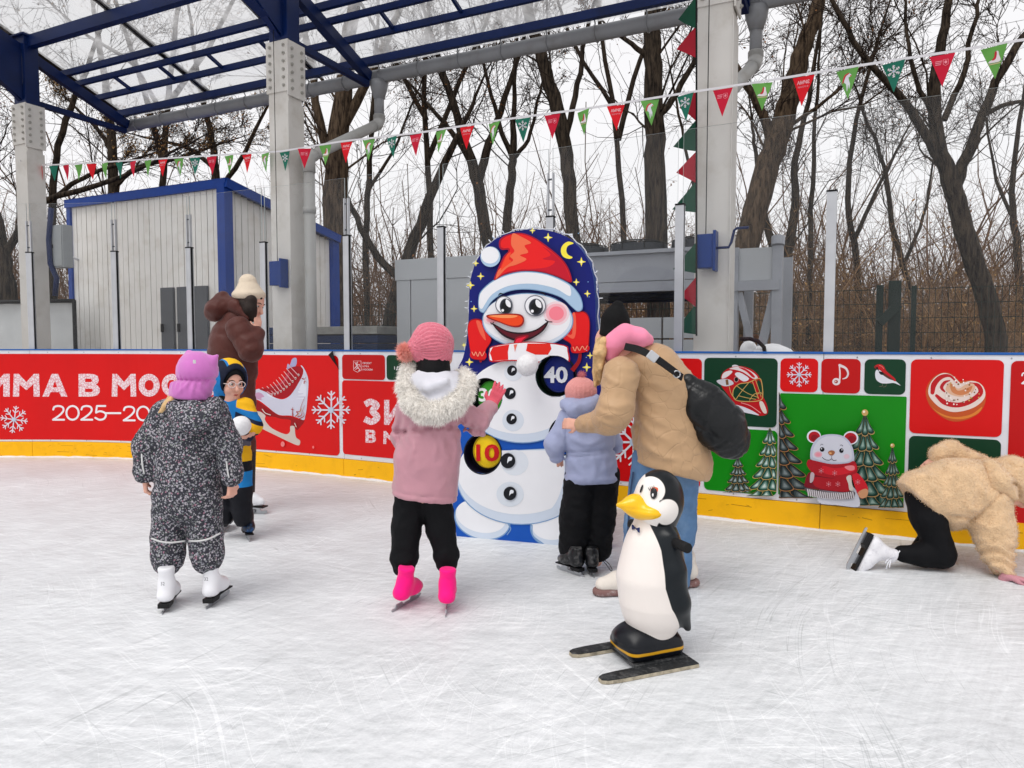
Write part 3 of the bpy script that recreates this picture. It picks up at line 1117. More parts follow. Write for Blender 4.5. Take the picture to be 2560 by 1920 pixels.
pr.blob([(175, 600), (200, 550), (250, 545), (300, 590), (320, 670), (270, 640)], (196, 150, 180), 4)
pr.blob([(240, 500), (330, 488), (430, 458), (520, 400), (560, 330), (580, 270), (620, 240), (700, 222), (757, 245), (772, 292), (730, 400), (670, 508), (610, 578), (520, 612), (430, 598), (340, 545)], (164, 12, 26), 4)
pr.blob([(420, 470), (520, 410), (570, 330), (600, 290), (660, 270), (640, 380), (560, 470), (470, 520)], (196, 60, 78), 4)
for i in range(10):
    f = i / 9
    ax, ay = 290 + 330 * f ** 0.8, 505 - 270 * f ** 1.3
    bx, by = 380 + 330 * f, 560 - 240 * f ** 1.6
    pr.stroke([(ax - 12, ay - 22), ((ax + bx) / 2, (ay + by) / 2 - 6), (bx, by)], 9, (226, 168, 170))
    pr.ell(bx + 16, by + 8, 11, 16, (224, 208, 206), n=10)
    pr.ell(bx + 17, by + 10, 6, 9, (120, 10, 20), n=8)
for q in ([(655, 830), (650, 770), (655, 720)], [(640, 745), (672, 755)], [(690, 830), (720, 800), (700, 775), (740, 770), (760, 700), (800, 600)], [(720, 840), (760, 820), (770, 780), (800, 700)], [(740, 860), (790, 830), (790, 780)], [(770, 370), (800, 380), (815, 350)], [(795, 430), (800, 400), (825, 415)]):
    pr.stroke(q, [12, 7, 3], (170, 40, 30))
pr.stroke([(700, 830), (735, 790), (765, 735)], 5, (205, 160, 90))
pr.stroke([(285, 745), (320, 790), (385, 815)], 9, (230, 220, 214))
pr.stroke([(680, 915), (700, 960)], 9, (214, 200, 190))
pr.ell(535, 1170, 24, 32, (236, 130, 130)); pr.ell(908, 1208, 12, 17, (240, 120, 120))
pr.build('ice_skate_picture', t)
# lifted black corner of the vinyl and the seam tape
a = MB()
q = [WALL(600 + k_ * x, 870 + k_ * y, o) for x, y, o in ((1082, 84, 0.006), (1145, 36, 0.02), (1172, 130, 0.03), (1215, 262, 0.010), (1196, 236, 0.006))]
a._add(q + [p - Vector((-0.002, -0.003, 0)) for p in q], [(0, 1, 2, 3, 4), (9, 8, 7, 6, 5)] + [(i, (i + 1) % 5, 5 + (i + 1) % 5, 5 + i) for i in range(5)])
a.build('peeled_corner', M_black_rubber, t)

def card(name, label, px0, px1, y0, y1, col, r=0.035, pm=None, **kw):
    """one banner card with its field; heights are read where it stands on the boards"""
    pm = (px0 + px1) / 2 if pm is None else pm
    zt, zb = wall_z(pm, y0), wall_z(pm, y1)
    t = thing('banner_card', label, 'banner', WALL.sz(wall_s(pm), zb, 0.004), 0, 'vinyl banners on the boards')
    wall_rrect('field', px0, px1, zt, zb, r, col, t, 0.0035, (y0 + y1) / 2, **kw)
    return t

t = card('c', 'small red card with a crest and three short lines of white text', 856, 963, 887, 949, RED2)
pr = Print(WALL, 600, 870, k_)
pr.stroke([(1388, 158), (1480, 158), (1484, 270), (1436, 296), (1390, 270)], 5, PNK, closed=True, smooth=False)
for q in ([(1405, 175), (1425, 215), (1408, 240)], [(1425, 180), (1440, 205), (1460, 200), (1470, 230)], [(1415, 262), (1440, 245), (1465, 265), (1450, 280)], [(1400, 250), (1425, 230), (1450, 240)], [(1440, 170), (1430, 200), (1445, 225)]):
    pr.stroke(q, 7, PNK)
for tx, yy, ww in (('ПРОЕКТ', 197, 108), ('МЭРА', 237, 78), ('МОСКВЫ', 275, 122)):
    print_text(pr, tx, 1502, yy, ww, 24, PNK, bold=0.01)
pr.build('crest_and_text', t)
t = card('c', 'dark green card with white text starting with 1, half behind the pink hat', 967, 1080, 888, 951, DKG)
pr = Print(WALL, 600, 870, k_); print_text(pr, '1ДЕК–28ФЕВ', 1885, 272, 400, 52, WHT, bold=0.008); pr.build('text', t)
t = card('c', 'red card with large white patterned letters behind the girl in pink', 857, 1190, 955, 1150, RED)
pr = Print(WALL, 600, 870, k_)
glyph(pr, 'З', 1500, 938, 238, 320, PATT)
glyph(pr, 'И', 1762, 938, 235, 305, PATT)
glyph(pr, 'В', 1535, 1155, 132, 158, PATT)
glyph(pr, 'М', 1752, 1170, 160, 158, PATT)
pr.build('lettering', t)
t = card('c', 'red card behind the woman in the beige coat and her bag', 1400, 1753, 896, 1216, RED, pm=1700)
pr = Print(WALL); snowflake(pr, 1585, 1105, 60, WHT, core=8); pr.build('snowflake', t)

# --- right hand cards -------------------------------------------------------
c3, x3 = 0.2532, 1740
t = card('c', 'dark green card with a red and white goalie mask', 1760, 1943, 895, 1065, DKG)
pr = Print(WALL, x3, 870, c3)
pr.blob([(355, 180), (380, 165), (415, 172), (425, 195), (395, 205)], (214, 214, 220), 3)
pr.blob([(248, 330), (250, 275), (285, 225), (350, 190), (440, 178), (540, 205), (600, 250), (632, 300), (655, 380), (662, 470), (700, 560), (712, 630), (690, 660), (620, 668), (540, 640), (430, 600), (360, 520), (300, 440), (255, 380)], (190, 14, 26), 4)
pr.blob([(330, 205), (420, 182), (520, 215), (590, 262), (610, 300), (560, 300), (470, 240), (390, 215)], (226, 214, 216), 4)
pr.blob([(420, 190), (480, 200), (545, 240), (585, 285), (560, 290), (500, 235)], (200, 24, 36), 4)
pr.blob([(385, 262), (430, 240), (525, 300), (470, 330)], (228, 226, 232), 3)
pr.blob([(255, 300), (275, 245), (340, 222), (360, 240), (300, 290)], (232, 220, 222), 3)
pr.blob([(205, 322), (290, 305), (350, 320), (372, 355), (300, 378), (240, 360)], (206, 204, 212), 3)
pr.poly([(292, 312), (318, 310), (325, 362), (300, 366)], (120, 84, 52))
pr.ell(400, 310, 17, 22, (14, 10, 12)); pr.stroke(ellipse(400, 310, 21, 25, 0, 12), 5, (206, 150, 150), closed=True)
pr.blob([(368, 470), (372, 415), (420, 362), (500, 345), (555, 352), (590, 410), (600, 470), (600, 500), (520, 522), (420, 515), (380, 500)], DKG, 4)
pr.blob([(608, 320), (640, 335), (655, 420), (640, 470), (612, 400)], (10, 60, 36), 4)
GOLD = (206, 168, 96)
for q in ([(365, 470), (375, 405), (430, 355), (520, 340), (620, 300), (650, 340), (660, 480), (620, 520), (500, 528), (400, 515), (370, 480)], ):
    pr.stroke(q, 8, GOLD, closed=True)
for q in ([(520, 345), (450, 430), (400, 500)], [(400, 370), (500, 440), (620, 490)], [(530, 515), (570, 460), (620, 440)], [(560, 330), (590, 420), (620, 500)], [(590, 315), (620, 400), (645, 480)], [(330, 380), (350, 450), (400, 515)], [(420, 470), (500, 490), (590, 505)], [(600, 460), (640, 440), (660, 460)]):
    pr.stroke(q, 6, GOLD)
pr.blob([(380, 560), (470, 580), (560, 620), (625, 662), (560, 652), (470, 632), (400, 608)], (216, 216, 226), 4)
pr.blob([(628, 530), (660, 530), (690, 590), (700, 640), (670, 640), (640, 590)], (222, 206, 196), 4)
pr.stroke([(450, 540), (540, 570), (640, 640)], 7, (235, 150, 150))
pr.build('goalie_mask_picture', t)

t = card('c', 'small red card with a white snowflake, left of the music note', 1951, 2045, 896, 980, RED)
pr = Print(WALL, x3, 870, c3); snowflake(pr, 1020, 263, 118, (226, 216, 232), core=8); pr.build('snowflake', t)
c4, x4 = 0.2532, 2060
t = card('c', 'small red card with a silver music note', 2053, 2151, 897, 983, RED2)
pr = Print(WALL, x4, 870, c4)
pr.stroke([(152, 165), (158, 260), (152, 345)], 15, (236, 214, 214))
pr.stroke([(155, 170), (215, 200), (238, 250), (222, 290), (185, 305)], [26, 22, 18, 16, 8], (226, 212, 216))
pr.stroke([(160, 205), (205, 225), (218, 262), (205, 290)], 6, (150, 30, 34))
pr.ell(122, 332, 40, 36, (228, 216, 218)); pr.ell(120, 332, 18, 16, (160, 60, 50)); pr.ell(116, 330, 8, 7, (230, 200, 190))
pr.build('music_note', t)
t = card('c', 'small dark green card with a red and white bird', 2161, 2264, 898, 986, DKG)
pr = Print(WALL, x4, 870, c4)
pr.stroke([(580, 345), (575, 375), (545, 380)], 4, (110, 100, 84)); pr.stroke([(615, 345), (610, 378), (585, 385)], 4, (110, 100, 84))
pr.blob([(505, 250), (520, 215), (560, 215), (640, 270), (700, 320), (755, 370), (690, 345), (620, 350), (560, 345), (515, 310)], (220, 222, 230), 4)
pr.blob([(495, 188), (515, 168), (555, 160), (590, 180), (615, 225), (660, 265), (700, 300), (705, 330), (650, 300), (590, 250), (545, 215), (515, 205)], (190, 22, 30), 4)
pr.blob([(540, 232), (580, 240), (640, 280), (690, 318), (640, 305), (575, 262)], (90, 50, 36), 4)
pr.blob([(540, 232), (580, 238), (590, 262), (560, 262)], (16, 22, 20), 3)
pr.blob([(512, 192), (530, 188), (535, 205), (545, 228), (518, 205)], (24, 14, 14), 3)
pr.poly([(492, 186), (514, 180), (512, 194)], (60, 50, 40))
pr.stroke([(545, 170), (575, 185), (590, 205)], 6, (232, 120, 110))
pr.build('bird_picture', t)
t = card('c', 'red card with a heart-shaped glazed bun', 2275, 2507, 899, 1088, RED)
pr = Print(WALL, x4, 870, c4)
pr.blob([(1008, 470), (1010, 400), (1050, 320), (1130, 255), (1230, 245), (1310, 300), (1345, 330), (1450, 318), (1540, 345), (1592, 420), (1590, 540), (1540, 630), (1450, 690), (1330, 725), (1220, 710), (1110, 640), (1040, 560)], (196, 84, 36), 4)
pr.blob([(1040, 560), (1110, 620), (1220, 670), (1330, 680), (1460, 650), (1560, 580), (1520, 645), (1400, 695), (1280, 700), (1150, 660)], (222, 130, 50), 4)
pr.blob([(1030, 450), (1040, 370), (1090, 295), (1170, 248), (1250, 262), (1320, 320), (1350, 350), (1450, 325), (1540, 350), (1588, 420), (1580, 500), (1500, 575), (1380, 620), (1260, 630), (1150, 590), (1070, 520)], (232, 214, 206), 4)
pr.stroke([(1070, 440), (1085, 360), (1150, 290), (1240, 275), (1310, 340)], [40, 55, 45, 26, 14], (190, 22, 30))
pr.stroke([(1110, 470), (1180, 530), (1270, 560), (1370, 555), (1470, 510), (1545, 440), (1520, 370), (1440, 345)], [30, 50, 50, 46, 50, 50, 40, 14], (190, 22, 30))
pr.stroke([(1190, 430), (1160, 390), (1190, 340), (1240, 320)], [16, 34, 30, 10], (184, 26, 36))
pr.blob([(1200, 400), (1240, 340), (1290, 380), (1330, 400), (1400, 360), (1470, 350), (1490, 390), (1450, 450), (1370, 480), (1280, 470), (1225, 440)], (224, 180, 150), 4)
pr.blob([(1245, 350), (1285, 375), (1320, 420), (1400, 400), (1465, 375), (1430, 440), (1340, 465), (1260, 430)], (206, 130, 84), 4)
rr = random.Random(4)
for i in range(46):
    a = rr.random() * 6.28; d = 0.35 + 0.6 * rr.random()
    pr.ell(1310 + 250 * d * math.cos(a), 440 + 165 * d * math.sin(a), 6 + 4 * rr.random(), None, rr.choice([(246, 236, 230), (120, 80, 30), (246, 236, 230), (200, 170, 90)]), n=6)
pr.build('heart_bun_picture', t)
t = card('c', 'dark green card behind the back of the crawling child', 2270, 2500, 1094, 1262, DKG)
t = card('c', 'red card cut off by the right edge of the photo', 2520, 3000, 902, 1330, RED2, pm=2555)
pr = Print(WALL, x4, 870, c4); digits(pr, '2025', 1950, 350, 70, 16, 105, 14, WHT); pr.build('year_digits', t)

# --- pictures with fir trees and the bear ----------------------------------
def leaf(pr, pts, dark, light, gold, gw):
    """one drooping ceramic lobe: outline with gold rim, pale heart"""
    P = np.array(smooth_closed(pts, 4))
    pr.poly([tuple(p) for p in P], gold)
    c = P.mean(axis=0)
    top = np.array(pts[0])
    cc = c * 0.7 + top * 0.3
    pr.poly([tuple(cc + (p - cc) * (1 - gw)) for p in P], dark)
    c2 = c * 0.9 + np.array(pts[len(pts) // 2]) * 0.1
    for k, q in ((0.62, 0.35), (0.44, 0.65), (0.26, 1.0)):
        col = tuple(int(a + (b - a) * q) for a, b in zip(dark, light))
        pr.poly([tuple(c2 + (p - c2) * k) for p in P], col)

def fir(pr, cx, ytop, ybot, hw, tiers, dark, light, gold=(186, 150, 96), ball=True, lean=0.0, x_min=None, x_max=None, seed=1, y_max=None):
    rr = random.Random(seed)
    H = ybot - ytop
    for i in range(tiers - 1, -1, -1):
        f0 = i / tiers
        f1 = (i + 1.35) / tiers
        y0, y1 = ytop + H * f0 ** 0.92, ytop + H * f1 ** 0.95
        w1 = hw * (0.16 + 0.84 * (i + 1) / tiers)
        w0 = hw * (0.02 + 0.62 * i / tiers)
        n = 4 if i > 0 else 3
        spans = [(-1.0, -0.42), (-0.5, 0.12), (0.0, 0.55), (0.45, 1.0)] if i % 2 else [(-1.0, -0.5), (-0.62, -0.02), (-0.1, 0.5), (0.42, 1.0)]
        if i == 0:
            spans = [(-1.0, -0.2), (-0.35, 0.35), (0.2, 1.0)]
        order = sorted(spans, key=lambda s: -abs(s[0] + s[1]))
        for a, b in order:
            m = (a + b) / 2
            yb = y1 - abs(m) ** 1.5 * (y1 - y0) * 0.16 + rr.uniform(-.02, .02) * H / tiers
            tipx = cx + w1 * (m * 1.06)
            def cl(p):
                x, y = p
                if x_min is not None: x = max(x, x_min)
                if x_max is not None: x = min(x, x_max)
                if y_max is not None: y = min(y, y_max + 0.0 * x)
                return (x, y)
            pts = [(cx + w0 * m * 0.9, y0), (cx + w0 * b + (w1 - w0) * b * 0.45, (y0 + yb) / 2), (cx + w1 * b * 0.97, yb - 0.12 * (y1 - y0)), (tipx + w1 * 0.05 * np.sign(m), yb), (cx + w1 * a * 0.97, yb - 0.12 * (y1 - y0)), (cx + w0 * a + (w1 - w0) * a * 0.45, (y0 + yb) / 2)]
            leaf(pr, [cl(p) for p in pts], dark, light, gold, 0.07)
    if ball:
        pr.ell(cx, ytop - 0.01 * H, 0.035 * H, None, (196, 160, 96), n=14)
        pr.ell(cx - 0.01 * H, ytop - 0.02 * H, 0.014 * H, None, (250, 240, 214), n=8)

t = card('c', 'bright green card with two fir trees beside the goalie mask card', 1761, 1943, 1072, 1232, GRN)
pr = Print(WALL, x3, 870, c3)
fir(pr, 420, 1060, 1470, 165, 5, (14, 40, 34), (168, 180, 178), ball=False, seed=3, y_max=1425)
fir(pr, 740, 780, 1480, 250, 6, (8, 62, 48), (198, 214, 206), (206, 170, 100), ball=False, x_max=800, seed=4, y_max=1455)
pr.build('fir_tree_picture', t)
t = card('c', 'large bright green card with a white bear in a red scarf among fir trees', 1948, 2263, 987, 1250, GRN, r=0.008, pm=2105)
pr = Print(WALL, 1940, 1030, 0.15675)
fir(pr, 30, -330, 1400, 590, 8, (20, 34, 34), (120, 130, 132), (176, 120, 72), ball=False, x_min=58, seed=5, y_max=1370)
fir(pr, 1420, 10, 1490, 520, 6, (8, 52, 42), (150, 176, 166), seed=6, y_max=1470)
fir(pr, 1850, 515, 1480, 230, 5, (10, 48, 40), (140, 160, 152), x_max=2030, seed=7, y_max=1490)
# bear
SKN, SK2, SK3 = (206, 208, 220), (188, 192, 210), (222, 224, 234)
pr.blob([(700, 1200), (900, 1150), (1180, 1130), (1290, 1220), (1335, 1350), (1310, 1470), (1000, 1440), (700, 1400)], SKN, 4)
for cx, cy, rx, ry in ((622, 365, 112, 102), (1200, 385, 118, 105)):
    pr.ell(cx, cy, rx, ry, SK3); pr.ell(cx + (6 if cx < 900 else -6), cy + 5, rx * .82, ry * .82, (178, 20, 34)); pr.ell(cx + 14, cy + 24, rx * .55, ry * .52, (140, 10, 26))
pr.blob([(565, 700), (575, 560), (640, 430), (750, 350), (900, 328), (1060, 350), (1170, 430), (1235, 560), (1252, 700), (1230, 780), (1050, 805), (880, 800), (700, 770), (600, 735)], SK2, 4)
pr.blob([(600, 660), (640, 500), (760, 385), (920, 355), (1080, 390), (1180, 500), (1215, 640), (1190, 740), (1020, 770), (800, 750), (650, 710)], SKN, 4)
pr.ell(690, 645, 62, 46, (224, 168, 180)); pr.ell(690, 648, 38, 28, (228, 144, 160)); pr.ell(1135, 675, 45, 38, (220, 190, 202))
pr.ell(752, 567, 36, 36, (14, 16, 24)); pr.ell(1053, 585, 34, 36, (14, 16, 24)); pr.ell(742, 555, 9, 9, (230, 232, 240)); pr.ell(1062, 572, 9, 9, (230, 232, 240))
pr.stroke([(725, 500), (745, 485), (765, 490)], 7, (60, 60, 74)); pr.stroke([(1035, 500), (1058, 496), (1075, 512)], 7, (60, 60, 74))
pr.blob([(845, 610), (880, 582), (930, 585), (952, 612), (930, 650), (895, 662), (862, 645)], (160, 100, 64), 4); pr.ell(880, 625, 22, 14, (232, 170, 110))
pr.stroke([(755, 690), (800, 725), (860, 735), (900, 715), (930, 738), (975, 732)], 8, (50, 40, 56)); pr.stroke([(900, 670), (900, 715)], 6, (90, 80, 96), smooth=False)
R1, R2, R3 = (168, 14, 30), (120, 8, 28), (206, 24, 40)
pr.blob([(520, 960), (600, 920), (900, 990), (1180, 950), (1220, 1000), (1200, 1240), (1100, 1240), (800, 1210), (500, 1160), (480, 1080)], R2, 4)
pr.blob([(640, 1000), (900, 1020), (1180, 990), (1190, 1200), (1000, 1220), (650, 1150)], R1, 4)
pr.blob([(1220, 960), (1290, 930), (1370, 1000), (1450, 1120), (1470, 1220), (1430, 1310), (1360, 1330), (1310, 1270), (1260, 1140)], R3, 4)
pr.blob([(1320, 1230), (1420, 1180), (1470, 1210), (1450, 1300), (1380, 1330), (1330, 1300)], (206, 150, 110), 4)
pr.blob([(510, 800), (540, 725), (650, 745), (900, 795), (1150, 780), (1240, 745), (1290, 800), (1300, 900), (1250, 950), (1050, 1005), (850, 1005), (640, 960), (560, 890)], R1, 4)
pr.blob([(760, 820), (950, 860), (1180, 820), (1270, 800), (1280, 880), (1150, 940), (950, 970), (780, 930)], R3, 4)
pr.blob([(1100, 840), (1180, 815), (1250, 825), (1255, 880), (1180, 895)], (230, 130, 138), 4)
pr.blob([(1130, 1000), (1200, 970), (1215, 1080), (1240, 1200), (1180, 1200), (1160, 1100)], (206, 200, 190), 4)
pr.blob([(575, 930), (630, 950), (610, 1060), (560, 1080)], (190, 170, 176), 4)
pr.blob([(480, 1165), (700, 1205), (1000, 1245), (1240, 1220), (1255, 1290), (1180, 1340), (900, 1335), (650, 1305), (540, 1260)], (86, 78, 84), 4)
for i in range(22):
    f = i / 21
    x = 525 + 705 * f
    y = 1190 + 58 * math.sin(f * 2.4)
    pr.stroke([(x, y), (x + 16, y + 98 - 10 * f)], 20, (206, 200, 204), smooth=False)
for cx, cy in ((950, 930), (1000, 1100), (740, 890), (1310, 1060), (860, 1090)):
    snowflake(pr, cx, cy, 40, (214, 120, 130), w=0.12)
pr.build('bear_and_trees_picture', t)
# ================================================================ BEHIND THE BOARDS
def along(A, d, t, out=0.0, z=0.0):
    n = Vector((-d.y, d.x, 0))
    return Vector((A.x, A.y, 0)) + d * t + n * out + Vector((0, 0, z))
DR = -CD                                   # along the boards to the right, coming nearer
OUT = Vector((-DR.y, DR.x, 0))             # away from the ice
RR = Matrix((DR, OUT, Vector((0, 0, 1)))).transposed()

# ---- white shed with blue trim
SH = Vector((-7.18, 11.8, 0)); SHL, SHD, ZF, ZB = 3.46, 2.3, 3.52, 3.05
M_shed = mat('cream_shed_sheet', (244, 242, 238), rough=0.5, var=0.04, scale=2, dirt=(190, 176, 152), dscale=3, damount=0.35)
M_shedblue = mat('shed_blue_trim', (10, 62, 150), rough=0.45, var=0.1)
M_dkgrey = mat('dark_grey_steel', (92, 95, 100), rough=0.5, var=0.06)
shed = thing('shed', 'cream metal shed with blue edges behind the glass on the left', 'shed', along(SH, DR, SHL / 2))
M_core = mat('shed_core', (120, 118, 112), rough=0.8)
core = [along(SH, DR, 0.03, 0.03), along(SH, DR, SHL - 0.03, 0.03), along(SH, DR, SHL - 0.03, SHD - 0.03), along(SH, DR, 0.03, SHD - 0.03)]
a = MB()
vs = [p for p in core] + [core[0] + Vector((0, 0, ZF - .05)), core[1] + Vector((0, 0, ZF - .05)), core[2] + Vector((0, 0, ZB - .05)), core[3] + Vector((0, 0, ZB - .05))]
a._add(vs, [(0, 1, 5, 4), (1, 2, 6, 5), (2, 3, 7, 6), (3, 0, 4, 7), (4, 5, 6, 7)]); a.build('core', M_core, shed)
n = 27
for i in range(n):
    t0 = 0.06 + (SHL - 0.16) * (i + 0.5) / n
    w = (SHL - 0.16) / n
    a = MB(); a.box(along(SH, DR, t0, 0.012 + 0.003 * (i % 2), ZF / 2), (w - 0.012, 0.02, ZF - 0.05), RR); a.build('wall_panel', M_shed, shed, bevel=0.004)
n = 18
for i in range(n):
    o_ = 0.08 + (SHD - 0.14) * (i + 0.5) / n
    w = (SHD - 0.14) / n
    zt = ZF + (ZB - ZF) * o_ / SHD - 0.05
    a = MB(); a.box(along(SH, DR, SHL - 0.012 - 0.003 * (i % 2), o_, zt / 2), (0.02, w - 0.012, zt), RR); a.build('wall_panel', M_shed, shed, bevel=0.004)
for t0, o_, zt in ((0.03, -0.01, ZF), (SHL + 0.0, -0.01, ZF), (SHL + 0.0, SHD, ZB)):
    w = 0.09 if t0 < 1 else 0.15
    a = MB(); a.box(along(SH, DR, t0, o_ + 0.02, zt / 2), (w, w, zt), RR); a.build('corner_trim', M_shedblue, shed)
a = MB(); a.bar(along(SH, DR, -0.03, -0.03, ZF), along(SH, DR, SHL + 0.09, -0.03, ZF), 0.05, 0.13); a.build('roof_trim', M_shedblue, shed)
a = MB(); a.bar(along(SH, DR, SHL + 0.09, -0.05, ZF), along(SH, DR, SHL + 0.09, SHD + 0.1, ZB), 0.05, 0.13); a.build('roof_trim', M_shedblue, shed)
a = MB(); a._add([along(SH, DR, -0.05, -0.06, ZF + .06), along(SH, DR, SHL + .12, -0.06, ZF + .06), along(SH, DR, SHL + .12, SHD + .1, ZB + .06), along(SH, DR, -0.05, SHD + .1, ZB + .06)], [(0, 1, 2, 3)]); a.build('roof', M_shedblue, shed)
for q0, q1 in ((2.15, 2.42), (2.50, 3.12)):
    a = MB(); a.box(along(SH, DR, (q0 + q1) / 2, -0.02, 1.05), (q1 - q0, 0.04, 2.1), RR); dd = a.build('door_leaf', M_dkgrey, shed, bevel=0.004)
    a = MB(); a.box(along(SH, DR, q0 + 0.05, -0.06, 1.5), (0.02, 0.04, 0.12), RR); a.build('handle', M_black_rubber, dd)
a = MB(); a.tube([along(SH, DR, 0.2, 0.0, 2.62), along(SH, DR, 0.2, -0.12, 2.66), along(SH, DR, 0.12, -0.2, 2.6), along(SH, DR, 0.05, -0.22, 2.5)], 0.02, 8); a.build('lamp_arm', M_white, shed, True)

# ---- white sheet screen at the far left
M_sheetw = mat('white_tarpaulin', (206, 210, 212), rough=0.5, var=0.08, scale=2, bump=0.4, bscale=4)
scr = thing('tarpaulin_screen', 'white tarpaulin screen in a black frame at the left edge', 'screen', (-8, 11.6, 0))
pA, pB = at(-60, 760, 11.7), at(190, 757, 11.2)
d = Vector((pB.x - pA.x, pB.y - pA.y, 0)); nseg = 20
vs, fs = [], []
for i in range(nseg + 1):
    for j in range(9):
        w = 0.02 * math.sin(i * 1.3 + j * .7) + 0.015 * math.sin(j * 1.9)
        vs.append(Vector((pA.x, pA.y, 0.1 + (pA.z - 0.1) * j / 8)) + d * (i / nseg) + Vector((0, w, 0)))
for i in range(nseg):
    for j in range(8):
        a_ = i * 9 + j
        fs.append((a_, a_ + 9, a_ + 10, a_ + 1))
mesh_obj('sheet', vs, fs, M_sheetw, scr, True)
for q in (0.0, 0.62, 1.0):
    p = Vector((pA.x, pA.y, 0)) + d * q - Vector((0, 0.05, 0))
    a = MB(); a.tube([p, p + Vector((0, 0, pA.z + 0.03))], 0.03, 8); a.build('frame_post', M_black_rubber, scr, True)
a = MB(); a.tube([Vector((pA.x, pA.y - .05, pA.z + .02)), Vector((pB.x, pB.y - .05, pA.z + .02))], 0.03, 8); a.build('frame_rail', M_black_rubber, scr, True)

# ---- electrical box on the left column
M_box = mat('grey_electrical_box', (158, 162, 164), rough=0.45, var=0.05)
c = at(156, 617, 9.85)
eb = thing('electrical_box', 'grey electrical box on the left column', 'electrical box', c)
a = MB(); a.box(c, (0.24, 0.14, 0.57), RC); a.build('housing', M_box, eb, bevel=0.008)
a = MB(); a.box(c - CO * 0.076, (0.21, 0.008, 0.53), RC); dd = a.build('door', M_box, eb, bevel=0.003)
a = MB(); a.box(c - CO * 0.083 + CD * 0.08, (0.02, 0.012, 0.05), RC); a.build('lock', M_black_rubber, dd)
a = MB(); a.tube([at(128, 520, 9.8), at(122, 600, 9.8), at(126, 660, 9.8), at(142, 695, 9.8), at(138, 740, 9.8)], 0.035, 8); a.build('cable', M_blue, eb, True)

# ---- stacks of dark blue planks
M_plank = mat('dark_blue_plank', (20, 44, 84), rough=0.55, var=0.3, scale=3)
M_plank2 = mat('pale_plank_edge', (150, 150, 146), rough=0.6, var=0.2)
SP = Vector((-3.55, 9.95, 0))
for sidx, (t0, t1, lab) in enumerate(((0.0, 1.0, 'stack of dark blue planks behind the middle column'), (1.06, 2.38, 'stack of dark blue planks left of the grey cabinet'))):
    st = thing('plank_stack', lab, 'planks', along(SP, DR, (t0 + t1) / 2), 0, 'plank stacks')
    for i in range(14):
        j = random.uniform(-.03, .03)
        a = MB(); a.box(along(SP, DR, (t0 + t1) / 2 + j, random.uniform(0, .04) - 0.02, 0.06 + 0.105 * i), (t1 - t0 - 0.06, 0.8, 0.096), RR)
        a.build('plank', M_plank2 if (i == 13 and sidx) else M_plank, st, bevel=0.006)

# ---- grey cooling unit
M_cab = mat('grey_cabinet', (182, 186, 190), rough=0.45, var=0.03, scale=2)
M_cab2 = mat('grey_fascia', (164, 168, 176), rough=0.4, var=0.04, scale=2, dirt=(110, 112, 118), dscale=3, damount=0.3)
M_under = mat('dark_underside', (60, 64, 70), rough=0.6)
CH = Vector((-1.36, 8.5, 0)); CHD = 1.1
ch = thing('cooling_unit', 'big grey cooling unit with fans on top behind the snowman target', 'cooling unit', along(CH, DR, 2.1))
q = [0.0, 0.20, 1.02, 1.75]
for i in range(3):
    a = MB(); a.box(along(CH, DR, (q[i] + q[i + 1]) / 2, CHD / 2, 1.0), (q[i + 1] - q[i] - 0.012, CHD, 2.0), RR); a.build('cabinet_panel', M_cab, ch, bevel=0.004)
a = MB(); a.box(along(CH, DR, 0.875, CHD / 2, 2.12), (1.77, CHD + 0.02, 0.24), RR); a.build('cabinet_top', M_cab, ch, bevel=0.004)
a = MB(); a.box(along(CH, DR, 2.78, 0.02, 2.02), (2.02, 0.05, 0.27), RR); a.build('fascia', M_cab2, ch)
a = MB(); a.box(along(CH, DR, 2.78, 0.0, 2.17), (2.06, 0.10, 0.035), RR); a.build('fascia_lip', M_cab2, ch)
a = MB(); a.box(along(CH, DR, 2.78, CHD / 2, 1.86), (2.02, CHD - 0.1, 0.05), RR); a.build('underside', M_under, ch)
a = MB(); a.box(along(CH, DR, 2.78, 0.06, 1.83), (2.02, 0.12, 0.1), RR); a.build('lower_beam', M_cab2, ch)
for o_ in (0.14, 0.62):
    a = MB(); a.tube([along(CH, DR, 1.8, o_, 1.74), along(CH, DR, 3.7, o_, 1.74)], 0.035, 8); a.build('pipe', M_black_rubber, ch, True)
for i in range(3):
    t0 = 1.8 + 0.68 * i
    for j, (z0, z1) in enumerate(((0.05, 1.30), (1.315, 1.52))):
        a = MB(); a.box(along(CH, DR, t0 + 0.33, 0.05, (z0 + z1) / 2), (0.66, 0.05, z1 - z0), RR); a.build('lower_panel', M_cab, ch, bevel=0.003)
for t0 in (1.79, 3.83, 4.22):
    for o_ in (0.03, CHD - 0.05):
        a = MB(); a.box(along(CH, DR, t0, o_, 1.08), (0.09 if t0 > 3 else 0.07, 0.09, 2.16), RR); a.build('frame_post', M_cab2, ch)
a = MB(); a.box(along(CH, DR, 4.03, 0.02, 2.0), (0.34, 0.03, 0.30), RR); a.build('end_panel', M_cab, ch)
a = MB(); a.box(along(CH, DR, 4.03, 0.0, 1.80), (0.42, 0.08, 0.09), RR); a.build('end_beam', M_cab2, ch)
a = MB(); a.bar(along(CH, DR, 3.88, 0.02, 1.74), along(CH, DR, 4.05, 0.02, 1.05), 0.05, 0.06); a.build('diagonal', M_cab2, ch)
a = MB(); a.bar(along(CH, DR, 4.20, 0.05, 1.74), along(CH, DR, 4.05, 0.05, 1.05), 0.06, 0.08); a.build('diagonal', M_cab2, ch)
a = MB(); a.tube([along(CH, DR, 4.22, 0.0, 2.16), along(CH, DR, 4.22, 0.02, 2.24)], 0.06, 12); a.build('lifting_eye', M_cab2, ch)
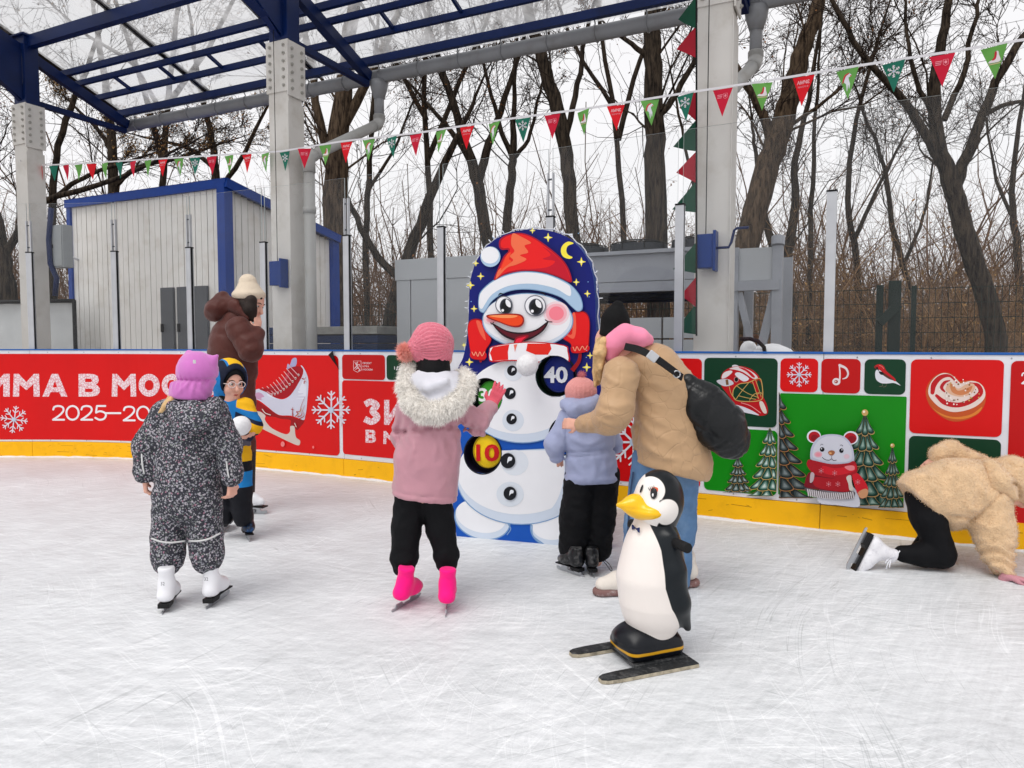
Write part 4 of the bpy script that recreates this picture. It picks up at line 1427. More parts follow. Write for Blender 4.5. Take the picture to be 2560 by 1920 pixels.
for i in range(3):
    c = along(CH, DR, 2.1 + 0.66 * i, CHD / 2, 2.29)
    ring = MB()
    for rr_ in (0.1, 0.2, 0.30):
        ring.tube([c + Vector((rr_ * math.cos(x), rr_ * math.sin(x), 0.06 if rr_ < .25 else 0.03)) for x in np.linspace(0, 2 * math.pi, 25)], 0.006, 4)
    for x in np.linspace(0, 2 * math.pi, 9)[:-1]:
        ring.tube([c + Vector((0.05 * math.cos(x), 0.05 * math.sin(x), 0.06)), c + Vector((.3 * math.cos(x), .3 * math.sin(x), 0.03)), c + Vector((.31 * math.cos(x), .31 * math.sin(x), -0.04))], 0.006, 4)
    g = ring.build('fan_guard', M_black_rubber, ch)
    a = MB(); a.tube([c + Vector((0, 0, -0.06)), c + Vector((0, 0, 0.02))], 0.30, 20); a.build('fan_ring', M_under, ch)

# ---- blue crank winches
M_winch = mat('blue_winch_paint', (16, 56, 128), rough=0.4, var=0.12, dirt=(10, 30, 70), dscale=8, damount=0.5)
def winch(c, w, h, label, crank):
    t = thing('winch', label, 'winch', c, 0, 'winches on the columns')
    a = MB(); a.box(c, (w, 0.10, h), RC); a.build('housing', M_winch, t, bevel=0.006)
    a = MB(); a.box(c - CO * 0.0 - CD * (w / 2 + 0.012), (0.024, 0.12, h + 0.05), RC); a.build('bracket', M_winch, t, bevel=0.004)
    if crank:
        s0 = c - CD * (w / 2 + 0.02) + Vector((0, 0, 0.02)) - CO * 0.03
        a = MB(); a.tube([s0, s0 - CD * 0.10, s0 - CD * 0.12 + Vector((0, 0, 0.04)), s0 - CD * 0.14 + Vector((0, 0, .13)), s0 - CD * 0.16 + Vector((0, 0, .145)), s0 - CD * 0.25 + Vector((0, 0, .145))], 0.011, 8); a.build('crank', M_blue, t, True)
    a = MB(); a.tube([c + Vector((0, 0, h / 2)), Vector((c.x, c.y, 4.6))], 0.004, 5); a.build('cable', M_black_rubber, t)
winch(at(1764, 629, 5.85), 0.13, 0.27, 'blue winch box with a bent crank on the right column', True)
winch(at(694, 684, 7.85), 0.15, 0.26, 'dark blue winch box on the middle column', False)

# ---- green mesh fence with its gate posts
M_green = mat('dark_green_fence', (12, 34, 28), rough=0.55, var=0.15)
FA = Vector((-6.0, 14.9, 0)); FL = 16.0; FZ = 2.0
fen = thing('mesh_fence', 'dark green welded mesh fence in front of the bushes', 'fence', along(FA, DR, 8))
mb = MB()
for i in range(int(FL / 0.072)):
    p = along(FA, DR, i * 0.072)
    mb.bar(p, p + Vector((0, 0, FZ)), 0.006, 0.006, up=DR)
for j in range(11):
    mb.bar(along(FA, DR, 0, -0.006, 0.08 + 0.19 * j), along(FA, DR, FL, -0.006, 0.08 + 0.19 * j), 0.006, 0.008)
mb.build('wire_mesh', M_green, fen)['kind'] = 'stuff'
for t0 in np.arange(0.0, FL, 2.5):
    a = MB(); a.box(along(FA, DR, t0, 0.04, FZ / 2), (0.06, 0.06, FZ + .04), RR); a.build('post', M_green, fen)
for px, w, dz in ((2198, 0.075, -.02), (2235, 0.13, 0.03)):
    c = at(px, 800, 8.4)
    g = thing('gate_post', 'thinner dark green gate post on the right, before the mesh fence' if px < 2210 else 'thicker dark green gate post with a slanted plate', 'gate post', (c.x, c.y, 0), 0, 'gate posts')
    a = MB(); a.box((c.x, c.y, 0.98 + dz / 2), (w, 0.1, 1.96 + dz), RR); a.build('post', M_green, g, bevel=0.004)
    if px > 2210:
        a = MB(); a.bar((c.x - 0.2, c.y - .06, 1.50), (c.x + 0.02, c.y - .06, 1.72), 0.02, 0.1); a.build('slanted_plate', M_green, g)

# ---- snowy tank and hose behind the right boards
tk = thing('snow_covered_tank', 'white snow covered tank with a black hose behind the boards', 'tank', at(1930, 872, 5.6))
a = MB(); c = at(1925, 890, 5.7); a.sphere(c, 0.2, 18, 10, (1.0, 0.6, 0.46)); a.sphere(c + Vector((0.02, 0, 0.02)), 0.1, 12, 8, (1.3, .9, .8)); a.sphere(c + Vector((-0.17, 0, 0.04)), 0.09, 12, 8, (.8, .7, .9)); a.build('snow_cap', M_snow, tk, True)
a = MB(); a.box((c.x, c.y, 0.55), (0.44, 0.25, 1.1), RR); a.build('tank_body', M_white, tk, bevel=.02)
a = MB(); a.tube([at(1850, 848, 5.6), at(1875, 847, 5.6), at(1895, 853, 5.6), at(1910, 868, 5.6), at(1915, 900, 5.6)], 0.016, 8); a.build('hose', M_black_rubber, tk, True)

# ================================================================ BUNTING
FCOL = {'snow': (30, 112, 92), 'logo': (206, 24, 56), 'skate': (104, 166, 78), 'amne': (224, 20, 36), 'horse': (106, 168, 82)}
M_flag = {k: mat('flag_%s' % k, v, rough=0.7, var=0.05) for k, v in FCOL.items()}
M_ribbon = mat('white_ribbon', (226, 224, 228), rough=0.7, var=0.03)
SA, SB = Vector((-5.78, 9.6, 0)), Vector((3.16, 4.72, 0))
SDIR = (SB - SA) / 35.0
sx_ = [30, 196, 445, 704, 850, 1039, 1280, 1463, 1723, 1923, 2134, 2365, 2560, 2800]
sy_ = [417, 409, 394, 378, 354, 333, 296, 272, 231, 201, 166, 131, 99, 60]
def string_pt(i):
    p = SA + SDIR * i
    px = 1280 + FPX * p.x / p.y
    py = np.interp(px, sx_, sy_)
    return at(px, py, p.y)
bun = thing('bunting', 'white ribbon with red and green pennants strung across the rink', 'bunting', string_pt(17))
pts = [cp(2, -0.12, 3.74)] + [string_pt(i) for i in np.arange(-4.2, 40.5, 0.5)]
mb = MB()
for i in range(len(pts) - 1):
    mb.bar(pts[i], pts[i + 1], 0.003, 0.017)
mb.build('ribbon', M_ribbon, bun)
ORDER = ['snow', 'logo', 'skate', 'amne', 'horse']
def pennant(parent, O, T, D, w, h, kind, prints, rr):
    """triangle hanging from O (middle of its top edge) along D, top edge along T"""
    Nn = T.cross(D).normalized()
    if Nn.y > 0:
        Nn = -Nn
    ph = rr.uniform(0, 6)
    def S(x, y, off=0.0):
        return O + T * x + D * y + Nn * (off + 0.010 * math.sin(ph + 9 * y + 8 * x) * min(1, y / 0.06))
    vs, fs = [], []
    n = 8
    for j in range(n):
        hw = w / 2 * (1 - j / n)
        for q in (-1, 0, 1):
            vs.append(S(q * hw, h * j / n))
    vs.append(S(0, h))
    for j in range(n - 1):
        for q in range(2):
            b = 3 * j + q
            fs.append((b, b + 1, b + 4, b + 3))
    b = 3 * (n - 1)
    fs += [(b, b + 1, len(vs) - 1), (b + 1, b + 2, len(vs) - 1)]
    fl = mesh_obj('pennant', vs, fs, M_flag[kind], parent, True)
    if not prints:
        return
    pr = Print(S, 0, 0, 1.0, 0.0015, 0.0002)
    W2 = (232, 226, 230)
    if kind == 'snow':
        snowflake(pr, 0, h * 0.30, 0.040, W2, w=0.12)
    elif kind == 'logo':
        pr.stroke([(0.006, .035), (.034, .035), (.034, .066), (.02, .074), (.006, .066)], 0.003, (240, 150, 165), closed=True, smooth=False)
        pr.ell(.02, .052, .008, .010, (240, 150, 165), n=8)
        for k in range(3):
            pr.stroke([(-.038, .042 + .011 * k), (-.002 - .004 * k, .042 + .011 * k)], .005, (240, 150, 165), smooth=False)
    elif kind == 'amne':
        print_text(pr, 'ЗИМА', -.042, .052, .084, .026, (246, 190, 196), bold=.02, mirror=True)
        print_text(pr, 'В МОСКВЕ', -.036, .076, .070, .012, (240, 150, 160), bold=.01, mirror=True)
    elif kind == 'skate':
        pr.stroke([(-.03, .108), (.03, .108)], .005, (214, 190, 150), smooth=False)
        pr.blob([(-.030, .098), (-.028, .086), (-.012, .080), (0, .062), (.004, .036), (.022, .034), (.026, .060), (.030, .098)], (232, 222, 224), 4)
        pr.blob([(-.016, .082), (-.002, .066), (.004, .036), (.014, .036), (.010, .070), (.0, .084)], (196, 40, 56), 4)
    elif kind == 'horse':
        pr.blob([(-.006, .036), (.012, .030), (.024, .042), (.022, .052), (.006, .056), (.010, .085), (.014, .10), (.008, .135), (.002, .105), (-.006, .15), (-.012, .10), (-.024, .085), (-.02, .06)], (230, 230, 236), 4)
        pr.stroke([(.008, .030), (-.014, .040), (-.026, .062), (-.034, .086)], [.008, .012, .012, .006], (206, 60, 70))
        pr.ell(.020, .048, .005, None, (206, 60, 70), n=8)
    pr.build('print', fl)
rr = random.Random(5)
for i in range(-4, 40):
    O = string_pt(i) - Vector((0, 0, 0.012))
    T = (string_pt(i + .2) - string_pt(i - .2)); T.z = 0; T.normalize()
    yaw = rr.gauss(0, .18)
    T = Matrix.Rotation(yaw, 3, 'Z') @ T
    k = ORDER[(i - 28) % 5]
    D = Vector((rr.gauss(0, .03), rr.gauss(0, .06), -1)).normalized()
    if i in (-4, -3):
        k = 'amne'
    pennant(bun, O, T, D, 0.148, 0.205, k, i > 5, rr)

bun2 = thing('bunting', 'string of larger red and green pennants hanging down beside the right column', 'bunting', at(1740, 860, 5.75))
M_g2 = mat('flag_dark_green', (10, 70, 50), rough=0.65); M_r2 = mat('flag_crimson', (160, 18, 40), rough=0.65)
M_flag['g2'], M_flag['r2'] = M_g2, M_r2
a = MB(); a.tube([at(1741, y, 5.80) for y in range(-300, 880, 60)], 0.008, 5); a.build('cord', M_black_rubber, bun2)
for i, y in enumerate(range(-140, 880, 79)):
    if i in (4, 9):
        continue
    O = at(1741, y + rr.uniform(-12, 14), 5.80)
    yaw = rr.gauss(0.35, 0.6)
    D = Vector((-math.cos(yaw), math.sin(yaw) * 0.9, -0.22 if i % 2 else -.5)).normalized()
    pennant(bun2, O, Vector((0, 0, 1)), D, 0.25, 0.21 - 0.05 * (i % 2), 'g2' if i % 2 == 0 else 'r2', False, rr)

# ================================================================ TREES
def unit(v):
    return v / np.maximum(np.linalg.norm(v, axis=-1, keepdims=True), 1e-9)

def tubes(P, R, n):
    """P (N,K,3), R (N,K) -> verts, quad faces for N tubes with n sides"""
    Nn, K, _ = P.shape
    T = np.empty_like(P)
    T[:, 1:-1] = P[:, 2:] - P[:, :-2]
    T[:, 0] = P[:, 1] - P[:, 0]
    T[:, -1] = P[:, -1] - P[:, -2]
    T = unit(T)
    ref = np.where(np.abs(T[:, :1, 2:3]) < 0.9, np.array([0, 0, 1.0]), np.array([1.0, 0, 0]))
    S = unit(np.cross(T, np.broadcast_to(ref, T.shape)))
    Q = np.cross(T, S)
    a = 2 * np.pi * np.arange(n) / n
    V = P[:, :, None, :] + R[:, :, None, None] * (S[:, :, None, :] * np.cos(a)[None, None, :, None] + Q[:, :, None, :] * np.sin(a)[None, None, :, None])
    V = V.reshape(-1, 3)
    base = (np.arange(Nn)[:, None, None] * K + np.arange(K - 1)[None, :, None]) * n
    j = np.arange(n)[None, None, :]
    j2 = (np.arange(n) + 1)[None, None, :] % n
    F = np.stack([base + j, base + j2, base + n + j2, base + n + j], axis=-1).reshape(-1, 4)
    return V, F

def merge(parts):
    vs, fs, n = [], [], 0
    for V, F in parts:
        vs.append(V); fs.append(F + n); n += len(V)
    return np.concatenate(vs), np.concatenate(fs)

def kids(P, R, n, ratio, ang, up, K, rmul, rng, tmin=0.25, wob=0.18, rmin=0.004):
    """n branches growing from every tube of (P, R)"""
    Nn, K0, _ = P.shape
    idx = np.repeat(np.arange(Nn), n)
    t = tmin + (1 - tmin) * rng.random(len(idx)) ** 0.9
    f = t * (K0 - 1)
    i0 = np.minimum(f.astype(int), K0 - 2)
    w = (f - i0)[:, None]
    pos = P[idx, i0] * (1 - w) + P[idx, i0 + 1] * w
    rad = R[idx, i0] * (1 - w[:, 0]) + R[idx, i0 + 1] * w[:, 0]
    pd = unit(P[idx, i0 + 1] - P[idx, i0])
    ln = np.linalg.norm(P[:, 1:] - P[:, :-1], axis=2).sum(1)[idx]
    rnd = unit(rng.normal(size=pos.shape))
    perp = unit(rnd - pd * (rnd * pd).sum(1, keepdims=True))
    A = np.radians(ang * (0.6 + 0.8 * rng.random(len(idx))))[:, None]
    d = pd * np.cos(A) + perp * np.sin(A)
    d[:, 2] += up
    d = unit(d)
    L = ln * ratio * (1.15 - 0.75 * t) * (0.6 + 0.8 * rng.random(len(idx)))
    out = np.empty((len(idx), K, 3))
    out[:, 0] = pos
    for k in range(1, K):
        d = unit(d + rng.normal(size=d.shape) * wob + np.array([0, 0, up * 0.25]))
        out[:, k] = out[:, k - 1] + d * (L / (K - 1))[:, None]
    r0 = np.maximum(rad * rmul, rmin)
    rr_ = r0[:, None] * np.linspace(1, 0.3, K)[None, :]
    return out, np.maximum(rr_, rmin * 0.6)

def bark(name, rgb, rgb2, sc=14.0):
    m = bpy.data.materials.new(name)
    m.use_nodes = True
    nt = m.node_tree
    b = nt.nodes['Principled BSDF']
    b.inputs['Roughness'].default_value = 0.95
    b.inputs['Specular IOR Level'].default_value = 0.1
    tc = N(nt, 'ShaderNodeTexCoord')
    mp = N(nt, 'ShaderNodeMapping')
    mp.inputs['Scale'].default_value = (1, 1, 0.16)
    nz = N(nt, 'ShaderNodeTexNoise')
    nz.inputs['Scale'].default_value = sc * 1.6; nz.inputs['Detail'].default_value = 5; nz.inputs['Roughness'].default_value = 0.7
    nt.links.new(tc.outputs['Object'], mp.inputs[0]); nt.links.new(mp.outputs[0], nz.inputs[0])
    cr = N(nt, 'ShaderNodeValToRGB')
    cr.color_ramp.elements[0].position = 0.38; cr.color_ramp.elements[0].color = lin(rgb2)
    cr.color_ramp.elements[1].position = 0.62; cr.color_ramp.elements[1].color = lin(rgb)
    nt.links.new(nz.outputs[0], cr.inputs[0]); nt.links.new(cr.outputs[0], b.inputs['Base Color'])
    bp = N(nt, 'ShaderNodeBump'); bp.inputs['Strength'].default_value = 0.9; bp.inputs['Distance'].default_value = 0.03
    nt.links.new(nz.outputs[0], bp.inputs['Height']); nt.links.new(bp.outputs[0], b.inputs['Normal'])
    return m
M_bark = bark('dark_furrowed_bark', (74, 64, 54), (26, 22, 20))
M_bark2 = bark('brown_bark', (98, 82, 66), (40, 32, 26))
M_twig = mat('dark_twigs', (52, 43, 38), rough=0.9, var=0.3, spec=0.1)
M_twig2 = mat('brown_twigs', (96, 72, 54), rough=0.9, var=0.3, spec=0.1)
M_twig3 = mat('tan_twigs', (132, 104, 76), rough=0.9, var=0.3, spec=0.1)
M_dry = mat('dry_leaves', (122, 84, 52), rough=0.9, var=0.4, scale=2, spec=0.1)
M_dry2 = mat('pale_dry_leaves', (150, 118, 76), rough=0.9, var=0.4, scale=2, spec=0.1)

def leaves(P, n, size, rng):
    """n small dry leaves hung near the tubes P"""
    Nn, K, _ = P.shape
    i = rng.integers(0, Nn, n); k = rng.integers(1, K, n)
    c = P[i, k] + rng.normal(size=(n, 3)) * 0.03
    a = unit(rng.normal(size=(n, 3)) + np.array([0, 0, -0.8])) * size * (0.6 + 0.8 * rng.random((n, 1)))
    b = unit(np.cross(a, rng.normal(size=(n, 3)))) * size * 0.32
    V = np.stack([c, c + a * 0.5 + b, c + a, c + a * 0.5 - b], axis=1).reshape(-1, 3)
    F = np.arange(4 * n).reshape(-1, 4)
    return V, F

def tree(label, Y, limbs, name='bare_tree', dens=1.0, leaf_n=250, bk=None, seed=0, twig=None, lv=None, group='bare trees behind the rink', base=True):
    """limbs: lists of (px, py, width px) along trunk and main boughs, standing Y metres ahead"""
    rng = np.random.default_rng(100 + seed)
    parts, LP, LR = [], [], []
    for li, lm in enumerate(limbs):
        pts = []
        for j, q in enumerate(lm):
            yy = Y + (q[3] if len(q) > 3 else 0.0)
            p = at(q[0], q[1], yy)
            pts.append((p.x, p.y, p.z, q[2] * yy / FPX / 2 * 0.8))
        if li == 0 and base:
            p = pts[0]
            pts = [(p[0] + (p[0] - pts[1][0]) * 0.1, p[1], -0.1, p[3] * 1.3)] + pts
        a_, b_ = np.array(pts[-2]), np.array(pts[-1])
        st = (b_ - a_)[:3]
        pts.append(tuple(np.append(b_[:3] + st * 0.7, b_[3] * 0.55)))
        pts.append(tuple(np.append(b_[:3] + st * 1.5, b_[3] * 0.12)))
        sm = np.array(smooth_open(pts, 4))
        sm[:, 3] = np.maximum(sm[:, 3], 0.004)
        sm[:, :2] += rng.normal(size=(len(sm), 2)) * 0.012
        parts.append(tubes(sm[None, :, :3], sm[None, :, 3], 9))
        # resample to 8 points for branching
        ii = np.linspace(0, len(sm) - 1, 9)
        R8 = np.stack([np.interp(ii, np.arange(len(sm)), sm[:, c]) for c in range(4)], axis=1)
        LP.append(R8[:, :3]); LR.append(R8[:, 3])
    P0, R0 = np.array(LP), np.array(LR)
    # only the upper two thirds branch
    P1, R1 = kids(P0, np.minimum(R0, 0.13), max(3, int(10 * dens)), 0.36, 44, 0.2, 8, 0.18, rng, 0.3, 0.17, 0.009)
    P2, R2 = kids(P1, R1, max(4, int(10 * dens)), 0.55, 42, 0.10, 5, 0.5, rng, 0.15, 0.2, 0.006)
    P3, R3 = kids(P2, R2, max(4, int(5 * dens)), 0.65, 42, 0.05, 4, 0.6, rng, 0.1, 0.26, 0.005)
    t = thing(name, label, 'tree', (LP[0][0][0], LP[0][0][1], 0), 0, group)
    parts.append(tubes(P1, R1, 5))
    V, F = merge(parts)
    mesh_obj('trunk', V, F, bk or M_bark, t, True)
    V, F = merge([tubes(P2, R2, 4), tubes(P3, R3, 3)])
    cr = mesh_obj('crown', V, F, twig or M_twig, t, True)
    if leaf_n:
        V, F = leaves(P3, int(leaf_n * 1.0), 0.05, rng)
        mesh_obj('dry_leaves', V, F, lv or M_dry, cr)['kind'] = 'stuff'
    return t

tree('thick dark trunk right behind the middle column', 13.5, [[(850, 870, 95), (846, 700, 88), (838, 500, 76), (845, 350, 66), (862, 200, 50), (880, 40, 40)], [(840, 480, 34), (800, 300, 26), (770, 120, 20), (730, -60, 14)], [(850, 330, 34), (930, 180, 26), (1000, 20, 18), (1040, -100, 12)]], seed=1, bk=M_bark2, leaf_n=500)
tree('leaning tree crossing low behind the tall glass post', 15, [[(960, 860, 40), (1000, 700, 38), (1050, 560, 34), (1100, 430, 26), (1150, 330, 18), (1190, 240, 10)], [(1000, 700, 26), (930, 620, 22), (880, 520, 16), (840, 430, 10)]], seed=2, dens=0.8)
tree('forked tree left of the snowman target', 16, [[(1235, 700, 40), (1210, 560, 38), (1195, 460, 36), (1170, 380, 30), (1130, 250, 22), (1080, 90, 14)], [(1195, 470, 30), (1215, 380, 26), (1250, 280, 20), (1300, 130, 14), (1330, 0, 9)], [(1190, 430, 20), (1130, 330, 16), (1060, 250, 10)]], seed=3, leaf_n=700)
tree('slim forked tree above the snowman hat', 17, [[(1262, 700, 30), (1265, 560, 28), (1278, 450, 26), (1282, 385, 24), (1285, 280, 16), (1290, 130, 10)], [(1280, 390, 18), (1255, 330, 15), (1230, 240, 12), (1200, 120, 8)], [(1280, 400, 16), (1320, 350, 12), (1345, 250, 9)]], seed=4)
tree('leaning furrowed tree behind the snowman moon', 14, [[(1440, 700, 44), (1432, 560, 42), (1420, 420, 42), (1400, 300, 44), (1365, 180, 40), (1330, 60, 34), (1300, -60, 26)], [(1410, 360, 20), (1440, 240, 18), (1460, 120, 14), (1490, -20, 10)]], seed=5, leaf_n=800)
tree('straight thick trunk left of the right column', 12.5, [[(1645, 870, 76), (1645, 700, 72), (1640, 500, 68), (1636, 350, 62), (1634, 200, 56), (1632, 80, 52), (1632, -80, 44)], [(1640, 300, 22), (1680, 250, 20), (1730, 160, 16), (1780, 40, 10)], [(1630, 150, 20), (1590, 120, 16), (1540, 80, 10)]], seed=6, dens=0.8, leaf_n=500)
tree('big furrowed trunk leaning right behind the right column', 12, [[(1830, 870, 80), (1845, 720, 78), (1880, 560, 76), (1915, 430, 74), (1950, 330, 70), (1985, 200, 58), (2020, 90, 48), (2060, -40, 36)], [(1935, 360, 34), (1895, 260, 26), (1840, 160, 20), (1800, 40, 14)], [(1930, 350, 14), (2010, 290, 12), (2090, 230, 9), (2180, 140, 6)]], seed=7, bk=M_bark2, leaf_n=300)
tree('twin stemmed tree right of the crank winch', 15, [[(1980, 870, 40), (1972, 740, 38), (1965, 660, 34), (1985, 540, 26), (1990, 400, 20), (2020, 250, 14), (2050, 60, 9)], [(1968, 670, 30), (1925, 600, 24), (1905, 500, 18), (1890, 380, 12)], [(2020, 860, 16), (2025, 650, 16), (2035, 400, 13), (2045, 200, 9)]], seed=8, leaf_n=400)
tree('many armed dark tree at the right edge', 10.5, [[(2490, 880, 62), (2470, 760, 60), (2430, 640, 58), (2395, 520, 56), (2375, 450, 52), (2345, 360, 42), (2335, 220, 34), (2355, 100, 28), (2380, -40, 20)], [(2370, 430, 34), (2310, 330, 28), (2240, 230, 22), (2150, 130, 18), (2090, 20, 14)], [(2385, 470, 36), (2430, 350, 30), (2480, 230, 26), (2540, 120, 22), (2620, 20, 16)], [(2340, 300, 18), (2290, 200, 14), (2265, 80, 10), (2260, -60, 7)], [(2450, 290, 16), (2520, 260, 13), (2600, 250, 9)], [(2360, 300, 20), (2410, 180, 16), (2440, 40, 12)]], seed=9, dens=0.85, leaf_n=60)
tree('dark leaning trunk at the far left behind the left column', 13, [[(30, 880, 60), (22, 740, 54), (0, 620, 46), (-30, 480, 40), (-60, 300, 30)], [(10, 640, 26), (60, 560, 20), (120, 500, 18), (220, 470, 16), (330, 430, 12), (430, 380, 8)]], seed=10, leaf_n=500)
tree('slender bent tree between the left column and the shed', 14, [[(135, 870, 30), (132, 700, 28), (130, 560, 24), (135, 430, 20), (165, 300, 18), (215, 180, 14), (260, 40, 10)], [(130, 500, 16), (180, 460, 14), (240, 430, 12), (330, 400, 8)]], seed=11, leaf_n=900, lv=M_dry2)
tree('dark tree rising behind the shed roof', 17, [[(275, 870, 40), (278, 600, 34), (282, 450, 30), (278, 330, 26), (262, 200, 20), (240, 60, 14)], [(280, 470, 18), (340, 420, 14), (430, 400, 10), (520, 370, 7)], [(280, 380, 16), (240, 320, 12), (190, 270, 8)]], seed=12, leaf_n=1600, lv=M_dry2)
tree('leafy brown tree behind the right end of the shed', 18, [[(560, 870, 36), (555, 600, 30), (540, 460, 26), (530, 350, 20), (500, 220, 14), (480, 80, 10)], [(545, 480, 18), (600, 400, 14), (650, 300, 10)], [(535, 420, 16), (470, 370, 12), (390, 350, 8)]], seed=13, leaf_n=1600, lv=M_dry2)
tree('thin upright tree behind the tall glass post', 18, [[(920, 870, 22), (915, 600, 20), (925, 400, 17), (935, 200, 13), (945, 20, 9)], [(920, 480, 12), (980, 380, 9), (1030, 260, 6)]], seed=14, leaf_n=600)
tree('thin tree right of the straight thick trunk', 19, [[(1745, 870, 24), (1750, 600, 22), (1770, 400, 18), (1800, 200, 13), (1820, 20, 9)], [(1755, 560, 14), (1720, 400, 10), (1690, 250, 7)]], seed=15, leaf_n=700)
tree('slim tree halfway between the post and the many armed tree', 17, [[(2150, 870, 22), (2140, 650, 20), (2120, 500, 17), (2140, 300, 13), (2190, 120, 9)], [(2135, 600, 14), (2190, 480, 11), (2240, 380, 8)]], seed=16, leaf_n=300)
tree('slender tree left of the many armed tree', 16, [[(2300, 870, 20), (2270, 700, 18), (2230, 560, 16), (2210, 420, 12), (2160, 280, 8)], [(2260, 660, 12), (2310, 540, 9), (2330, 420, 6)]], seed=17, leaf_n=200)
tree('pale thin tree at the right edge of the photo', 20, [[(2550, 870, 24), (2545, 640, 22), (2530, 480, 17), (2550, 300, 12), (2580, 120, 8)], [(2540, 560, 12), (2490, 450, 9), (2470, 330, 6)]], seed=18, leaf_n=300)

tree('tall spreading tree above the canopy left of the middle column', 19, [[(400, 870, 24), (405, 500, 20), (420, 250, 17), (440, 60, 14), (470, -150, 9)], [(410, 420, 20), (360, 220, 16), (300, 40, 12), (250, -150, 8)], [(420, 260, 18), (520, 120, 14), (600, -40, 10), (660, -180, 7)], [(415, 300, 16), (330, 160, 12), (220, 90, 9), (120, 0, 6)]], seed=31, leaf_n=600, dens=1.1)
tree('tall spreading tree above the canopy right of the middle column', 20, [[(1080, 870, 22), (1075, 500, 19), (1060, 250, 16), (1070, 60, 13), (1080, -160, 8)], [(1070, 400, 18), (1150, 200, 14), (1230, 20, 10), (1280, -150, 7)], [(1065, 300, 16), (980, 140, 12), (900, 0, 9), (850, -150, 6)]], seed=32, leaf_n=500, dens=1.1)
tree('tall spreading tree above the canopy near the right column', 20, [[(1560, 870, 21), (1555, 500, 18), (1530, 250, 15), (1500, 60, 12), (1480, -160, 8)], [(1545, 350, 18), (1600, 150, 14), (1680, -20, 10)], [(1530, 260, 14), (1440, 120, 11), (1380, -40, 8)]], seed=33, leaf_n=500, dens=1.1)

# ---- bushes and saplings that read as one brown mass
def thicket(name, label, n, xr, yr, hr, mt, seed, lean=0.42, k1=6, k2=4, lf=0, lm=None, wig=0.22):
    rng = np.random.default_rng(seed)
    y = yr[0] + (yr[1] - yr[0]) * rng.random(n) ** 0.8
    u = xr[0] + (xr[1] - xr[0]) * rng.random(n)
    base = np.stack([u * y, y, np.zeros(n)], axis=1)
    h = hr[0] + (hr[1] - hr[0]) * rng.random(n) ** 1.6
    d = unit(np.stack([rng.normal(size=n) * lean, rng.normal(size=n) * lean, np.ones(n)], axis=1))
    K = 6
    P = np.empty((n, K, 3)); P[:, 0] = base
    for k in range(1, K):
        d = unit(d + rng.normal(size=d.shape) * wig)
        P[:, k] = P[:, k - 1] + d * (h / (K - 1))[:, None]
    R = (0.006 + 0.0045 * h)[:, None] * np.linspace(1, 0.3, K)[None]
    P1, R1 = kids(P, R, k1, 0.42, 42, 0.12, 4, 0.55, rng, 0.15, 0.2, 0.0045)
    P2, R2 = kids(P1, R1, k2, 0.55, 45, 0.03, 3, 0.6, rng, 0.1, 0.25, 0.004)
    V, F = merge([tubes(P, R, 4), tubes(P1, R1, 3), tubes(P2, R2, 3)])
    o = mesh_obj(name, V, F, mt, None, True)
    tag(o, label, 'bushes', None, 'stuff')
    if lf:
        V, F = leaves(P2, lf, 0.06, rng)
        mesh_obj('dry_leaves', V, F, lm, o)['kind'] = 'stuff'
thicket('bushes', 'tangle of brown bare bushes behind the fence', 1050, (-0.75, 0.78), (14.5, 26), (1.2, 4.8), M_twig2, 21, lf=9000, lm=M_dry)
thicket('bushes_tan', 'tan dry bushes on the right behind the mesh fence', 800, (0.12, 0.8), (12.5, 22), (1.0, 4.2), M_twig3, 22, lf=9000, lm=M_dry2)
thicket('saplings', 'thin dark saplings of the far wood', 720, (-0.78, 0.82), (22, 45), (4, 11), M_twig2, 23, 0.2, 6, 5)
thicket('far_wood', 'brown mass of the far wood', 760, (-0.8, 0.85), (40, 75), (6, 13), M_twig2, 24, 0.15, 5, 4)
